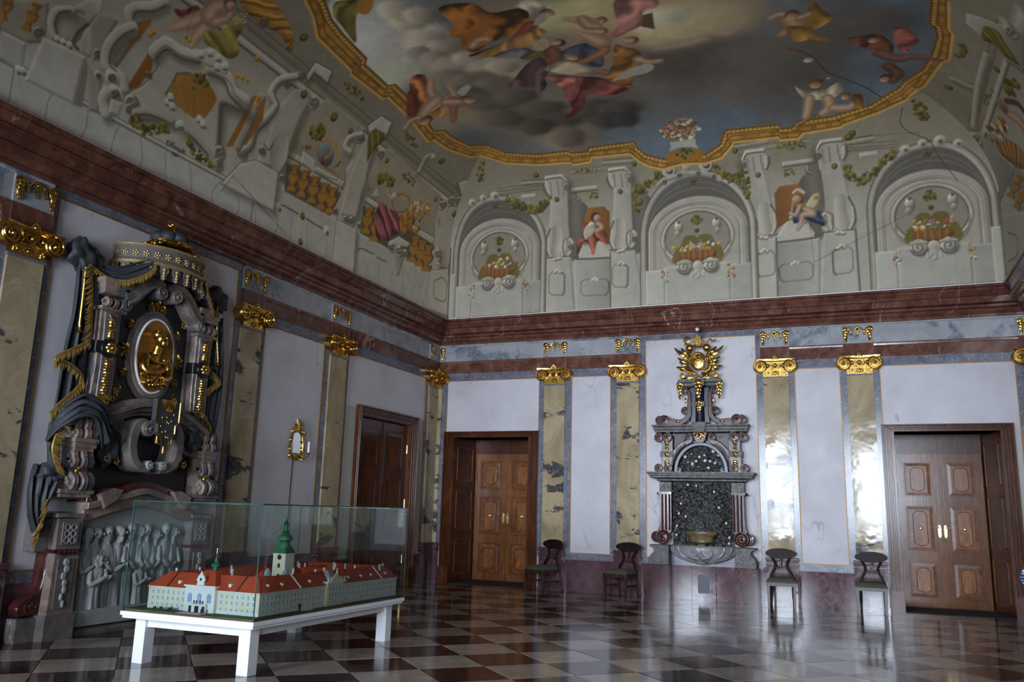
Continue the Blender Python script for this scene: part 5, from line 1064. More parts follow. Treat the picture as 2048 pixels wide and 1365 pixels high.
for y in np.linspace(EY0, EY1, 15): m.box(EX, EX+.003, y-.004, y+.004, Z0, Z0+WH)
for x in (-EX, -.42, .42, EX): m.box(x-.006, x+.006, EY0-.003, EY0, Z0, Z0+WH)
m.box(-EX, EX, EY0-.005, EY0, Z0, Z0+.03); m.box(EX, EX+.005, EY0, EY1, Z0, Z0+.03); m.box(-EX-.01, EX+.01, EY0-.012, EY0, Z0+WH-.012, Z0+WH); m.box(EX, EX+.012, EY0-.01, EY1+.01, Z0+WH-.012, Z0+WH)
m.build('string_courses', 'pale_wall', Md, 0, kind='stuff')
# front centre pavilion
pv = MB().box(-.17, .17, EY0-.035, EY0+WD, Z0, Z0+WH+.02).build('entrance_pavilion', 'pale_wall', Md, 0)
MB().box(-.18, .18, EY0-.048, EY0+.02, Z0+WH+.02, Z0+WH+.035).build('pavilion_cornice', 'pale_wall', pv, 0)
MB().frus((-.175, .175, EY0-.04, EY0+WD), (-.06, .06, EY0+.08, EY0+.16), Z0+WH+.035, Z0+WH+.16).build('pavilion_roof', 'roof_red', pv, 0)
g = MB().prism([(-.045, 0), (.045, 0), (.035, .03), (.05, .045), (.03, .085), (.018, .09), (0, .125), (-.018, .09), (-.03, .085), (-.05, .045), (-.035, .03)], -.008, .008).mapv(lambda x, y, z: (x, EY0-.03+y, Z0+WH+.035+z)).build('gable', 'pale_wall', pv, 0)
MB().box(-.008, .008, EY0-.042, EY0-.037, Z0+WH+.075, Z0+WH+.1).build('gable_window', 'model_dark', g, 0)
for x in (-.11, 0, .11):
    MB().prism([(x-.022, .085), (x+.022, .085), (x+.022, .15), (x, .168), (x-.022, .15)], -.04, -.034).mapv(lambda x_, y, z: (x_, EY0+y, Z0+z)).build('tall_window', 'model_window', pv, 0)
MB().box(-.10, .10, EY0-.06, EY0-.03, Z0, Z0+.075).build('portal', 'pale_wall', pv, 0)
for x, w_ in ((-.075, .014), (0, .022), (.075, .014)): MB().box(x-w_, x+w_, EY0-.064, EY0-.058, Z0, Z0+.058).build('portal_door', 'model_dark', pv, 0)
for x in (-.05, -.02, .02, .05): MB().lathe([(0, .03), (.008, .024), (.004, .014), (.007, 0)], (x, EY0-.045, Z0+.075), 7).build('portal_statue', 'model_dark', pv)
MB().box(-.14, .14, EY0-.17, EY0-.06, .026, .029).build('forecourt', 'model_grey', Md, 0)
m = MB()
for x in (-.2, -.13, .13, .2): m.tube([(x, EY0-.15, .026), (x, EY0-.15, .075)], .004, 6)
for a, b in ((-.2, -.13), (.13, .2)): m.tube([(a, EY0-.15, .065), ((a+b)/2, EY0-.15, .045), (b, EY0-.15, .065)], .002, 5)
m.build('chain_posts', 'model_dark', Md, kind='stuff')
m = MB(); R_ = random.Random(5)
for k in range(26): x = R_.uniform(-.5, -.25); m.lathe([(.0, .03), (.006, .012), (.003, 0)], (x, EY0-.05+R_.uniform(-.02, .02), .026), 5)
m.build('shrubs', 'model_grass', Md, kind='stuff')
# side centre pavilion
sp = MB().box(EX-.1, EX+.03, -.20, .10, Z0, Z0+WH+.025).build('side_pavilion', 'model_yellow', Md, 0)
windows(EX+.03, 'y', -.185, .085, 5, 1, (.165, .11, .04), .022, par=sp, hs=(.04, .045, .03))
g = MB().prism([(-.075, 0), (.075, 0), (.07, .03), (0, .085), (-.07, .03)], -.008, .008).mapv(lambda x, y, z: (EX+.028-y, -.05+x, Z0+WH+.03+z)).build('side_gable', 'model_yellow', sp, 0)
MB().box(EX-.1, EX+.045, -.215, .115, Z0+WH+.022, Z0+WH+.034).build('side_cornice', 'pale_wall', sp, 0)
MB().frus((EX-.14, EX+.02, -.13, .03), (EX-.1, EX-.06, -.08, -.02), Z0+WH+.034, Z0+WH+.13).build('side_roof', 'model_grey', sp, 0)
for y in (-.19, -.14, -.05, .04, .09): MB().lathe([(0, .045), (.008, .038), (.005, .028), (.011, .012), (.009, 0)], (EX+.03, y, Z0+WH+.034+(.08 if y == -.05 else 0)), 8).build('roof_statue', 'pale_wall', sp)
MB().box(EX, EX+.006, -.62, -.585, Z0, Z0+.06).build('side_gate', 'model_dark', rw, 0); MB().box(EX+.01, EX+.06, -.60, -.46, .026, .030).build('side_path', 'pale_wall', Md, 0)
# roof seams, dormers, chimneys
for (p, q) in [((EX-WD/2, -.62, Z0+WH+RH+.004), (EX+.02, -.62, Z0+WH+.006)), ((EX-WD/2, .86, Z0+WH+RH+.004), (EX+.02, .86, Z0+WH+.006))]: MB().tube([p, q], .006, 5).build('fire_wall', 'pale_wall', Md)
for x in (-.40, .40): MB().tube([(x, EY0+WD/2, Z0+WH+RH+.004), (x, EY0-.02, Z0+WH+.004)], .005, 5).build('roof_seam', 'model_dark', Md)
for (x, y) in [(-.29, EY0+.03), (.29, EY0+.03)]: MB().lathe([(0, -.012), (.016, -.01), (.018, .02), (0, .025)], (x, y-.01, Z0+WH+.045), 10, axis='y').build('dormer', 'pale_wall', Md)
for y in (-1.05, -.85, -.42, .25, .5, .7, 1.0): MB().lathe([(0, .012), (.013, .01), (.014, -.03)], (EX-.03, y, Z0+WH+.05), 9, axis='x').build('dormer', 'pale_wall', Md)
for (x, y) in [(-.56, -.95), (-.5, -.7), (-.45, -.3), (-.2, .5), (-.16, .55), (-.4, .75), (.1, .75), (.2, .8), (-.02, .9), (.5, 1.1), (.55, .95), (.38, .3), (.45, .6), (.4, .1), (.5, -.2), (-.1, -.7), (.25, -.22)]:
    MB().box(x-.008, x+.008, y-.008, y+.008, Z0+WH+.06, Z0+WH+RH+.022).build('chimney', 'pale_wall', Md, 0)
# church tower
tx, ty = .045, -.12; tw = .07
tw_o = MB().box(tx-tw, tx+tw, ty-tw, ty+tw, Z0, Z0+.485).build('tower', 'cream_wall', Md, 0)
for sx in (-1, 1):
    MB().box(tx+sx*tw-.006, tx+sx*tw+.006, ty-tw-.003, ty+tw+.003, Z0+.25, Z0+.485).build('tower_corner', 'pale_wall', tw_o, 0)
def prism8(prof, n=8): return MB().lathe([(r*.82, (z-.53)*.826+.485) for r, z in prof], (tx, ty, Z0), n, PI/8, PI/8+2*PI)
MB().frus((tx-tw-.015, tx+tw+.015, ty-tw-.015, ty+tw+.015), (tx-tw+.015, tx+tw-.015, ty-tw+.015, ty+tw-.015), Z0+.485, Z0+.545).build('tower_skirt', 'copper', tw_o, 0)
prism8([(.085, .59), (.075, .64), (.06, .66), (.062, .675), (.095, .685), (.10, .71), (.09, .735), (.055, .76), (.045, .78), (.05, .79), (.03, .80), (.026, .87), (.03, .875), (.035, .885), (.02, .905), (.012, .92), (.006, .95), (0, .99)], 12).build('onion_dome', 'copper', tw_o, 40)
for face in (0, 1):
    for z, hh, rnd in ((.445, .028, True), (.365, .045, False), (.265, .04, False)):
        m = MB()
        if rnd: m.lathe([(0, -.004), (.024, -.004), (.026, 0)], (0, 0, 0), 16, axis='y')
        else: m.prism([(-.014, -hh/2), (.014, -hh/2), (.014, hh/2-.01), (0, hh/2), (-.014, hh/2-.01)], -.004, 0)
        m.mapv((lambda x, y, z_: (tx+x, ty-tw+y, Z0+z+z_)) if face == 0 else (lambda x, y, z_: (tx+tw-y, ty+x, Z0+z+z_))).build('clock' if rnd else 'belfry_window', 'model_dark', tw_o)
for sx in (-1, 1): MB().lathe([(0, .08), (.01, .07), (.03, .045), (.035, .02), (.035, 0)], (tx+sx*.0+.11*sx, ty-.10, Z0+.26), 10).build('side_turret', 'model_grey', tw_o, 40)
# small green ridge turret on the front wing
rt = MB().lathe([(.028, 0), (.028, .06), (.04, .065), (.042, .08), (.026, .10), (.016, .115), (.016, .125), (.004, .15), (.003, .19), (0, .19)], (.02, EY0+.12, Z0+WH+.13), 10).build('ridge_turret', 'copper', Md, 40)
MB().tube([(.02, EY0+.12, Z0+WH+.31), (.02, EY0+.12, Z0+WH+.36)], .004, 5).build('turret_spike', 'brass', rt)
# ---- glass case
GZ0, GZ1 = TZ+.002, 1.455
Gc = thing('glass_case', 'large clear glass display case standing on the white table', 'display case', (MX, MYY, GZ0))
cx_, cy_g, ch = hx-.012, hy-.012, GZ1-GZ0; th = .008
for nm, b in (('pane', (-cx_, cx_, -cy_g, -cy_g+th, .0, ch-th)), ('pane', (-cx_, cx_, cy_g-th, cy_g, 0, ch-th)), ('pane', (-cx_, -cx_+th, -cy_g+th, cy_g-th, 0, ch-th)), ('pane', (cx_-th, cx_, -cy_g+th, cy_g-th, 0, ch-th)), ('top_pane', (-cx_, cx_, -cy_g, cy_g, ch-th, ch))): MB().box(*b).build(nm, 'glass', Gc, 0)
m = [[(sx*cx_, sy*cy_g, 0), (sx*cx_, sy*cy_g, ch)] for sx in (-1, 1) for sy in (-1, 1)]
for p in m: MB().tube(p, .006, 6).build('corner_seam', 'glass_edge', Gc)
for p in ([(-cx_, -cy_g, ch), (cx_, -cy_g, ch)], [(cx_, -cy_g, ch), (cx_, cy_g, ch)], [(cx_, cy_g, ch), (-cx_, cy_g, ch)], [(-cx_, cy_g, ch), (-cx_, -cy_g, ch)]): MB().tube(p, .006, 6).build('top_seam', 'glass_edge', Gc)
# ================================================================== four oval-backed chairs along the back wall
def make_chair(label, loc, rz):
    c = thing('chair', label, 'chair', loc, rz, 'oval-backed chairs along the back wall')
    sw, sd, sh = .245, .225, .46     # half width, half depth, seat height; front toward -y
    st = MB().prism([(-sw, -sd), (sw, -sd), (sw*.86, sd), (-sw*.86, sd)], 0, .06).mapv(lambda x, y, z: (x, z, sh-.11+y)); st.build('seat_rail', 'chair_wood', c, 0)
    def cush(u, v):
        x = (u-.5)*2; y = (v-.5)*2; k = 1-.07*(y+1); e = max(abs(x), abs(y)); return (x*sw*k*1.01, y*sd*1.01, sh-.05+.075*(1-e**6)**.5)
    cu = MB().grid(cush, 14, 14); cu.build('cushion', 'upholstery', c, 60)
    m = MB(); m.box(-sw*1.0, sw*1.0, -sd-.002, -sd+.02, sh-.055, sh-.02); m.build('cushion_front', 'upholstery', c, 0)
    for sx in (-1, 1):
        MB().frus((sx*.205-.018, sx*.205+.018, -sd-.01, -sd+.03), (sx*.212-.026, sx*.212+.026, -sd, -sd+.05), 0, sh-.10).build('leg', 'chair_wood', c, 0)
        pth = smooth_path([(sx*.19, sd+.06, 0), (sx*.185, sd+.01, .22), (sx*.18, sd-.02, .44)], 6); MB().tube(pth, [.017]*4+[.022]*5+[.024]*4, 4).build('leg', 'chair_wood', c, 30)
        bk = smooth_path([(sx*.19, sd-.02, .42), (sx*.155, sd+.0, .53), (sx*.105, sd+.02, .62), (sx*.10, sd+.045, .70), (sx*.15, sd+.075, .80)], 7); MB().tube(bk, [.020]*len(bk), 6, flat=1.3).build('back_upright', 'ebonised', c, 40)
    MB().tube(smooth_path([(-.105, sd+.022, .64), (-.03, sd+.03, .61), (.03, sd+.03, .61), (.105, sd+.022, .64)], 6), .016, 6).build('cross_rail', 'chair_wood', c, 40)
    MB().tube(smooth_path([(0, sd+.03, .615), (-.008, sd+.045, .70), (.012, sd+.065, .80)], 6), [.012]*7+[.02]*6, 6).build('back_splat', 'chair_wood', c, 40)
    o = MB(); n = 36; v0 = []; v1 = []
    for i in range(n):
        a = 2*PI*i/n; x = .255*math.cos(a)*(1.0); z = .865+.088*math.sin(a)*(1.0 if abs(math.cos(a)) < .9 else .96); cv = .055-.5*x*x
        v0.append((x, sd+cv, z)); v1.append((x, sd+cv+.03, z))
    o.add(v0+v1, [tuple(range(n)), tuple(range(2*n-1, n-1, -1))]+[(i, n+i, n+(i+1) % n, (i+1) % n) for i in range(n)]); o.build('oval_back', 'ebonised', c, 40)
    for sx in (-1, 1): MB().box(sx*.2-.012, sx*.2+.012, -sd+.03, sd, .18, .21).build('stretcher', 'chair_wood', c, 0)
    return c
make_chair('dark oval-backed chair beside the left back door, turned towards it', (2.62, -.46, 0), math.radians(-24))
make_chair('dark oval-backed chair just left of the wall fountain', (4.12, -.44, 0), math.radians(-15))
make_chair('dark oval-backed chair just right of the wall fountain', (6.90, -.44, 0), math.radians(4))
make_chair('dark oval-backed chair beside the right back door', (8.31, -.44, 0), math.radians(-3))
# ================================================================== gilt girandole mirror on the left wall
t = NT('mirror'); MT['mirror'] = t.done((.72, .74, .76), .05, 1.0)
Mi = thing('wall_mirror', 'small gilt rococo wall mirror with a candle arm, hung by a wire', 'mirror', (0, -4.80, 2.16), PI/2)
pl = [(-.10, .10), (.10, .10), (.135, .2), (.12, .34), (.09, .40), (0, .43), (-.09, .40), (-.12, .34), (-.135, .2)]
MB().prism(pl, -.04, -.02).build('mirror_plate', 'mirror', Mi, 0); MB().prism([(x*1.08, z) for x, z in pl], -.02, 0).build('back_board', 'walnut_dark', Mi, 0)
R_ = random.Random(9)
fr = MB(); fp = smooth_path([(0, .07), (.13, .08), (.155, .2), (.135, .34), (.10, .42), (0, .45), (-.10, .42), (-.135, .34), (-.155, .2), (-.13, .08), (0, .07)], 8); fr.tube([(x, -.045, z) for x, z in fp], .02, 7); fr.build('frame', 'gold', Mi)
for sx in (-1, 1):
    for (x, z, r) in ((.16, .16, .05), (.155, .30, .045), (.12, .44, .05), (.15, .06, .045)):
        sp = spiral(sx*x, z, r, .012, R_.uniform(0, 6), sx*1.5, 20); m = MB(); m.tube([(p[0], -.045, p[1]) for p in sp], np.linspace(.013, .008, 21), 6); m.ball((sx*x, -.05, z), .014, 6, 5); m.build('rocaille_scroll', 'gold', Mi)
m = MB()
for k in range(9): a = PI*k/8; m.tube([(0, -.045, .45), (.07*math.cos(a), -.055, .50+.06*math.sin(a)), (.115*math.cos(a), -.045, .50+.15*math.sin(a))], [.01, .016, .004], 5)
for k in range(12): m.ball((R_.uniform(-.08, .08), -.055, .45+R_.random()*.15), (.018, .014, .018), 6, 5)
m.build('crest', 'gold', Mi)
m = MB()
for k in range(7): a = PI+PI*k/6; m.tube([(0, -.045, .07), (.08*math.cos(a), -.055, .05+.03*math.sin(a)), (.12*math.cos(a), -.045, .05+.07*math.sin(a))], [.01, .018, .005], 5)
m.build('foot_ornament', 'gold', Mi)
m = MB(); m.tube(smooth_path([(0, -.05, .03), (.02, -.14, .0), (.08, -.2, .04), (.10, -.2, .09)], 6), .009, 6); m.lathe([(0, 0), (.045, .005), (.04, .02), (.015, .025)], (.10, -.2, .09), 14); m.build('candle_arm', 'gold', Mi)
MB().lathe([(0, .17), (.016, .168), (.017, 0)], (.10, -.2, .115), 10).build('candle', 'white_paint', Mi)
MB().tube([(-.03, -.01, .05), (-.045, -.012, -1.0), (-.05, -.012, -1.46)], .006, 5).build('wire', 'iron', Mi)
# ================================================================== visitor in a checked shirt at the right picture edge
plain('skin', lin(206, 160, 136), .5, var=.05); plain('hair', lin(62, 44, 34), .6, var=.2, sc=40); plain('trousers', lin(52, 56, 68), .8, sc=30); plain('shoe', lin(40, 34, 30), .5)
t = NT('check_shirt'); tc = t.n('ShaderNodeTexCoord'); sx_ = t.n('ShaderNodeSeparateXYZ'); t.ln(tc.outputs['Object'], sx_.inputs[0])
def stripe(sock, f):
    a = t.n('ShaderNodeMath', operation='MULTIPLY'); t.ln(sock, a.inputs[0]); a.inputs[1].default_value = f; b = t.n('ShaderNodeMath', operation='FRACT'); t.ln(a.outputs[0], b.inputs[0]); c = t.n('ShaderNodeMath', operation='GREATER_THAN'); t.ln(b.outputs[0], c.inputs[0]); c.inputs[1].default_value = .5; return c.outputs[0]
a, b = stripe(sx_.outputs[0], 55), stripe(sx_.outputs[2], 55)
col = t.mix(b, t.mix(a, lin(226, 230, 240), lin(92, 108, 160)), t.mix(a, lin(92, 108, 160), lin(28, 36, 84))); MT['check_shirt'] = t.done(col, .8)
d_ = ray(2040, 1100); d_ = d_/math.hypot(d_[0], d_[1]); el = CAM+d_*6.0
rt_ = np.array([CR[0], CR[1], 0]); rt_ /= np.linalg.norm(rt_); fw_ = np.array([-rt_[1], rt_[0], 0])
pc = el+rt_*.40; Pe = thing('person', 'visitor in a blue and white checked shirt cut off at the right edge', 'person', (pc[0], pc[1], 0), math.atan2(rt_[1], rt_[0]))
def skin_obj(name, V, Ed, R, mat, parent, root=0, sub=2):
    me = bpy.data.meshes.new(name); me.from_pydata(V, Ed, []); o = bpy.data.objects.new(name, me); COL.objects.link(o); o.parent = parent; me.materials.append(MT[mat])
    md = o.modifiers.new('skin', 'SKIN'); md.use_smooth_shade = True
    L = me.skin_vertices[0].data
    for i, r in enumerate(R): L[i].radius = (r if isinstance(r, tuple) else (r, r)); L[i].use_root = (i == root)
    sb = o.modifiers.new('sub', 'SUBSURF'); sb.levels = sb.render_levels = sub; return o
V = [(0, 0, .98), (0, .0, 1.15), (0, .0, 1.36), (0, .01, 1.50), (0, .02, 1.58), (0, .03, 1.68), (0, .02, 1.74)]; R = [(.15, .11), (.14, .10), (.16, .10), (.055, .055), (.07, .08), (.078, .095), (.05, .06)]; E = [(i, i+1) for i in range(6)]
def chain(start, pts, rs):
    k = start
    for p, r in zip(pts, rs): V.append(p); R.append((r, r)); E.append((k, len(V)-1)); k = len(V)-1
    return k
for s_ in (-1, 1):
    chain(0, [(s_*.10, 0, .88), (s_*.105, .02, .50), (s_*.11, -.01, .10), (s_*.11, .03, .05), (s_*.12, .16, .03)], [.095, .065, .045, .042, .035])
    h = chain(2, [(s_*.19, 0, 1.40), (s_*.36, -.02, 1.12), (s_*.20, .22, 1.16), (s_*.14, .29, 1.18)], [.06, .045, .033, .04])
    for f in range(4): chain(h, [(s_*.09+s_*.005*f, .32, 1.205-.02*f), (s_*.055+s_*.006*f, .325, 1.205-.02*f), (s_*.03+s_*.008*abs(f-1.5), .315, 1.20-.02*f)], [.010, .009, .008])
    chain(h, [(s_*.13, .30, 1.22), (s_*.10, .315, 1.235)], [.011, .009])
body = skin_obj('body', V, E, R, 'skin', Pe)
skin_obj('shirt', [(0, 0, .92), (0, 0, 1.12), (0, 0, 1.36), (0, .01, 1.46), (-.20, 0, 1.40), (-.37, -.02, 1.12), (-.30, .08, 1.13), (.20, 0, 1.40), (.37, -.02, 1.12), (.30, .08, 1.13)], [(0, 1), (1, 2), (2, 3), (2, 4), (4, 5), (5, 6), (2, 7), (7, 8), (8, 9)], [(.18, .13), (.165, .12), (.18, .12), .07, .075, .065, .06, .075, .065, .06], 'check_shirt', body, 1)
skin_obj('trousers', [(0, 0, .96), (-.10, 0, .86), (-.105, .02, .50), (-.11, -.01, .10), (.10, 0, .86), (.105, .02, .50), (.11, -.01, .10)], [(0, 1), (1, 2), (2, 3), (0, 4), (4, 5), (5, 6)], [(.17, .125), .11, .08, .065, .11, .08, .065], 'trousers', body)
for s_ in (-1, 1): skin_obj('shoe', [(s_*.11, -.02, .05), (s_*.115, .08, .045), (s_*.12, .18, .035)], [(0, 1), (1, 2)], [.052, .05, .04], 'shoe', body)
MB().grid(lambda u, v: (.092*math.sin(PI*.62*v)*math.cos(2*PI*u), .01-.02*v+.105*math.sin(PI*.62*v)*math.sin(2*PI*u), 1.70+.085*math.cos(PI*.62*v)), 24, 12).build('hair', 'hair', body, 60)
fc = MB(); fc.ball((0, .125, 1.645), (.014, .02, .024), 8, 6)
for s_ in (-1, 1): fc.ball((s_*.082, .02, 1.655), (.014, .024, .034), 8, 6)
fc.build('nose_and_ears', 'skin', body, 60); ey = MB()
for s_ in (-1, 1): ey.ball((s_*.032, .105, 1.67), (.013, .012, .009), 8, 6)
ey.ball((0, .112, 1.605), (.026, .008, .006), 8, 5); ey.build('eyes_and_mouth', 'hair', body, 60)
# chalk marks on the right door leaf
plain('chalk', lin(170, 160, 156), .9)
GL = {'C': [[(.8, .85), (.45, 1), (.1, .7), (.1, .3), (.45, 0), (.8, .15)]], '+': [[(.5, .2), (.5, .8)], [(.2, .5), (.8, .5)]], 'M': [[(.1, 0), (.1, 1), (.5, .4), (.9, 1), (.9, 0)]], 'B': [[(.15, 0), (.15, 1), (.6, .9), (.65, .6), (.15, .52)], [(.3, .52), (.8, .35), (.7, .05), (.15, 0)]], '-': [[(.2, .5), (.8, .5)]], '1': [[(.3, .75), (.55, 1), (.55, 0)]]}
lx = onB(1908, 998, -.95)[0]; rx = onB(1953, 998, -.95)[0]; zc = onB(1930, 997, -.95)[1]; cw = (rx-lx)/7; ck = MB()
for i, g in enumerate('C+M+B-1'):
    for st in GL[g]: ck.tube([(lx+cw*(i+.1+.8*x), 0.9485, zc-.035+.07*y) for x, y in st], .0045, 4)
ck.build('chalk_marks', 'chalk', L2, 0)
# small ring on the pilaster plinth right of the fountain
rx_, rz_ = onB(1531, 1141, .095); rg = thing('wall_ring', 'small pale metal ring on the plinth right of the fountain', 'ring', (rx_, -.095, rz_))
MB().tube([(.036*math.cos(a), -.004, .036*math.sin(a)) for a in np.linspace(0, 2*PI, 21)[:-1]], .006, 6, True).build('hoop', 'iron', rg); MB().lathe([(0, -.02), (.012, -.018), (.014, .008)], (0, 0, .036), 8, axis='y').build('staple', 'iron', rg)
# ================================================================== the fresco: painted architecture on the cove, sky and figures above
# every stroke is laid on the vault itself: B/L/R canvases are (metres along the wall, metres up the cove), U is the vault unrolled into the plan
TH_ = np.linspace(0, PI/2, 1500)
PRO = np.concatenate([np.stack([np.full(600, CD0), np.linspace(CZ0, CZ1, 601)[:-1]], 1), np.stack([CD0+CA*(1-np.cos(TH_)), CZ1+(ZT-CZ1)*np.sin(TH_)], 1)])
PRS = np.concatenate([[0], np.cumsum(np.linalg.norm(np.diff(PRO, axis=0), axis=1))])
GD = np.concatenate([PRO[600:, 0], [CE+30]]); GS = np.concatenate([PRS[600:]-SMAX+CE, [CE+30]])
gfun = lambda d: np.interp(d, GD, GS)
def toU(p):
    p = np.asarray(p, float); x = p[..., 0]; y = -p[..., 1]
    X = np.where(x < W/2, gfun(x), W-gfun(W-x)); return np.stack([X, -gfun(y)], -1)
def hitw(px, py, k):
    d = ray(px, py)
    t = ((-PRO[:, 0]-CAM[1])/d[1]) if k == 'B' else ((PRO[:, 0]-CAM[0])/d[0] if k == 'L' else (W-PRO[:, 0]-CAM[0])/d[0])
    q = CAM[None]+t[:, None]*d; f = q[:, 2]-PRO[:, 1]; i = np.where((f[:-1]*f[1:] <= 0) & (t[:-1] > 0))[0]
    if len(i) == 0:
        j = 0 if q[0, 2] < CZ0 else len(PRS)-1; pp = q[j]; s = PRS[j]+(pp[2]-PRO[j, 1])*(1 if j == 0 else 0)
        return (pp[0] if k == 'B' else pp[1], s, pp, t[j])
    j = i[0]; a = f[j]/(f[j]-f[j+1]); pp = q[j]+(q[j+1]-q[j])*a; return (pp[0] if k == 'B' else pp[1], PRS[j]+(PRS[j+1]-PRS[j])*a, pp, t[j])
def hitU(px, py):
    d = ray(px, py); t = (ZT-CAM[2])/d[2]; p = CAM+t*d
    if CE <= p[0] <= W-CE and p[1] <= -CE: return tuple(toU(p))
    best = None
    for k in 'BLR':
        a, s, pp, tt = hitw(px, py, k)
        dd = {'B': -pp[1], 'L': pp[0], 'R': W-pp[0]}[k]
        ok = {'B': dd-.05 <= pp[0] <= W-dd+.05, 'L': pp[1] <= -dd+.05, 'R': pp[1] <= -dd+.05}[k]
        if ok and tt > 0 and (best is None or tt < best[0]): best = (tt, pp)
    return tuple(toU(best[1])) if best else tuple(toU(p))
CROP = {'p': (0, 0, 1), 'c1': (1060, 260, 3.688), 'c2': (1440, 230, 3.5), 'c3': (480, 120, 3.102), 'c4': (0, 0, 4.876), 'c5': (840, 0, 3.938), 'z1': (0, 0, 2.926), 'z2': (600, 0, 2.926), 'z3': (1300, 0, 2.73), 'z4': (700, 230, 3.25), 'z5': (1748, 0, 2.273)}
def cvp(key, cr, pts):
    ox, oy, sc = CROP[cr]; out = []
    for x, y in pts:
        px, py = ox+x/sc, oy+y/sc; out.append(hitU(px, py) if key == 'U' else hitw(px, py, key)[:2])
    return np.array(out)
OPS = []
MIR = [None]      # mirror axis for the B canvas, when set every op is laid down twice
def _add(key, P, fn):
    OPS.append((key, P, fn))
def closed_smooth(P, n=4):
    m = len(P); out = []
    for i in range(m):
        a, b, c, d = P[i-1], P[i], P[(i+1) % m], P[(i+2) % m]
        for k in range(n): t = k/n; out.append(.5*((2*b)+(c-a)*t+(2*a-5*b+4*c-d)*t*t+(3*b-a-3*c+d)*t**3))
    return np.array(out)
def open_smooth(P, n=5): return np.array(smooth_path([tuple(p) for p in P], n))
def poly_sd(P, q, vec=False):   # signed distance (negative inside) from polygon P to points q
    d2 = np.full(len(q), 1e9); ins = np.zeros(len(q), bool); n = len(P); nv = np.zeros_like(q) if vec else None
    for i in range(n):
        a, b = P[i], P[(i+1) % n]; e = b-a; w = q-a; L = e@e
        if L < 1e-14: continue
        t = np.clip((w@e)/L, 0, 1); r = w-t[:, None]*e; rr = (r**2).sum(1)
        if vec: kk = rr < d2; nv[kk] = r[kk]
        d2 = np.minimum(d2, rr)
        c = ((a[1] > q[:, 1]) != (b[1] > q[:, 1])); xx = a[0]+(q[:, 1]-a[1])*(e[0])/(e[1] if abs(e[1]) > 1e-12 else 1e-12); ins ^= c & (q[:, 0] < xx)
    d = np.sqrt(d2); sd = np.where(ins, -d, d)
    if vec: return sd, nv/np.maximum(d, 1e-9)[:, None]*np.where(ins, -1, 1)[:, None]
    return sd
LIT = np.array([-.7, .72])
def vnoise(q, sc, seed=0):
    x = q*sc; i = np.floor(x).astype(np.int64); f = x-i; f = f*f*(3-2*f)
    h = lambda a, b: (np.sin(a*127.1+b*311.7+seed*74.7)*43758.5453) % 1.0
    a, b, c, d = h(i[:, 0], i[:, 1]), h(i[:, 0]+1, i[:, 1]), h(i[:, 0], i[:, 1]+1), h(i[:, 0]+1, i[:, 1]+1)
    return (a*(1-f[:, 0])+b*f[:, 0])*(1-f[:, 1])+(c*(1-f[:, 0])+d*f[:, 0])*f[:, 1]
def fbm(q, sc, oct=4, seed=0):
    v = 0; a = .5
    for k in range(oct): v = v+a*vnoise(q, sc*2**k, seed+k); a *= .5
    return v/(1-.5**oct)
AA = .011
def poly(key, cr, pts, col, sm=True, soft=AA, col2=None, grad=None, fold=None, al=1.0, raw=False, sh=0):
    P = np.array(pts, float) if raw else cvp(key, cr, pts)
    if sm and len(P) > 3: P = closed_smooth(P)
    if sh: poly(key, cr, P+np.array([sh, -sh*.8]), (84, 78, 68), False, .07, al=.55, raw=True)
    g = None if grad is None else cvp(key, cr, grad)
    def mk(P, g):
        def fn(q):
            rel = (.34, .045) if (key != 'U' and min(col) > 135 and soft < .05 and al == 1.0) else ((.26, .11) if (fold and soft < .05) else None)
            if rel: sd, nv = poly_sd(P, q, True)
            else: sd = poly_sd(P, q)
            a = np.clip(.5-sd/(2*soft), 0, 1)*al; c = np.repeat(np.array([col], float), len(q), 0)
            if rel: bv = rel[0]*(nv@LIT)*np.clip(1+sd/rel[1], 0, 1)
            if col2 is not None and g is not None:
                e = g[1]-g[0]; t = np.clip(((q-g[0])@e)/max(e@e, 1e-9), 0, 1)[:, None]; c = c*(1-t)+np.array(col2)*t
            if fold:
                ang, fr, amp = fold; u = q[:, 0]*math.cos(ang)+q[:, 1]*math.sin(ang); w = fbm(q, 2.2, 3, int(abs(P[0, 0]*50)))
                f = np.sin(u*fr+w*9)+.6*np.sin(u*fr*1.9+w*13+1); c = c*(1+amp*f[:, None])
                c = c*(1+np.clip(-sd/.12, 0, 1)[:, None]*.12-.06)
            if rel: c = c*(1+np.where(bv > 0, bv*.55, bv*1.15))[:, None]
            return a, c
        _add(key, (P.min(0)-soft*2, P.max(0)+soft*2), fn)
    mk(P, g)
    if MIR[0] is not None and key == 'B':
        F = lambda A: None if A is None else np.stack([2*MIR[0]-A[:, 0], A[:, 1]], 1); mk(F(P), F(g))
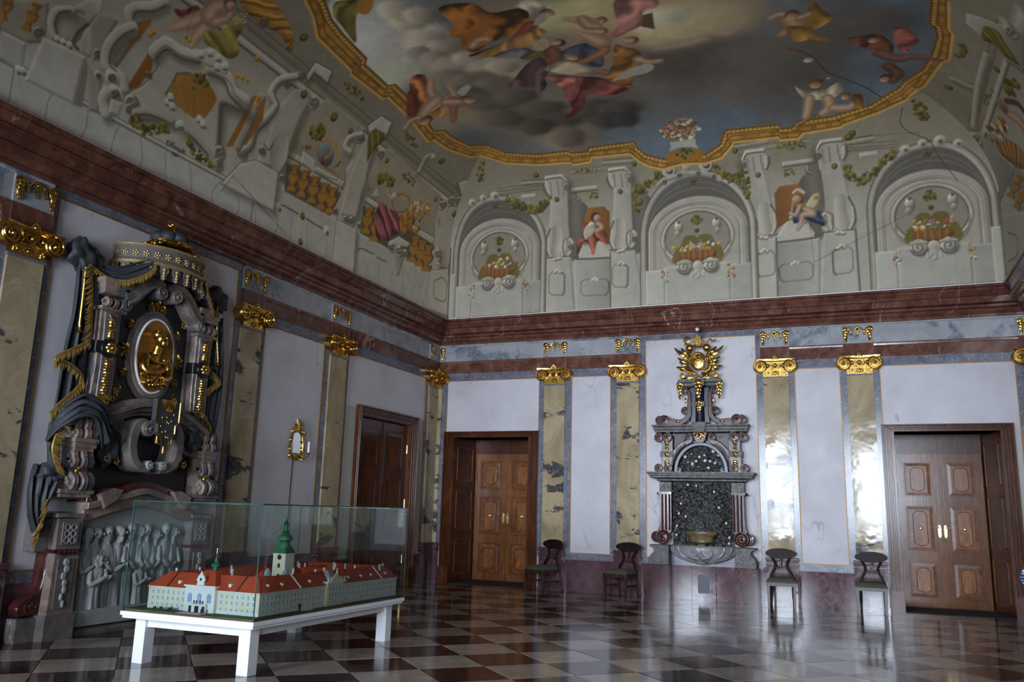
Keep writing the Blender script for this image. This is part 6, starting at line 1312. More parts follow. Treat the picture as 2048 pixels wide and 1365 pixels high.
def line(key, cr, pts, w, col, sm=True, al=1.0, taper=False, soft=None, raw=False):
    if not raw and not hasattr(w, '__len__') and w >= .045 and key in 'LR' and min(col) > 150 and soft is None:
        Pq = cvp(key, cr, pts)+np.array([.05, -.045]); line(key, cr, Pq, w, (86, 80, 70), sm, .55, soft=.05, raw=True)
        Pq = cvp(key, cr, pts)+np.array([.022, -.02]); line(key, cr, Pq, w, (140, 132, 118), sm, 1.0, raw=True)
    P = np.array(pts, float) if raw else cvp(key, cr, pts)
    if sm and len(P) > 2: P = open_smooth(P)
    m = len(P); ws = np.full(m, w) if not hasattr(w, '__len__') else np.interp(np.linspace(0, 1, m), np.linspace(0, 1, len(w)), w)
    sf = soft or AA*.8
    def mk(P):
        def fn(q):
            best = np.full(len(q), 1e9); nv = np.zeros_like(q); rel = key != 'U' and ws.max() >= .024 and min(col) > 135 and sf < .02
            for i in range(m-1):
                a, b = P[i], P[i+1]; e = b-a; L = e@e; t = np.clip(((q-a)@e)/max(L, 1e-14), 0, 1); r = q-a-t[:, None]*e; w_ = ws[i]+(ws[i+1]-ws[i])*t
                d = np.sqrt((r**2).sum(1))-w_
                if rel: kk = d < best; nv[kk] = (r/np.maximum(w_, 1e-6)[:, None])[kk]
                best = np.minimum(best, d)
            c = np.repeat(np.array([col], float), len(q), 0)
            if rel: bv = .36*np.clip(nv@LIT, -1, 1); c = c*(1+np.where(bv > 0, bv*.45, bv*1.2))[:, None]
            return np.clip(.5-best/(2*sf), 0, 1)*al, c
        mw = ws.max()+sf*2; _add(key, (P.min(0)-mw, P.max(0)+mw), fn)
    mk(P)
    if MIR[0] is not None and key == 'B': mk(np.stack([2*MIR[0]-P[:, 0], P[:, 1]], 1))
def blob(key, cr, c, r, col, hard=.35, al=1.0, shade=.35, asp=1.0, ang=0.0, noise=0, seed=0, raw=False, lit=(-.6, .8)):
    C0 = (np.array([c], float) if raw else cvp(key, cr, [c]))[0]
    if not raw: C1 = cvp(key, cr, [(c[0]+4, c[1])])[0]; C2 = cvp(key, cr, [(c[0], c[1]+4)])[0]; k = (np.linalg.norm(C1-C0)+np.linalg.norm(C2-C0))/8; r = r*k
    def mk(C0, ang):
        ca, sa = math.cos(ang), math.sin(ang)
        def fn(q):
            d = q-C0; u = (d[:, 0]*ca+d[:, 1]*sa)/r; v = (-d[:, 0]*sa+d[:, 1]*ca)/(r*asp); rr = np.sqrt(u*u+v*v)
            if noise: rr = rr*(1+noise*(fbm(q, 1.6/r, 4, seed)-.5)*2)
            a = np.clip((1-rr)/max(hard, 1e-3), 0, 1); a = a*a*(3-2*a)*al
            l = (d[:, 0]*lit[0]+d[:, 1]*lit[1])/r; return a, np.array([col], float)*(1+shade*np.clip(l, -1, 1))[:, None]
        R_b = r*max(1, asp)*(1.6 if noise else 1.05); _add(key, (C0-R_b, C0+R_b), fn)
    mk(C0, ang)
    if MIR[0] is not None and key == 'B': mk(np.array([2*MIR[0]-C0[0], C0[1]]), -ang)
WHT, WHS, WHD, GRY = (196, 191, 181), (152, 146, 133), (100, 94, 83), (154, 145, 127)
OLV, OLD, GLD, GLS, GLH, ORG = (132, 118, 46), (92, 84, 34), (206, 148, 54), (156, 102, 32), (232, 184, 92), (176, 112, 42)
FLS, FLD, LIN = (214, 172, 142), (168, 118, 92), (96, 88, 76)
fr_ = random.Random(21)
def tuft(key, cr, c, rx, ry, ang=0, n=22):
    for k in range(n):
        a, q = fr_.uniform(0, 2*PI), math.sqrt(fr_.random()); u, v = rx*q*math.cos(a), ry*q*math.sin(a); x, y = c[0]+u*math.cos(ang)-v*math.sin(ang), c[1]+u*math.sin(ang)+v*math.cos(ang)
        blob(key, cr, (x, y), min(rx, ry)*fr_.uniform(.3, .5), OLV if fr_.random() < .65 else OLD, .3, shade=.35)
def dot(key, cr, c, r): blob(key, cr, c, r, OLD, .25); blob(key, cr, c, r*.6, OLV, .4)
def volute(key, cr, c, r, turn=1, col=WHT):
    blob(key, cr, (c[0]+r*.25, c[1]+r*.3), r*1.25, WHD, .5, .8, 0); blob(key, cr, c, r, col, .15, shade=.12)
    sp = [(c[0]+r*(.85-.7*t)*math.cos(turn*(4*PI*t)-1), c[1]+r*(.85-.7*t)*math.sin(turn*(4*PI*t)-1)) for t in np.linspace(0, 1, 18)]; line(key, cr, sp, .013, WHD)
def flowers(key, cr, c, rx, ry, n, pal):
    for k in range(n):
        a, q = fr_.uniform(0, 2*PI), math.sqrt(fr_.random()); blob(key, cr, (c[0]+rx*q*math.cos(a), c[1]+ry*q*math.sin(a)), fr_.uniform(.14, .26)*min(rx, ry), fr_.choice(pal), .35, shade=.3)
FLP = [(222, 214, 204), (206, 150, 150), (214, 170, 70), (188, 90, 70), (118, 130, 70), (112, 122, 146), (226, 206, 160), (150, 120, 50)]
def limb(key, cr, pts, w, col=FLS):
    dk = tuple(c*.72 for c in col); mx = max(w); line(key, cr, pts, [x*.98 for x in w], dk, soft=.02); line(key, cr, [(x-2, y-2.5) for x, y in pts], [x*.55 for x in w], col, soft=max(.02, mx*.45)); line(key, cr, [(x-4, y-5) for x, y in pts], [x*.2 for x in w], tuple(min(235, c*1.1) for c in col), soft=max(.015, mx*.3), al=.7)
def head(key, cr, c, r, hair, ang=0):
    ca, sa = math.cos(ang), math.sin(ang)
    blob(key, cr, (c[0]-r*.12*ca, c[1]-r*.12*sa), r*1.02, hair, .4); blob(key, cr, (c[0]-r*.3*ca, c[1]-r*.3*sa), r*.6, tuple(v*1.25 for v in hair), .7, .5)
    blob(key, cr, (c[0]+r*.30*ca, c[1]+r*.30*sa), r*.78, (200, 156, 126), .35, shade=.35); blob(key, cr, (c[0]+r*.42*ca, c[1]+r*.42*sa), r*.3, (222, 178, 148), .8, .7)
    for s_ in (-1, 1): blob(key, cr, (c[0]+r*.42*ca+s_*r*.26*sa, c[1]+r*.42*sa-s_*r*.26*ca), r*.13, (120, 80, 62), .7, .7)
    blob(key, cr, (c[0]+r*.75*ca, c[1]+r*.75*sa), r*.14, (164, 92, 78), .7, .6)
def gar(key, cr, pts, w, n):
    P = smooth_path(pts, 8)
    for k in range(n): x, y = P[fr_.randrange(len(P))]; blob(key, cr, (x+fr_.uniform(-w, w), y+fr_.uniform(-w, w)), w*fr_.uniform(.45, .8), OLV if fr_.random() < .6 else OLD, .3)
# ------------------------------------------------------------------ back cove
MIR[0] = 5.44
k_ = 'B'
# architrave lines high on the cove
for y0, c, w in ((225, LIN, .008), (240, (206, 200, 186), .010), (262, LIN, .007), (300, (140, 132, 116), .012)): line(k_, 'c1', [(540, y0), (760, y0-18)], w, c); line(k_, 'c1', [(-60, y0+150), (110, y0+140)], w, c); line(k_, 'c1', [(300, y0+70), (550, y0+40)], w*.8, c, al=.6)
poly(k_, 'c1', [(300, 430), (500, 408), (500, 440), (310, 460)], WHT, False); line(k_, 'c1', [(306, 462), (500, 442)], .014, WHD); poly(k_, 'c1', [(-60, 480), (45, 466), (48, 500), (-60, 512)], WHT, False)
tuft(k_, 'c1', (412, 300), 95, 18, -.08, 26); dot(k_, 'c1', (45, 335), 24); dot(k_, 'c1', (768, 252), 22); tuft(k_, 'c1', (475, 485), 38, 26, 0, 14)
def console_paint(dx, dy, ped):
    T_ = lambda L: [(x+dx, y+dy) for x, y in L]
    poly(k_, 'c1', T_([(285, 520), (340, 500), (425, 570), (400, 640), (395, 800), (345, 960), (300, 935), (290, 700)]), WHS, col2=WHD, grad=T_([(300, 700), (420, 700)]))
    poly(k_, 'c1', T_([(120, 945), (150, 930), (300, 930), (290, 700), (285, 520), (275, 380), (235, 330)]), WHT, False, sh=.10); poly(k_, 'c1', T_([(120, 945), (108, 880), (118, 800), (140, 740), (152, 480), (110, 420), (110, 345), (235, 328), (275, 380), (285, 520), (290, 700), (310, 930)]), WHT, sm=False, col2=(176, 170, 158), grad=T_([(130, 600), (300, 600)]))
    poly(k_, 'c1', T_([(108, 342), (235, 326), (278, 378), (265, 392), (228, 352), (112, 368)]), (212, 207, 197), False); line(k_, 'c1', T_([(112, 370), (228, 354), (266, 394)]), .011, WHD)
    for x0, x1 in ((148, 158), (200, 214), (240, 250)): line(k_, 'c1', T_([(x0, 385), (x0+8, 430), (x1, 478)]), .018, WHS)
    line(k_, 'c1', T_([(100, 410), (108, 450), (135, 490)]), .016, WHD); line(k_, 'c1', T_([(120, 400), (128, 440), (142, 470)]), .02, (212, 207, 197))
    volute(k_, 'c1', T_([(272, 420)])[0], 26, 1); volute(k_, 'c1', T_([(332, 492)])[0], 32, -1); line(k_, 'c1', T_([(285, 520), (290, 700), (300, 930)]), .010, WHD); line(k_, 'c1', T_([(400, 560), (424, 580), (398, 640), (394, 780)]), .012, WHD)
    poly(k_, 'c1', T_([(170, 715), (225, 712), (240, 830), (222, 925), (150, 932), (165, 830)]), WHS, col2=(208, 203, 193), grad=T_([(155, 800), (225, 800)]))
    line(k_, 'c1', T_([(150, 730), (125, 800), (118, 880), (140, 935)]), .016, WHD); line(k_, 'c1', T_([(135, 800), (132, 880), (152, 930)]), .022, (212, 207, 197))
    line(k_, 'c1', T_([(240, 930), (262, 880), (262, 830), (285, 805), (312, 830), (308, 880), (285, 920)]), .030, (206, 201, 190)); line(k_, 'c1', T_([(250, 925), (245, 870), (248, 825), (285, 795)]), .010, WHD); volute(k_, 'c1', T_([(300, 862)])[0], 24)
    poly(k_, 'c1', T_(ped), (200, 196, 188), False, col2=(182, 178, 172), grad=T_([(120, 1100), (330, 1100)])); line(k_, 'c1', T_([ped[0], ped[1]]), .012, WHD); line(k_, 'c1', T_([(118, 947), (302, 932)]), .010, WHD)
    o = [(140, 1075), (165, 1048), (230, 1045), (252, 1068), (250, 1195), (235, 1218), (160, 1218), (140, 1195), (140, 1075)]
    line(k_, 'c1', T_(o), .010, (128, 124, 116), False); line(k_, 'c1', T_([(x+5, y+5) for x, y in o[2:6]]), .010, WHD, False)
    for a in ((188, 1048), (205, 1035), (222, 1048), (205, 950), (185, 955), (222, 945)): blob(k_, 'c1', T_([a])[0], 15, (206, 201, 192), .3); line(k_, 'c1', T_([(a[0]-8, a[1]+12), (a[0]+12, a[1]+12)]), .008, WHD)
    dot(k_, 'c1', T_([(198, 513)])[0], 22)
PEDL = [(105, 1360), (118, 945), (302, 932), (335, 1340)]
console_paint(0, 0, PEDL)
# parapet and painted child in the orange niche between two consoles
poly(k_, 'c1', [(325, 960), (610, 945), (600, 1325), (335, 1340)], (190, 187, 181), False, col2=(160, 156, 148), grad=[(350, 1100), (600, 1100)])
o = [(375, 1130), (400, 1105), (560, 1100), (580, 1120), (575, 1195), (550, 1218), (395, 1225), (375, 1200), (375, 1130)]; line(k_, 'c1', o, .010, (128, 124, 116), False); line(k_, 'c1', [(x+5, y+5) for x, y in o[2:6]], .009, WHD, False)
for a in ((462, 1108), (480, 1098), (498, 1108)): blob(k_, 'c1', a, 15, (206, 201, 192), .3)
poly(k_, 'c1', [(345, 960), (372, 900), (395, 830), (440, 800), (520, 812), (565, 870), (600, 945)], (204, 199, 190), True); line(k_, 'c1', [(352, 955), (598, 942)], .016, WHD); line(k_, 'c1', [(372, 880), (395, 835), (410, 850)], .012, WHD); volute(k_, 'c1', (342, 938), 16)
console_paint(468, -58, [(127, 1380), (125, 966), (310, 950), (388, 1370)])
poly(k_, 'c1', [(398, 640), (432, 575), (545, 565), (587, 605), (587, 850), (520, 812), (440, 800), (398, 830)], ORG, False, col2=(140, 84, 30), grad=[(420, 700), (590, 700)])
MIR[0] = None
# left child with a lamb
poly(k_, 'c1', [(392, 700), (440, 690), (540, 730), (572, 790), (565, 845), (500, 820), (470, 920), (440, 860), (400, 830), (365, 880), (350, 940), (348, 830), (390, 790)], (164, 84, 62), fold=(.5, 26, .3)); limb(k_, 'c1', [(500, 690), (530, 720), (490, 745), (455, 745)], [.05, .045, .035]); poly(k_, 'c1', [(395, 760), (430, 690), (470, 690), (480, 740), (450, 790), (410, 810)], (205, 196, 176)); blob(k_, 'c1', (455, 700), 24, (216, 208, 190), .3); head(k_, 'c1', (484, 645), 40, (58, 48, 40), .6)
line(k_, 'c1', [(435, 800), (460, 860), (465, 910)], .035, (212, 120, 84))
# right winged child blowing bubbles, in c2
poly(k_, 'c2', [(600, 640), (650, 560), (695, 555), (690, 620), (650, 660)], (206, 196, 160)); blob(k_, 'c2', (670, 575), 24, (204, 150, 70), .4); poly(k_, 'c2', [(510, 690), (540, 640), (620, 690), (690, 670), (725, 740), (720, 775), (600, 735), (520, 760)], (58, 70, 108), fold=(.7, 24, .3))
limb(k_, 'c2', [(600, 660), (650, 690), (580, 700), (570, 760), (545, 800)], [.06, .07, .06, .045, .035]); limb(k_, 'c2', [(560, 630), (530, 700), (490, 690)], [.05, .04, .03]); head(k_, 'c2', (548, 590), 46, (120, 92, 60), 2.8); line(k_, 'c2', [(515, 545), (545, 525), (590, 545)], .025, (216, 206, 186)); line(k_, 'c2', [(507, 615), (500, 690)], .008, (214, 206, 190)); blob(k_, 'c2', (497, 720), 16, (190, 180, 160), .3)
# arches: generic painter in canvas metres
def arch_paint(cx, rw, cols=None, top=1.08, L_=True, R_ok=True):
    SP, FT = 1.45, .72
    A = lambda rx, rz: [(cx+rx*math.cos(a), SP+rz*math.sin(a)) for a in np.linspace(0, PI, 30)]
    legs = lambda rx, rz, bot: [(cx+rx, bot)]+A(rx, rz)+[(cx-rx, bot)]
    R = lambda *a, **k: poly(k_, 'p', *a, raw=True, **k)
    Q = lambda *a, **k: line(k_, 'p', *a, raw=True, **k)
    R(legs(rw*1.10, top*1.06, .02), (158, 152, 141), sm=False)
    Q(legs(rw*1.04, top*1.02, .02), .05, WHT, sm=False); Q(legs(rw*1.10, top*1.07, .02), .012, WHD, sm=False); Q(legs(rw*1.065, top*1.04, .02), .008, WHS, sm=False)
    R(legs(rw*.985, top*.97, FT), (108, 102, 94), sm=False)                # painted soffit
    for q in (.86, .76): Q(A(rw*(.9+.06*q), top*q), .010, (134, 127, 116), sm=False)
    Q(legs(rw*.86+.02, .56, FT), .10, (92, 86, 78), sm=False, al=.6, soft=.05); Q(legs(rw*.86, .58, FT), .085, WHT, sm=False)
    R(legs(rw*.80, .50, .02), (184, 180, 170), sm=False)
    for q in (.945, .90, .85, .79): Q(legs(rw*q, .58+(q-.87)*.9, FT), .007, (150, 142, 128), sm=False, al=.8)
    R([(cx-rw*1.0, .02), (cx-rw*1.0, FT), (cx-rw*.62, FT), (cx-rw*.62, .02)], (198, 196, 191), sm=False); R([(cx+rw*1.0, .02), (cx+rw*1.0, FT), (cx+rw*.60, FT), (cx+rw*.60, .02)], (176, 173, 168), sm=False)
    R([(cx-rw*.62, .02), (cx-rw*.62, FT+.05), (cx+rw*.60, FT+.05), (cx+rw*.60, .02)], (188, 186, 180), sm=False)
    e = [(cx+rw*.66*math.cos(a), 1.30+.56*math.sin(a)*(1 if math.sin(a) > 0 else .9)) for a in np.linspace(-1.0, PI+1.0, 36)]
    R(e, (160, 153, 138)); Q(e, .030, (206, 201, 190)); Q([(x-(x-cx)*.07, z-(z-1.3)*.07) for x, z in e], .010, WHD); Q([(x+(x-cx)*.06, z+(z-1.3)*.05) for x, z in e], .009, (140, 132, 116))
    R([(cx-rw*.42, .80), (cx-rw*.42, 1.08), (cx-rw*.32, 1.16), (cx-rw*.24, 1.34), (cx-.06, 1.36), (cx, 1.30), (cx+.07, 1.36), (cx+rw*.26, 1.34), (cx+rw*.34, 1.18), (cx+rw*.44, 1.10), (cx+rw*.44, .80)], (126, 112, 48))
    R([(cx-rw*.33, 1.04), (cx+rw*.33, 1.04), (cx+rw*.24, .84), (cx-rw*.22, .84)], (150, 98, 44), fold=(0, 60, .12))
    for i in range(54): blob(k_, 'p', (cx+fr_.gauss(0, rw*.17), 1.06+abs(fr_.gauss(0, .08))), fr_.uniform(.02, .05), fr_.choice(cols or FLP), .35, raw=True)
    for sx in (-1, 1):
        x = cx+sx*rw*.25
        blob(k_, 'p', (x+.03, .71), .18, (124, 118, 108), .5, raw=True, shade=0); blob(k_, 'p', (x, .745), .135, (196, 192, 184), .12, raw=True, shade=.3, asp=1.15); Q([(x+.115*(1-.85*t)*math.cos(sx*-9*t+1.4), .745+.125*(1-.85*t)*math.sin(sx*-9*t+1.4)) for t in np.linspace(0, 1, 22)], .013, (112, 105, 95)); Q([(x-.13, .70), (x-.05, .615), (x+.06, .615), (x+.13, .69)], .016, (104, 98, 88)); R([(x-.10, .86), (x+.10, .86), (x+.14, .80), (x-.14, .80)], (186, 181, 172))
        Q([(cx+sx*.03, .70), (cx+sx*.05, .60), (cx+sx*.11, .55), (cx+sx*.10, .62)], .024, (204, 200, 192))
        bx, bz = cx+sx*rw*.36, 1.56; blob(k_, 'p', (bx+.02, bz-.03), .10, (120, 113, 102), .5, raw=True, asp=1.6, shade=0); blob(k_, 'p', (bx, bz), .075, (198, 192, 180), .2, raw=True, asp=1.6); blob(k_, 'p', (bx+.012, bz+.09), .04, (116, 108, 96), .3, raw=True); blob(k_, 'p', (bx+.02*sx, bz-.14), .06, (170, 163, 149), .3, raw=True, asp=1.3)
        for i in range(16): blob(k_, 'p', (cx+sx*(rw*.56+.12*fr_.random()), .72-.26*fr_.random()), fr_.uniform(.014, .034), fr_.choice(FLP), .35, raw=True)
        Q([(cx+sx*rw*.62, 1.25), (cx+sx*rw*.60, 1.0), (cx+sx*rw*.48, .84)], .02, WHS)
    blob(k_, 'p', (cx, .76), .10, (200, 196, 188), .2, raw=True, shade=.2); Q([(cx, .66), (cx+.03, .55), (cx-.02, .52)], .03, (196, 192, 184))
    for i in range(24): a = fr_.uniform(0, 2*PI); q_ = fr_.random()**.5*.09; blob(k_, 'p', (cx+q_*math.cos(a), 1.66+q_*math.sin(a)), .036, OLV if i % 2 else OLD, .3, raw=True)
    blob(k_, 'p', (cx, 1.45), .055, OLD, .3, raw=True)
    for i in range(6): blob(k_, 'p', (cx-.06+.02*i, SP+top*.84+.03*(i % 3)), .03, OLD, .3, raw=True)
arch_paint(1.45, .96); arch_paint(9.60, .93); arch_paint(5.57, 1.0, [(222, 214, 204), (112, 122, 146), (214, 170, 70), (188, 140, 60), (206, 160, 150)])
# crowns of the side arches
for cx in (1.36, 9.66):
    for dx, dz, r in ((-.42, -.02, .10), (-.15, .05, .09), (.12, .06, .12), (.40, -.02, .09)): blob(k_, 'p', (cx+dx, 2.53+dz), r, (188, 180, 166), .3, raw=True, shade=.3); blob(k_, 'p', (cx+dx+.01, 2.52+dz), r*.4, (116, 108, 98), .4, raw=True)
# olive garlands beside the arches
gar(k_, 'c1', [(985, 310), (930, 340), (870, 400), (830, 440), (790, 430), (795, 520), (800, 600)], 26, 90); gar(k_, 'c1', [(1345, 260), (1420, 320), (1480, 360), (1549, 380)], 26, 40); gar(k_, 'c2', [(0, 390), (60, 430), (120, 440), (170, 400), (180, 480), (190, 570)], 22, 70)
gar(k_, 'c2', [(890, 370), (920, 430), (980, 460), (1050, 420), (1110, 370), (1160, 310), (1220, 270)], 26, 90); gar(k_, 'z4', [(1020, 530), (1080, 580), (1150, 610), (1220, 610), (1290, 560)], 24, 70)
# pilaster strips at the corners
for x0, x1 in ((.32, .47), (10.48, 10.64)): poly(k_, 'p', [(x0, 0), (x0, 1.0), (x1, 1.0), (x1, 0)], (196, 193, 186), False, raw=True)
line(k_, 'p', [(.31, 0), (.31, 1.6)], .02, (104, 98, 88), raw=True); line(k_, 'p', [(10.65, 0), (10.65, 1.6)], .02, (104, 98, 88), raw=True)
# crown over the middle arch: scroll discs, gilt pedestal, white vase
for a, b in (((1020, 300), 52), ((1292, 258), 52)): blob(k_, 'c1', (a[0]+10, a[1]+14), b*1.2, WHD, .4, .8, 0); blob(k_, 'c1', a, b, WHT, .12, shade=.12); blob(k_, 'c1', (a[0]+8, a[1]+2), b*.55, WHD, .2); blob(k_, 'c1', (a[0]+6, a[1]-10), b*.42, (206, 200, 190), .2)
line(k_, 'c1', [(940, 410), (990, 370), (1060, 350), (1130, 320), (1200, 320), (1280, 320), (1360, 345), (1400, 375)], [.02, .045, .05, .06, .05, .045, .02], (178, 171, 158)); blob(k_, 'c1', (1155, 275), 36, (180, 173, 160), .25)
for a in ((990, 385), (1240, 320), (1355, 345), (1100, 335)): volute(k_, 'c1', a, 18)
tuft('B', 'z4', (850, 365), 26, 70, .1, 24); tuft('B', 'z3', (1475, 600), 34, 70, -.6, 24); dot('B', 'z3', (1085, 748), 25); dot('B', 'z4', (1210, 392), 20); dot('B', 'z4', (597, 300), 18); tuft('B', 'z3', (770, 802), 85, 18, -.05, 24)
line('B', 'z5', [(130, 490), (120, 560), (160, 600), (250, 640), (300, 720), (380, 820)], .006, (70, 64, 58))
for y0 in (480, 500, 520): line('B', 'z4', [(960, y0), (1250, y0-40)], .006, LIN)
for y0 in (180, 205, 225): line('B', 'c2', [(880, y0+30), (1250, y0)], .006, LIN)
# ------------------------------------------------------------------ left cove
k_ = 'L'
# plinth course with its double moulding
poly(k_, 'p', [(-10.6, -.02), (-10.6, .46), (-6.62, .46), (-6.62, -.02)], (188, 188, 190), False, raw=True)
for dz, c, w in ((.47, (206, 203, 196), .03), (.44, (120, 115, 106), .012), (.50, (130, 124, 114), .010)): line(k_, 'p', [(-10.6, dz), (-6.60, dz), (-6.60, -.02)] if dz == .44 else [(-10.6, dz), (-6.60, dz)], w, c, False, raw=True)
poly(k_, 'p', [(-6.60, -.02), (-6.60, .80), (-.2, .80), (-.2, -.02)], (186, 184, 180), False, raw=True)
for y in np.arange(-10.4, -.6, .43): line(k_, 'p', [(y, .02), (y+fr_.uniform(-.08, .08), .2), (y+fr_.uniform(-.1, .1), .42)], .004, (120, 116, 110), raw=True)
# upper entablature lines along the cove
for s_, c, w in ((2.42, WHT, .05), (2.37, WHD, .014), (2.62, LIN, .008), (2.66, (140, 130, 112), .014), (2.73, LIN, .007), (2.50, LIN, .007)): line(k_, 'p', [(-10.4, s_), (-1.0, s_)], w, c, False, raw=True)
def consoleL(cr, shaft, bulge, ped, cap, vols, dots):
    poly(k_, cr, shaft, WHT, False, sh=.12, col2=(172, 166, 154), grad=[shaft[0], shaft[len(shaft)//2]])
    poly(k_, cr, bulge, WHS, True, col2=(208, 203, 193), grad=[bulge[0], bulge[len(bulge)//2]]); poly(k_, cr, ped, (198, 194, 187), False, sh=.08); line(k_, cr, ped+[ped[0]], .008, (130, 124, 114), False); poly(k_, cr, cap, (210, 205, 194), False, sh=.07); line(k_, cr, cap+[cap[0]], .010, WHD, False)
    for v in vols: volute(k_, cr, v[:2], v[2])
    for d in dots: dot(k_, cr, d[:2], d[2])
# bay with the globe and the balustrade
poly(k_, 'c3', [(300, 600), (420, 300), (540, 240), (780, 430), (650, 790)], (166, 157, 138), False); poly(k_, 'c3', [(300, 560), (650, 760), (620, 830), (280, 640)], WHT, False); line(k_, 'c3', [(300, 600), (640, 800)], .014, WHD)
poly(k_, 'c3', [(290, 640), (630, 830), (560, 970), (275, 815)], (104, 96, 82), False)
def baluster(cr, cx, cy, s, a=.5):
    ca, sa = math.cos(a), math.sin(a); T_ = lambda L: [(cx+s*(x*ca-y*sa), cy+s*(x*sa+y*ca)) for x, y in L]
    for dx, c in ((9, (112, 70, 24)), (0, (186, 132, 54))):
        poly(k_, cr, T_([(-26+dx, -92), (26+dx, -92), (26+dx, -74), (12+dx, -60), (16+dx, -40), (34+dx, -26), (30+dx, 6), (12+dx, 34), (12+dx, 50), (26+dx, 62), (30+dx, 84), (-30+dx, 84), (-26+dx, 62), (-12+dx, 50), (-12+dx, 34), (-30+dx, 6), (-34+dx, -26), (-16+dx, -40), (-12+dx, -60), (-26+dx, -74)]), c, False)
    line(k_, cr, T_([(-28, -26), (28, -26)]), .009, (140, 92, 30)); line(k_, cr, T_([(-12, 40), (12, 40)]), .008, (140, 92, 30)); line(k_, cr, T_([(-24, -76), (24, -76)]), .008, (140, 92, 30))
for x, y in ((330, 735), (392, 770), (455, 808), (512, 850), (565, 875)): baluster('c3', x, y, .95, .18)
blob(k_, 'c3', (528, 572), 72, (124, 134, 138), .06, shade=.35); line(k_, 'c3', [(470, 545), (500, 510), (560, 500), (600, 540), (598, 590)], .022, (196, 140, 64)); line(k_, 'c3', [(580, 490), (572, 560), (545, 600), (505, 620)], .016, (206, 160, 90)); poly(k_, 'c3', [(390, 565), (470, 630), (465, 705), (380, 640)], (206, 202, 194), False); blob(k_, 'c3', (512, 625), 22, (130, 80, 36)); line(k_, 'c3', [(530, 670), (580, 695), (610, 730)], .014, (160, 110, 50)); line(k_, 'c3', [(470, 680), (540, 720), (600, 740)], .03, (190, 186, 178))
tuft(k_, 'c3', (478, 440), 55, 46, .4, 30); dot(k_, 'c3', (583, 355), 28); dot(k_, 'c3', (686, 442), 20); tuft(k_, 'c3', (410, 540), 38, 16, .3, 12); tuft(k_, 'c3', (612, 650), 34, 14, -.7, 12); dot(k_, 'c3', (388, 970), 20); dot(k_, 'c3', (375, 1130), 20)
for L in ([(240, 905), (270, 905), (360, 955)], [(410, 985), (500, 1040), (545, 1065)]): line(k_, 'c3', L, .014, WHD)
for a in ((240, 915), (535, 1060)): blob(k_, 'c3', a, 26, (204, 200, 192), .3); blob(k_, 'c3', (a[0]+8, a[1]+16), 12, WHD, .4)
# bay with the draped armillary sphere
poly(k_, 'c3', [(780, 840), (850, 640), (920, 540), (1250, 840), (1210, 1110)], (164, 155, 137), False); poly(k_, 'c3', [(780, 850), (1210, 1110), (1195, 1160), (765, 890)], WHT, False); line(k_, 'c3', [(775, 880), (1200, 1150)], .014, WHD); poly(k_, 'c3', [(765, 900), (1200, 1150), (1160, 1300), (745, 1075)], (104, 96, 82), False)
for x, y in ((790, 1000), (1078, 1180), (1120, 1205), (1160, 1235), (840, 1050)): baluster('c3', x, y, .92, .18)
poly(k_, 'c3', [(870, 885), (940, 930), (1000, 960), (985, 1070), (930, 1100), (905, 1190), (915, 1120), (850, 1100), (840, 980)], (150, 80, 86), fold=(.8, 20, .3))
poly(k_, 'c3', [(990, 1000), (1030, 945), (1080, 960), (1060, 1060), (1010, 1090)], (176, 122, 50), fold=(.3, 30, .15)); flowers(k_, 'c3', (1120, 920), 62, 60, 44, [(206, 170, 150), (220, 208, 190), (200, 140, 60), (166, 110, 50), (140, 120, 60)]); flowers(k_, 'c3', (1060, 1020), 60, 60, 30, [(166, 110, 44), (190, 136, 60), (130, 84, 36)])
for a in (.0, .6, 1.2): line(k_, 'c3', [(1000+52*math.cos(t)*math.cos(a)-60*math.sin(t)*math.sin(a), 890+52*math.cos(t)*math.sin(a)+60*math.sin(t)*math.cos(a)) for t in np.linspace(0, 2*PI, 20)], .010, (168, 120, 52))
limb(k_, 'c3', [(935, 780), (915, 830), (950, 860)], [.03, .04, .05]); blob(k_, 'c3', (955, 850), 22, FLS, .3); tuft(k_, 'c3', (905, 740), 52, 40, .4, 26); tuft(k_, 'c3', (1050, 735), 60, 20, .75, 20); dot(k_, 'c3', (912, 625), 16); tuft(k_, 'c3', (812, 810), 22, 14, .3, 8); poly(k_, 'c3', [(820, 850), (850, 790), (870, 860)], (186, 186, 184))
poly(k_, 'c3', [(920, 1130), (985, 1095), (1055, 1140), (1040, 1165), (925, 1150)], (204, 199, 190), False); poly(k_, 'c3', [(935, 1150), (1035, 1180), (1010, 1250), (985, 1340), (965, 1340), (955, 1240)], (192, 187, 178), False, col2=(150, 144, 133), grad=[(940, 1250), (1020, 1250)])
for a in ((935, 1165, 22), (985, 1185, 26), (1025, 1205, 22)): volute(k_, 'c3', a[:2], a[2])
line(k_, 'c3', [(1110, 690), (1150, 610), (1190, 590)], .05, (186, 180, 168)); blob(k_, 'c3', (1195, 605), 18, (196, 190, 178)); dot(k_, 'c3', (1252, 627), 20); tuft(k_, 'c3', (1062, 492), 70, 22, .75, 22); tuft(k_, 'c3', (708, 192), 80, 26, .7, 28)
o = [(730, 1190), (750, 1170), (810, 1195), (830, 1205)]; line(k_, 'c3', o, .012, WHD); line(k_, 'c3', [(850, 1225), (910, 1255)], .012, WHD); line(k_, 'c3', [(730, 1190), (730, 1300)], .008, WHS); line(k_, 'c3', [(608, 1120), (605, 1220), (625, 1260)], .009, WHD); line(k_, 'c3', [(612, 1112), (640, 1098), (680, 1120), (690, 1140)], .012, WHD); blob(k_, 'c3', (662, 1115), 20, (204, 200, 192), .3)
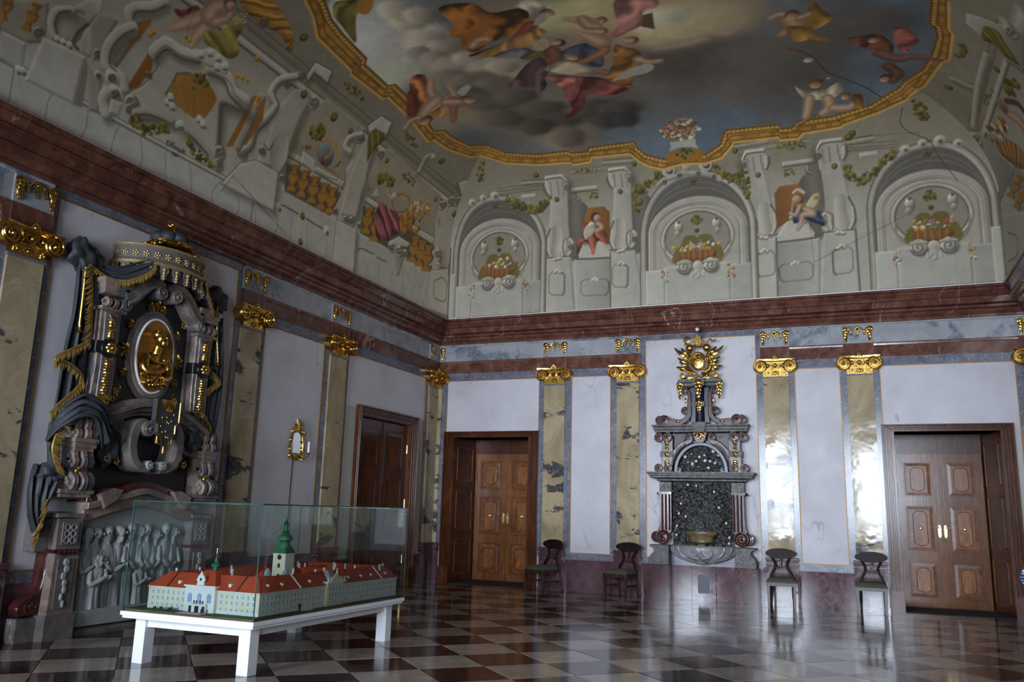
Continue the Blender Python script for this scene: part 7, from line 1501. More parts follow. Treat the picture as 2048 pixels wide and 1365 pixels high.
# consoles
consoleL('c3', [(100, 640), (180, 480), (240, 300), (340, 180), (440, 190), (420, 280), (330, 480), (300, 560), (250, 700), (190, 660)], [(190, 540), (240, 460), (300, 500), (285, 620), (235, 690), (190, 640)], [(0, 640), (100, 620), (240, 700), (210, 940), (-120, 770)], [(410, 95), (470, 10), (575, 70), (540, 150), (500, 110), (460, 80), (420, 140)], [(375, 98, 26), (290, 150, 24), (455, 262, 34), (135, 565, 26), (10, 575, 36), (262, 735, 22)], [(398, 212, 24)])
line(k_, 'c3', [(345, 100), (250, 120), (190, 200), (220, 280), (160, 360), (80, 430), (60, 520), (0, 560)], .055, (202, 197, 186)); line(k_, 'c3', [(365, 118), (270, 140), (212, 205), (242, 290), (180, 380), (110, 450), (85, 540), (30, 590)], .012, WHD); line(k_, 'c3', [(150, 520), (180, 560), (205, 520)], .012, WHD)
consoleL('c3', [(620, 960), (660, 800), (720, 640), (790, 480), (860, 440), (850, 520), (780, 760), (720, 980)], [(690, 600), (720, 560), (700, 640), (655, 700)], [(600, 990), (725, 1050), (705, 1330), (570, 1260)], [(790, 410), (880, 345), (945, 390), (910, 470), (840, 430), (800, 460)], [(742, 478, 30), (868, 585, 26), (592, 940, 18), (660, 990, 20), (690, 1000, 22), (742, 1030, 20)], [])
poly(k_, 'c3', [(800, 470), (850, 440), (905, 465), (890, 500), (830, 560), (790, 630), (790, 560)], (126, 112, 48), fold=(.6, 40, .15)); line(k_, 'c3', [(750, 460), (680, 480), (650, 540), (680, 570)], .05, (198, 192, 181))
consoleL('z4', [(560, 980), (590, 720), (570, 640), (640, 600), (700, 600), (690, 720), (665, 900), (640, 1000)], [(580, 920), (620, 870), (660, 900), (640, 970), (590, 980)], [(520, 1010), (640, 1000), (650, 1320), (500, 1260)], [(700, 440), (760, 420), (790, 480), (720, 520)], [(600, 585, 22), (655, 560, 26), (700, 560, 24), (572, 905, 28), (520, 990, 14)], [(678, 645, 17), (558, 550, 14)])
line(k_, 'z4', [(545, 1080), (600, 1055), (630, 1090), (625, 1200), (600, 1215), (545, 1190), (545, 1080)], .009, WHD, False)
# far left bay: big column console and balusters
poly(k_, 'c4', [(-20, -20), (480, 20), (440, 420), (250, 420), (-20, 280)], (168, 160, 146), False); poly(k_, 'c4', [(-20, 280), (260, 420), (210, 720), (-20, 560)], (184, 182, 178), False)
for x, y, s in ((60, 70, 1.5), (300, 170, 1.6)): baluster('c4', x, y, s, .42)
poly(k_, 'c4', [(560, 90), (700, 95), (850, 190), (860, 260), (730, 420), (560, 370), (500, 280)], (196, 190, 178), True, col2=(146, 139, 126), grad=[(600, 200), (820, 400)]); poly(k_, 'c4', [(690, 90), (880, -20), (1020, -20), (1000, 130), (860, 240), (820, 140)], (184, 178, 166), False, col2=(206, 201, 190), grad=[(760, 100), (960, 60)])
line(k_, 'c4', [(700, 100), (560, 110), (500, 220), (520, 340)], .05, (204, 199, 188)); line(k_, 'c4', [(690, 110), (580, 130), (540, 240), (560, 350)], .014, WHD); poly(k_, 'c4', [(860, 250), (960, 290), (920, 430), (880, 560), (780, 500), (790, 380)], (186, 180, 168), True, col2=(206, 200, 188), grad=[(800, 400), (900, 420)]); line(k_, 'c4', [(860, 240), (760, 320), (720, 420), (760, 480)], .020, WHD); poly(k_, 'c4', [(880, 250), (960, 130), (1070, 140), (1160, 200), (1020, 420), (1000, 560), (900, 600), (880, 420)], (172, 166, 152), False)
volute(k_, 'c4', (375, 320), 58); volute(k_, 'c4', (960, 530), 52); poly(k_, 'c4', [(420, 360), (840, 560), (800, 690), (720, 1020), (240, 780)], (196, 193, 186), False); poly(k_, 'c4', [(840, 560), (860, 690), (800, 1060), (720, 1020), (800, 690)], (140, 134, 124), False); poly(k_, 'c4', [(860, 640), (1000, 760), (960, 1100), (860, 1080)], (168, 163, 154), False)
for a in ((560, 380), (620, 410), (680, 440)): blob(k_, 'c4', a, 38, (204, 199, 190), .25); blob(k_, 'c4', (a[0]+10, a[1]+26), 18, WHD, .4)
for a in ((180, 680), (225, 690)): blob(k_, 'c4', a, 44, (198, 195, 190), .25); blob(k_, 'c4', (a[0]+10, a[1]+36), 20, WHD, .4)
# orange openings behind the cartouche with the pale scroll straps
poly(k_, 'c4', [(1130, 660), (1270, 440), (1330, 220), (1480, 180), (1470, 240), (1280, 480)], ORG, False); poly(k_, 'c4', [(1225, 870), (1420, 560), (1550, 350), (1640, 400), (1500, 520), (1480, 680), (1360, 840), (1250, 890)], ORG, False, col2=(150, 92, 34), grad=[(1500, 400), (1250, 850)]); poly(k_, 'z1', [(1320, 860), (1420, 680), (1480, 560), (1560, 570), (1540, 700), (1440, 850)], ORG, False); line(k_, 'z1', [(1390, 860), (1460, 720), (1530, 570)], .075, (172, 165, 150))
line(k_, 'c4', [(1600, 20), (1480, 70), (1320, 80), (1260, 140), (1290, 260)], .075, (200, 194, 182)); line(k_, 'c4', [(1620, 50), (1500, 110), (1350, 110), (1300, 170), (1320, 270)], .012, WHD); poly(k_, 'c4', [(1310, 270), (1240, 300), (1110, 420), (1070, 600), (1130, 660), (1260, 460)], (160, 152, 136), True); line(k_, 'c4', [(1300, 270), (1180, 320), (1060, 450), (1030, 620), (1100, 700), (1180, 760), (1210, 860)], .075, (202, 197, 186)); line(k_, 'c4', [(1320, 290), (1210, 340), (1100, 460), (1070, 620), (1130, 690)], .012, WHD)
for c, r in (((1090, 760), 80), ((1120, 920), 95), ((960, 740), 50)): blob(k_, 'c4', (c[0]+14, c[1]+20), r*1.1, WHD, .5, .7, 0); blob(k_, 'c4', c, r, (202, 197, 188), .2, shade=.3); volute(k_, 'c4', c, r*.55)
line(k_, 'c4', [(1040, 900), (1000, 980), (1030, 1110)], .07, (196, 192, 184)); poly(k_, 'c4', [(1080, 960), (1200, 1010), (1160, 1140), (1060, 1100)], (190, 187, 181), False)
# the cartouche
CAR = [(905, 320), (970, 245), (1050, 300), (1130, 330), (1200, 370), (1240, 430), (1330, 470), (1380, 560), (1440, 600), (1430, 650), (1300, 600), (1280, 700), (1270, 860), (1250, 930), (1160, 820), (1080, 760), (1000, 700), (900, 660), (790, 650), (740, 600), (760, 540), (830, 500), (880, 450), (930, 370)]
poly(k_, 'z1', [(x+20, y+22) for x, y in CAR], (120, 113, 102), al=.7); poly(k_, 'z1', CAR, (194, 189, 178), sh=.14); line(k_, 'z1', CAR+[CAR[0]], .009, (130, 122, 110))
line(k_, 'z1', [(900, 310), (970, 255), (1060, 310), (1150, 330)], .09, (206, 201, 190)); line(k_, 'z1', [(912, 345), (975, 290), (1060, 340), (1170, 370)], .014, WHD); line(k_, 'z1', [(905, 325), (972, 270), (1060, 325), (1160, 348)], .010, (136, 128, 116)); line(k_, 'z1', [(1230, 400), (1330, 450), (1370, 540), (1440, 590)], .09, (200, 195, 184)); line(k_, 'z1', [(1215, 430), (1310, 470), (1345, 560), (1400, 620), (1430, 650)], .013, WHD); line(k_, 'z1', [(1240, 420), (1340, 475), (1380, 560), (1435, 605)], .009, (136, 128, 116))
poly(k_, 'z1', [(1160, 310), (1230, 280), (1300, 310), (1340, 390), (1320, 440), (1260, 400), (1200, 380)], (204, 199, 189)); 
for a in ((1180, 320), (1230, 310), (1280, 340), (1315, 390), (1270, 395)): blob(k_, 'z1', a, 26, (206, 201, 192), .3); line(k_, 'z1', [(a[0]-10, a[1]+16), (a[0]+14, a[1]+20)], .010, WHD)
FLD_ = [(1040, 435), (1110, 430), (1200, 470), (1250, 530), (1270, 580), (1240, 640), (1200, 690), (1130, 690), (1060, 640), (990, 580), (970, 560), (1010, 500)]
poly(k_, 'z1', [(x-8, y-10) for x, y in FLD_], (122, 114, 102), sm=False); poly(k_, 'z1', FLD_, (196, 142, 60), False, col2=(176, 120, 44), grad=[(1020, 480), (1230, 640)])
for i in range(9):
    for j in range(8):
        x, y = 1005+j*20+i*4, 470+i*22+j*7
        if j < 7 and x < 1150: blob(k_, 'z1', (x, y), 4, (120, 76, 24), .4, shade=0)
tuft(k_, 'z1', (1180, 470), 46, 34, .3, 22); tuft(k_, 'z1', (1135, 530), 14, 50, .1, 12)
for a, b in (((770, 600), 60), ((760, 640), 40), ((1285, 890), 44), ((1275, 960), 40), ((870, 440), 26)): volute(k_, 'z1', a, b*.75)
for a in ((985, 600), (1000, 570), (1170, 700), (1190, 730), (1010, 625), (1040, 740), (1060, 730)): blob(k_, 'z1', a, 26, (206, 201, 191), .3); line(k_, 'z1', [(a[0]-14, a[1]+16), (a[0]+14, a[1]+20)], .010, WHD)
line(k_, 'z1', [(790, 660), (860, 655), (940, 680), (1000, 710)], .05, (178, 172, 160)); line(k_, 'z1', [(790, 680), (860, 672), (940, 698), (990, 725)], .014, WHD); line(k_, 'z1', [(1095, 760), (1150, 810), (1210, 880), (1260, 960)], .05, (178, 172, 160)); line(k_, 'z1', [(1105, 790), (1160, 840), (1220, 910)], .014, WHD)
gar(k_, 'z1', [(775, 690), (820, 740), (880, 765), (940, 755), (980, 745)], 24, 60); gar(k_, 'z1', [(1100, 810), (1125, 870), (1170, 920), (1240, 965)], 18, 46)
for L in ([(975, 825), (978, 850)], [(972, 830), (985, 822), (990, 835), (978, 842)], [(1000, 850), (1010, 842), (1008, 856)], [(1010, 845), (1012, 858), (1018, 848), (1022, 860)]): pass
# painter's signature and date
for L in ([(978, 822), (974, 852)], [(978, 822), (990, 826), (976, 838)], [(994, 840), (990, 852), (998, 850)], [(1004, 832), (1000, 858)], [(1006, 846), (1020, 838)], [(1016, 838), (1010, 866)], [(1022, 856), (1020, 872)], [(1022, 860), (1030, 856)], [(1034, 864), (1032, 876), (1040, 872), (1036, 862)], [(1046, 868), (1042, 884), (1050, 884), (1048, 896)], [(1054, 874), (1052, 886), (1060, 884)], [(1068, 880), (1062, 892)], [(1076, 872), (1070, 898)], [(1074, 886), (1082, 884), (1080, 900)],
          [(1008, 890), (1006, 906)], [(1014, 894), (1022, 896), (1016, 910)], [(1024, 898), (1030, 900), (1026, 904), (1030, 910), (1022, 912)], [(1038, 904), (1032, 906), (1036, 912), (1030, 918)]): line(k_, 'z1', L, .007, (84, 74, 66), False)
# putto, olive bust, orange shell above the cartouche
poly(k_, 'z1', [(1020, 50), (1080, 60), (1150, 30), (1190, 90), (1110, 110), (1050, 100)], (120, 50, 46), fold=(.4, 24, .2)); limb(k_, 'z1', [(1000, 165), (1080, 140), (1170, 110), (1240, 100)], [.05, .09, .12, .14]); limb(k_, 'z1', [(1120, 265), (1160, 200), (1220, 140)], [.05, .09, .12]); limb(k_, 'z1', [(1230, 90), (1260, 40), (1330, 30)], [.15, .13, .06]); limb(k_, 'z1', [(1260, 130), (1330, 110), (1350, 80)], [.08, .06, .05]); head(k_, 'z1', (1345, 25), 44, (112, 74, 44), 1.5)
poly(k_, 'z1', [(1200, 190), (1290, 180), (1330, 150), (1350, 110), (1400, 120), (1420, 170), (1390, 230), (1400, 310), (1340, 345), (1260, 290), (1200, 250)], (150, 136, 62), fold=(1.0, 22, .18)); blob(k_, 'z1', (1385, 140), 44, (166, 150, 76), .2); flowers(k_, 'z1', (1410, 110), 55, 34, 26, [(222, 214, 204), (206, 150, 150), (170, 160, 90), (214, 190, 150)])
poly(k_, 'z1', [(1410, 0), (1580, 0), (1640, 60), (1690, 140), (1720, 240), (1700, 300), (1640, 200), (1560, 160), (1500, 120), (1440, 70)], (190, 132, 48), fold=(2.2, 34, .2)); volute(k_, 'z1', (1540, 130), 30, col=(200, 144, 60)); tuft(k_, 'z1', (1690, 280), 20, 34, .2, 10)
for a in ((900, 190), (880, 205), (1090, 215), (1110, 235), (1420, 455), (1450, 470), (1390, 445), (1510, 590), (1500, 620), (1515, 570)): blob(k_, 'z1', a, 18, (206, 148, 50), .35)
blob(k_, 'z1', (1503, 345), 20, (196, 136, 44), .3); dot(k_, 'z1', (1778, 218), 28); dot(k_, 'z1', (1780, 552), 26)
# ------------------------------------------------------------------ right cove (mostly in shade at the picture edge)
k_ = 'R'
for s_, c, w in ((2.42, WHT, .05), (2.37, WHD, .014), (2.62, LIN, .008), (2.66, (140, 130, 112), .014), (2.73, LIN, .007)): line(k_, 'p', [(-4.6, s_), (-1.0, s_)], w, c, False, raw=True)
poly(k_, 'z5', [(420, 60), (560, 110), (600, 100), (682, 140), (682, 340), (600, 280), (560, 200), (500, 180), (420, 110)], WHT, False, col2=WHS, grad=[(440, 100), (650, 250)]); volute(k_, 'z5', (620, 140), 28); poly(k_, 'z5', [(500, 120), (560, 140), (600, 200), (640, 260), (665, 300), (600, 260), (540, 200), (490, 180)], (126, 112, 48), fold=(.6, 40, .15))
tuft(k_, 'z5', (395, 240), 22, 46, .2, 22); tuft(k_, 'z5', (205, 500), 30, 60, -.6, 24); tuft(k_, 'z5', (518, 440), 16, 44, .2, 16); tuft(k_, 'z5', (630, 395), 32, 40, 0, 22); dot(k_, 'z5', (630, 85), 18); dot(k_, 'z5', (558, 316), 14); dot(k_, 'z5', (340, 398), 15); dot(k_, 'z5', (455, 695), 15)
line(k_, 'z5', [(360, 360), (420, 390), (450, 400)], .06, (170, 164, 152)); line(k_, 'z5', [(510, 250), (470, 400), (450, 580)], .05, (186, 180, 168)); poly(k_, 'z5', [(640, 740), (682, 780), (682, 960), (660, 970), (610, 840)], (160, 152, 138), False)
for x, y in ((640, 850), (668, 900)): baluster('z5', x, y, .62, .5)
poly(k_, 'z5', [(560, 620), (620, 640), (682, 700), (682, 770), (620, 740), (570, 690)], (170, 116, 46), fold=(.5, 30, .2)); flowers(k_, 'z5', (560, 590), 50, 60, 40, [(166, 110, 44), (190, 160, 120), (200, 190, 170), (130, 84, 36)]); limb(k_, 'z5', [(570, 460), (600, 510), (650, 540), (682, 580)], [.05, .07, .09, .1]); blob(k_, 'z5', (585, 480), 26, (150, 110, 86), .3); line(k_, 'z5', [(600, 460), (650, 470), (682, 510)], .05, (110, 60, 44))
poly(k_, 'z5', [(375, 610), (470, 600), (560, 700), (640, 780), (600, 860), (560, 960), (545, 870), (440, 690)], (178, 172, 161), False, col2=WHS, grad=[(420, 640), (600, 850)]); volute(k_, 'z5', (460, 630), 22); poly(k_, 'z5', [(580, 980), (682, 960), (682, 1180), (590, 1270)], (184, 181, 175), False); line(k_, 'z5', [(610, 1060), (650, 1080), (650, 1160), (610, 1190)], .012, WHD)
# ------------------------------------------------------------------ sky, clouds and figures inside the gilt frame
k_ = 'U'
OUT = [('z2', (20, 0)), ('z2', (70, 110)), ('z2', (95, 225)), ('z2', (300, 425)), ('z2', (290, 440)), ('z2', (480, 585)), ('z2', (505, 572)), ('z2', (630, 690)), ('z2', (745, 835)), ('z2', (775, 822)), ('z2', (860, 880)), ('z2', (1000, 925)), ('z2', (1200, 962)), ('z2', (1400, 972)), ('z2', (1585, 958)), ('z2', (1600, 972)), ('z2', (1700, 955)), ('z2', (1700, 930)), ('z2', (1930, 908)), ('c1', (800, 240)), ('c1', (880, 280)), ('c1', (980, 300)), ('c1', (1130, 260)), ('c1', (1300, 255)), ('c1', (1420, 215)), ('c1', (1500, 120)), ('c2', (90, 200)), ('c2', (415, 165)), ('c2', (420, 187)), ('c2', (550, 175)), ('c2', (580, 140)), ('c2', (850, 95)), ('z3', (1050, 692)), ('z3', (1250, 622)), ('z3', (1400, 552)), ('z3', (1500, 480)), ('z3', (1560, 400)), ('z3', (1600, 345)), ('z3', (1642, 330)), ('z3', (1662, 190)), ('z3', (1640, 165)), ('z3', (1640, 0))]
INN = [('z2', (150, 0)), ('z2', (190, 110)), ('z2', (260, 200)), ('z2', (395, 340)), ('z2', (385, 375)), ('z2', (520, 500)), ('z2', (560, 490)), ('z2', (640, 570)), ('z2', (790, 765)), ('z2', (850, 760)), ('z2', (900, 800)), ('z2', (1000, 850)), ('z2', (1200, 890)), ('z2', (1380, 900)), ('z2', (1560, 880)), ('z2', (1590, 892)), ('z2', (1685, 882)), ('z2', (1690, 860)), ('z2', (1950, 825)), ('c1', (800, 130)), ('c1', (860, 180)), ('c1', (1000, 212)), ('c1', (1150, 190)), ('c1', (1290, 175)), ('c1', (1400, 100)), ('c2', (10, 150)), ('c2', (40, 100)), ('c2', (410, 60)), ('c2', (420, 90)), ('c2', (500, 85)), ('c2', (540, 45)), ('c2', (700, 12)), ('z3', (800, 662)), ('z3', (1000, 630)), ('z3', (1200, 570)), ('z3', (1350, 480)), ('z3', (1480, 380)), ('z3', (1530, 300)), ('z3', (1560, 200)), ('z3', (1550, 150)), ('z3', (1518, 130)), ('z3', (1530, 0))]
def Upts(L): return np.concatenate([cvp('U', c, [p]) for c, p in L])
def close_frame(P):   # carry the visible half round the rest of the oval behind the camera (mirror about the hall's cross axis)
    ax = -8.3; F = P[P[:, 1] > ax][::-1].copy(); F[:, 1] = 2*ax-F[:, 1]; return np.concatenate([P, F])
UO, UI = close_frame(Upts(OUT)), close_frame(Upts(INN))
SKY = [None]
def sky_fn(q):
    sd = poly_sd(UI, q); a = np.clip(.5-sd/(2*AA), 0, 1); n = fbm(q, .55, 5, 3); m = fbm(q+7.3, 1.3, 4, 9)
    blue = np.array([104, 120, 140.]); warm = np.array([190, 158, 124.]); grey = np.array([120, 112, 106.]); t = np.clip((n-.42)*4, 0, 1)[:, None]
    c = blue*(1-t)+grey*t; cx, cy = UCEN; r = np.hypot((q[:, 0]-cx)/2.6, (q[:, 1]-cy)/3.0); w = np.clip(1.15-r, 0, 1)[:, None]; c = c*(1-w)+warm*w; return a, c*(.86+.3*m[:, None])
UCEN = hitU(1240, 20)
_add('U', (UO.min(0)-.1, UO.max(0)+.1), lambda q: (np.clip(.5-poly_sd(UO, q)/(2*AA), 0, 1), np.array([GLD], float)*(.82+.3*fbm(q, 6, 3, 4))[:, None]))
_add('U', (UI.min(0)-.1, UI.max(0)+.1), sky_fn)
def cloud(cr, c, r, col, seed=0, asp=.75, shade=.3, al=.9, hard=.75, noise=.30):
    blob('U', cr, c, r, col, hard, al, shade, asp, 0, noise, seed, lit=(-.8, -.5)); k, bb, fn = OPS.pop()
    def inside(q):
        a, col_ = fn(q); i = np.nonzero(a > .004)[0]; m = np.zeros(len(q)); m[i] = np.clip(.5-poly_sd(UI, q[i])/(2*AA), 0, 1); return a*m, col_
    OPS.append((k, bb, inside))
NF0 = len(OPS)
for i, (cr, c, r, col) in enumerate([('z2', (400, 120), 380, (206, 194, 178)), ('z2', (560, 420), 330, (186, 174, 158)), ('z2', (480, 250), 260, (208, 196, 180)), ('z2', (900, 620), 330, (120, 110, 98)), ('z2', (1150, 640), 300, (112, 102, 92)), ('z2', (1400, 700), 330, (98, 90, 82)), ('z2', (1700, 600), 300, (96, 88, 82)), ('z2', (1800, 640), 180, (76, 72, 72)), ('z2', (1180, 450), 230, (150, 138, 124)), ('z2', (750, 240), 200, (150, 140, 132)), ('z2', (860, 330), 190, (128, 122, 118)), ('z2', (940, 430), 170, (116, 110, 106)), ('z2', (740, 180), 120, (186, 174, 164)), ('z2', (1560, 820), 200, (116, 104, 92)), ('z2', (1850, 660), 120, (66, 62, 64)), ('z2', (1650, 780), 160, (96, 88, 82)), ('z3', (300, 380), 360, (82, 74, 70)), ('z3', (120, 330), 280, (70, 64, 62)), ('z3', (420, 300), 260, (64, 60, 60)), ('z3', (400, 110), 240, (150, 130, 108)), ('z3', (160, 130), 280, (176, 150, 120)), ('z3', (700, 300), 330, (84, 80, 80)), ('z3', (950, 130), 260, (78, 76, 78)), ('z3', (560, 480), 260, (84, 82, 86)), ('z3', (1250, 120), 230, (72, 70, 72)), ('z2', (300, 30), 180, (172, 164, 158)), ('z2', (1700, 60), 260, (190, 152, 114)), ('z2', (1400, 100), 220, (196, 164, 128))]): cloud(cr, c, r, tuple(min(235, v*1.42*k_c) for v, k_c in zip(col, (1.03, 1.0, .95))), i)
for i, (cr, c, r, col) in enumerate([('z2', (735, 260), 120, (170, 158, 148)), ('z2', (830, 300), 110, (150, 140, 132)), ('z2', (960, 390), 130, (148, 138, 128)), ('z2', (1080, 370), 110, (156, 144, 132)), ('z2', (1200, 390), 100, (160, 148, 136)), ('z2', (690, 330), 90, (130, 124, 120)), ('z2', (1240, 600), 110, (112, 102, 94)), ('z3', (60, 100), 160, (196, 170, 140)), ('z2', (1900, 620), 100, (92, 88, 86))]): cloud(cr, c, r, tuple(min(235, v*1.5) for v in col), 40+i, .7, .45)
for i, (c, r, col) in enumerate([((640, 120), 120, (196, 182, 164)), ((560, 60), 110, (204, 190, 172)), ((700, 90), 90, (190, 176, 158)), ((740, 240), 115, (186, 174, 158)), ((830, 280), 95, (176, 164, 150)), ((690, 310), 75, (150, 142, 132)), ((790, 335), 85, (158, 148, 136)), ((900, 390), 115, (160, 150, 138)), ((980, 345), 80, (178, 166, 150)), ((1085, 405), 105, (166, 154, 140)), ((1185, 395), 85, (176, 162, 146)), ((880, 470), 120, (128, 120, 110)), ((1010, 480), 125, (124, 114, 104)), ((1140, 500), 110, (118, 108, 98)), ((960, 560), 120, (104, 96, 88)), ((1120, 600), 130, (96, 88, 80)), ((1260, 560), 110, (108, 98, 88)), ((1200, 690), 120, (100, 92, 82)), ((1420, 640), 110, (92, 84, 76)), ((1530, 700), 110, (86, 80, 74)), ((1380, 740), 100, (82, 76, 70)), ((1700, 640), 120, (84, 78, 74)), ((1860, 640), 110, (84, 80, 78)), ((1800, 700), 90, (66, 62, 62)), ((1900, 700), 80, (60, 58, 60)), ((1560, 800), 110, (110, 98, 86))]): cloud('z2', c, r, tuple(v*1.08 for v in col), 70+i, .85, .55, .85, .45, .22)
line('U', 'z3', [(500, 110), (440, 160), (330, 190), (200, 240), (30, 265)], [.05, .10, .06, .06, .03], (190, 170, 150), soft=.05)
line('U', 'z3', [(800, 270), (900, 320), (960, 390), (1060, 430), (1180, 480), (1260, 530)], .008, (56, 50, 48))
# frame mouldings: egg row, shadow line, dentils
def ring_line(t, w, col):
    n = len(UO); m = len(UI); fo = np.linspace(0, 1, 240)
    def samp(P, f): d = np.concatenate([[0], np.cumsum(np.linalg.norm(np.diff(np.vstack([P, P[:1]]), axis=0), axis=1))]); Q = np.vstack([P, P[:1]]); return np.stack([np.interp(f*d[-1], d, Q[:, i]) for i in range(2)], 1)
    return samp(UO, fo)*(1-t)+samp(UI, fo)*t
def offs(P, d):   # offset a closed outline towards its middle
    c = P.mean(0); e = np.roll(P, -1, 0)-np.roll(P, 1, 0); nr = np.stack([-e[:, 1], e[:, 0]], 1); nr /= np.maximum(np.linalg.norm(nr, axis=1)[:, None], 1e-9); sgn = np.sign(((c-P)*nr).sum(1).mean()); return P+nr*sgn*d
for P, d, w, c in ((UO, .02, .02, GLH), (UO, .06, .010, (120, 76, 22)), (UO, .16, .010, (130, 84, 26)), (UI, -.02, .014, (118, 76, 24)), (UI, -.07, .020, (226, 176, 84)), (UI, -.11, .010, (126, 82, 26))): Q_ = offs(P, d); line('U', 'p', np.vstack([Q_, Q_[:1]]), w, c, False, raw=True)
QD = offs(UO, .11); dl = np.concatenate([[0], np.cumsum(np.linalg.norm(np.diff(QD, axis=0), axis=1))]); QO = offs(UO, .07); QI2 = offs(UO, .15); vis_n = len(OUT)-1
def dentil_fn(q):   # triglyph ticks across the gilt band
    best = np.full(len(q), 1e9); along = np.zeros(len(q))
    for i in range(vis_n):
        a, b = QD[i], QD[i+1]; e = b-a; L = math.sqrt(e@e); t = np.clip(((q-a)@e)/max(L*L, 1e-12), 0, 1); r = np.sqrt(((q-a-t[:, None]*e)**2).sum(1)); k = r < best; best = np.where(k, r, best); along = np.where(k, dl[i]+t*L, along)
    f = along % .26; tick = (np.abs(f-.05) < .008) | (np.abs(f-.085) < .008) | (np.abs(f-.12) < .008); return ((best < .045) & tick)*.75, np.repeat(np.array([[116, 74, 22]], float), len(q), 0)
_add('U', (UO.min(0)-.1, UO.max(0)+.1), dentil_fn)
def egg_fn(q):
    QE = offs(UI, -.045); d2 = np.concatenate([[0], np.cumsum(np.linalg.norm(np.diff(QE, axis=0), axis=1))]); best = np.full(len(q), 1e9); along = np.zeros(len(q))
    for i in range(len(INN)-1):
        a, b = QE[i], QE[i+1]; e = b-a; L = math.sqrt(e@e); t = np.clip(((q-a)@e)/max(L*L, 1e-12), 0, 1); r = np.sqrt(((q-a-t[:, None]*e)**2).sum(1)); k = r < best; best = np.where(k, r, best); along = np.where(k, d2[i]+t*L, along)
    f = (along % .075)/.075; return (best < .04)*np.clip((np.abs(f-.5)-.28)*6, 0, 1)*.7, np.repeat(np.array([[120, 76, 22]], float), len(q), 0)
_add('U', (UI.min(0)-.1, UI.max(0)+.1), egg_fn)
# figures (c5 trace): brown-robed elder, attendants, flying children
D = lambda pts, col, f=(.6, 12, .22), cr='c5': poly('U', cr, pts, col, fold=f)
Lm = lambda pts, w, col=FLS, cr='c5': limb('U', cr, pts, w, col)
Hd = lambda c, r, hair, ang=0, cr='c5': head('U', cr, c, r, hair, ang)
D([(150, 60), (260, 30), (430, 30), (560, 100), (780, 65), (870, 110), (860, 180), (700, 290), (560, 330), (430, 410), (330, 370), (320, 300), (235, 295), (260, 190), (170, 110)], (150, 90, 32), (.9, 9, .34))
D([(740, 40), (870, -10), (960, 20), (990, 90), (900, 200), (860, 160), (850, 90)], (196, 180, 158)); Lm([(870, 200), (800, 270), (730, 330)], [.12, .09, .07], (160, 80, 62)); Hd((1005, 105), 52, (96, 86, 84), .2); poly('U', 'c5', [(890, 190), (960, 100), (1000, 150), (930, 200)], (176, 164, 150)); Lm([(410, 370), (460, 320), (530, 310)], [.05, .07, .09]); line('U', 'c5', [(400, 440), (600, 370), (800, 320)], .03, (70, 44, 26))
D([(440, 440), (760, 290), (860, 250), (940, 220), (990, 260), (900, 340), (760, 400), (560, 450)], (190, 140, 74), (.4, 14, .15)); D([(570, 450), (700, 390), (860, 380), (870, 430), (760, 440)], (110, 104, 112)); D([(790, 455), (880, 400), (1000, 370), (1020, 400), (920, 480), (830, 470)], (128, 118, 66)); Lm([(1040, 400), (1060, 450), (1020, 480)], [.14, .16, .14], (150, 94, 56)); Hd((1090, 335), 44, (62, 44, 34), 3.4); poly('U', 'c5', [(900, 330), (990, 300), (1020, 360), (960, 400), (890, 390)], (196, 164, 134))
D([(700, 690), (760, 600), (850, 500), (960, 450), (1010, 560), (980, 620), (1000, 670), (930, 750), (880, 690)], (104, 76, 84), (.5, 12, .25))
D([(1100, 420), (1240, 350), (1400, 340), (1440, 420), (1440, 520), (1300, 520), (1260, 440)], (84, 90, 112), (.3, 12, .2)); D([(1000, 560), (1010, 520), (1100, 475), (1200, 480), (1330, 530), (1330, 600), (1200, 590)], (198, 180, 152), (1.2, 14, .15)); Hd((1215, 460), 44, (110, 76, 50), 3.6)
D([(1000, 590), (1200, 600), (1400, 610), (1560, 650), (1650, 715), (1500, 750), (1320, 740), (1300, 830), (1230, 900), (1120, 960), (1190, 830), (1130, 760), (1150, 710), (1060, 640)], (146, 74, 70), (.7, 10, .3)); D([(1010, 600), (1240, 610), (1250, 720), (1190, 790), (1120, 700)], (186, 108, 100), (.9, 12, .2))
Lm([(1420, 330), (1450, 400), (1370, 450), (1290, 490)], [.12, .10, .08, .06], (196, 128, 80)); Hd((1430, 245), 42, (146, 96, 56), 3.5); Lm([(1200, 240), (1300, 280), (1370, 310), (1420, 330)], [.05, .09, .16, .18]); Hd((1425, 160), 42, (140, 96, 60), 3.0); Lm([(1150, 150), (1250, 160), (1340, 180)], [.05, .09, .14]); Lm([(1280, 150), (1330, 200), (1400, 210)], [.10, .12, .08], (202, 158, 124))
D([(1530, 360), (1620, 370), (1720, 400), (1760, 480), (1700, 520), (1660, 680), (1540, 670), (1470, 610), (1520, 500)], (168, 112, 42), (1.1, 11, .25)); Hd((1665, 315), 46, (120, 84, 60), 3.4); Lm([(1720, 470), (1800, 490), (1890, 480)], [.10, .08, .06]); poly('U', 'c5', [(1510, 640), (1640, 550), (1790, 500), (1845, 530), (1800, 570), (1680, 600)], (190, 184, 174)); Lm([(1380, 570), (1430, 560), (1470, 580)], [.06, .08, .06], (186, 120, 96))
D([(1540, 0), (1700, -20), (1870, 0), (1860, 60), (1760, 80), (1740, 200), (1640, 250), (1560, 290), (1480, 290), (1560, 200), (1530, 100)], (196, 128, 118), (1.0, 12, .22)); poly('U', 'c5', [(1750, 120), (1830, 100), (1850, 230), (1740, 210)], (112, 88, 50), False)
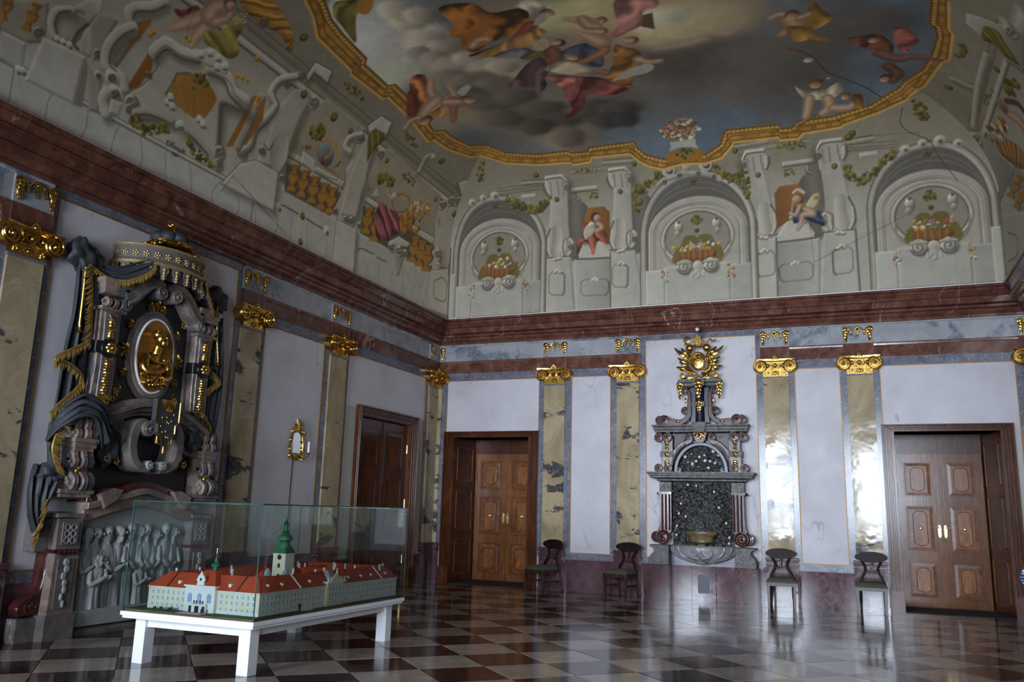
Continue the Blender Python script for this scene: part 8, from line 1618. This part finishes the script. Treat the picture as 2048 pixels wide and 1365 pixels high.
# child pair at the left rim (z2)
Z = 'z2'
D([(650, 455), (730, 440), (745, 520), (740, 600), (690, 680), (625, 690), (640, 560)], (178, 106, 58), (.4, 14, .3), Z); D([(630, 540), (680, 560), (690, 640), (630, 680)], (150, 66, 48), (.4, 14, .2), Z); Lm([(770, 470), (765, 540), (800, 590)], [.06, .09, .11], cr=Z); Lm([(800, 590), (750, 640), (720, 680)], [.16, .17, .13], cr=Z); Lm([(700, 690), (650, 710), (615, 755)], [.06, .06, .05], cr=Z); Lm([(780, 650), (830, 610), (860, 575)], [.06, .05, .05], cr=Z); Hd((740, 705), 34, (120, 76, 44), 2.6, Z); D([(770, 660), (840, 620), (850, 660), (800, 690)], (206, 140, 72), (.4, 14, .2), Z)
Lm([(870, 510), (900, 550), (900, 590)], [.05, .07, .13], cr=Z); Lm([(900, 590), (900, 640), (900, 710)], [.14, .08, .05], (186, 122, 94), Z); Hd((980, 585), 36, (140, 96, 56), .2, Z); poly('U', Z, [(920, 540), (970, 500), (1000, 510), (960, 560)], (196, 190, 176)); Lm([(860, 600), (930, 600)], [.13, .10], cr=Z)
# olive statue on the left rim
D([(200, 20), (280, 0), (420, 0), (400, 70), (330, 90), (330, 240), (300, 230), (250, 160), (200, 100)], (140, 124, 58), (.8, 14, .22), Z); poly('U', Z, [(340, 0), (430, 0), (400, 80), (340, 70)], (200, 140, 60))
# angels on the right (z3)
Z = 'z3'
D([(860, 60), (890, 5), (940, 50), (995, 100), (900, 160), (840, 130)], (176, 126, 46), (.5, 14, .25), Z); Lm([(660, 100), (720, 80), (760, 110)], [.05, .07, .1], cr=Z); Lm([(760, 110), (790, 150), (720, 190)], [.16, .16, .06], (206, 160, 120), Z); Lm([(840, 170), (900, 210), (965, 225)], [.12, .10, .06], (176, 124, 74), Z); Hd((775, 80), 34, (124, 80, 44), 1.2, Z); D([(740, 150), (850, 150), (870, 210), (790, 225)], (186, 134, 60), (.5, 14, .2), Z); Lm([(820, 100), (870, 80)], [.07, .05], cr=Z)
D([(1330, 170), (1390, 150), (1470, 220), (1410, 270), (1430, 300), (1350, 260)], (176, 96, 88), (.5, 14, .22), Z); D([(1060, 220), (1180, 190), (1260, 190), (1330, 250), (1300, 310), (1200, 270)], (128, 74, 48), (.4, 14, .25), Z); Lm([(1260, 290), (1340, 320), (1440, 310), (1580, 330)], [.12, .12, .09, .04], (150, 106, 90), Z); Hd((1215, 215), 28, (104, 70, 50), .8, Z); Lm([(1300, 360), (1350, 400), (1330, 440)], [.10, .12, .08], (130, 82, 72), Z); Hd((1285, 425), 28, (90, 60, 44), 2.0, Z)
D([(790, 470), (860, 495), (950, 490), (1030, 450), (1055, 490), (990, 540), (900, 545), (830, 530)], (206, 192, 160), (.2, 16, .14), Z); Lm([(870, 540), (860, 600), (850, 640)], [.10, .08, .06], cr=Z); Lm([(970, 540), (980, 590), (940, 620)], [.11, .10, .06], cr=Z); Hd((905, 455), 34, (124, 90, 44), 1.6, Z); Hd((1070, 525), 26, (130, 96, 60), 2.2, Z); Lm([(1000, 590), (1080, 590), (1110, 570)], [.09, .08, .05], cr=Z); D([(1100, 520), (1160, 520), (1160, 590), (1120, 580)], (170, 116, 52), (.4, 14, .2), Z)
blob('U', Z, (865, 328), 22, (206, 200, 190), .4); blob('U', Z, (760, 275), 22, (140, 98, 60), .5); blob('U', Z, (975, 425), 12, (200, 150, 140), .4)
# white vase with flowers on the gilt pedestal over the middle arch
poly('U', 'c1', [(1005, 210), (1030, 150), (1120, 170), (1230, 130), (1280, 160), (1260, 220), (1130, 240), (1020, 240)], (176, 118, 40), False); tuft('U', 'c1', (1140, 175), 60, 36, 0, 26); poly('U', 'c1', [(1025, 80), (1218, 48), (1225, 110), (1245, 140), (1180, 125), (1100, 130), (1030, 160), (1040, 120)], (192, 188, 178), False); line('U', 'c1', [(1025, 86), (1220, 56)], .016, (120, 114, 104))
flowers('U', 'c1', (1105, -10), 150, 80, 90, [(222, 214, 204), (206, 150, 160), (190, 120, 60), (150, 96, 44), (170, 150, 120), (214, 190, 150), (120, 100, 60)]); flowers('U', 'c1', (1090, 30), 110, 36, 30, [(166, 98, 44), (140, 80, 36)])
def paint_surface(key, co, uv):
    n = len(co); U = toU(co); h = fbm(co[:, :2]*1.0+co[:, 2:3]*.7, 1.2, 4, 2)
    s = uv[:, 1] if key in 'BLRF' else np.full(n, SMAX)
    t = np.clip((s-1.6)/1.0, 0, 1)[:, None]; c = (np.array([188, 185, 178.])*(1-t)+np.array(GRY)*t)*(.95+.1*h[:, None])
    for k, (lo, hi), fn in OPS:
        if k == 'U':
            if key in 'BLRF' and False: continue
            q = U; sel = (U[:, 0] > lo[0]) & (U[:, 0] < hi[0]) & (U[:, 1] > lo[1]) & (U[:, 1] < hi[1])
            if key in 'BLRF': sel &= s > 2.2
        elif k == key: q = uv; sel = (uv[:, 0] > lo[0]) & (uv[:, 0] < hi[0]) & (uv[:, 1] > lo[1]) & (uv[:, 1] < hi[1])
        else: continue
        i = np.nonzero(sel)[0]
        if len(i) == 0: continue
        a, col = fn(q[i]); c[i] = c[i]*(1-a[:, None])+col*a[:, None]
    c = c*np.array([1.02, .985, .90])*(1+(.15 if key == 'L' else -.05)*np.clip((2.7-s)/.6, 0, 1))[:, None]; g_ = c.mean(1, keepdims=True); c = g_+(c-g_)*.86; x = np.clip(c, 0, 255)/255; return np.where(x > .04045, ((x+.055)/1.055)**2.4, x/12.92)  # lower left cove painted lighter, standing in for light that falls there
# ================================================================== build the vault meshes with the fresco as a colour layer
t = NT('fresco'); at = t.n('ShaderNodeAttribute', attribute_name='fresco')
g = t.ramp(t.noise(5, 6, .65), [(.3, .88), (.7, 1.08)]); g2 = t.ramp(t.noise(60, 2), [(.3, .95), (.7, 1.05)])
col = t.mix(1.0, t.mix(1.0, at.outputs['Color'], g, 'MULTIPLY'), g2, 'MULTIPLY')
ck = t.ramp(t.voro(.38, t.co((1, 1, .7), (.3, .2, .3)), 'DISTANCE_TO_EDGE'), [(.0, .5), (.004, 0.0)])
cm = t.ramp(t.noise(.6, 2), [(.52, 0.0), (.6, 1.0)]); mu = t.n('ShaderNodeMath', operation='MULTIPLY'); t.ln(ck, mu.inputs[0]); t.ln(cm, mu.inputs[1])
MT['fresco'] = t.done(t.mix(mu.outputs[0], col, lin(70, 66, 62)), .75); t.bump(t.noise(8, 4), .05, .01)
ceiling = None; names = {'B': 'cove', 'L': 'cove', 'R': 'cove', 'F': 'cove', 'C': 'ceiling'}
order = sorted(range(len(surfs)), key=lambda i: 0 if surfs[i][0] == 'C' else 1)
for k in order:
    key, co, uv, ns, nw = surfs[k]; fc = grid_faces(ns, nw)
    if key in 'LRC'[:0]: pass
    me = bpy.data.meshes.new('ceiling'); me.vertices.add(len(co)); me.vertices.foreach_set('co', co.astype(np.float32).ravel())
    # face winding so that normals look into the room
    a, b, c = co[fc[0, 0]], co[fc[0, 1]], co[fc[0, 2]]; nrm = np.cross(b-a, c-a)
    mid = np.array([W/2, YF/2, 4.0]); fl = fc[:, ::-1] if nrm@(mid-a) < 0 else fc
    me.loops.add(fl.size); me.loops.foreach_set('vertex_index', fl.astype(np.int32).ravel())
    me.polygons.add(len(fl)); me.polygons.foreach_set('loop_start', (np.arange(len(fl))*4).astype(np.int32)); me.update(calc_edges=True); me.validate()
    me.shade_smooth()
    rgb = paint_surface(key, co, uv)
    ca = me.color_attributes.new('fresco', 'FLOAT_COLOR', 'POINT'); ca.data.foreach_set('color', np.concatenate([rgb, np.ones((len(co), 1))], 1).astype(np.float32).ravel())
    me.materials.append(MT['fresco'])
    o = bpy.data.objects.new(names[key], me); COL.objects.link(o)
    if key == 'C' and ceiling is None: ceiling = struct(o, 'flat painted ceiling with clouds and drifting figures in a gilt frame')
    else:
        o.parent = ceiling
        if key == 'C': o.name = 'ceiling_field'
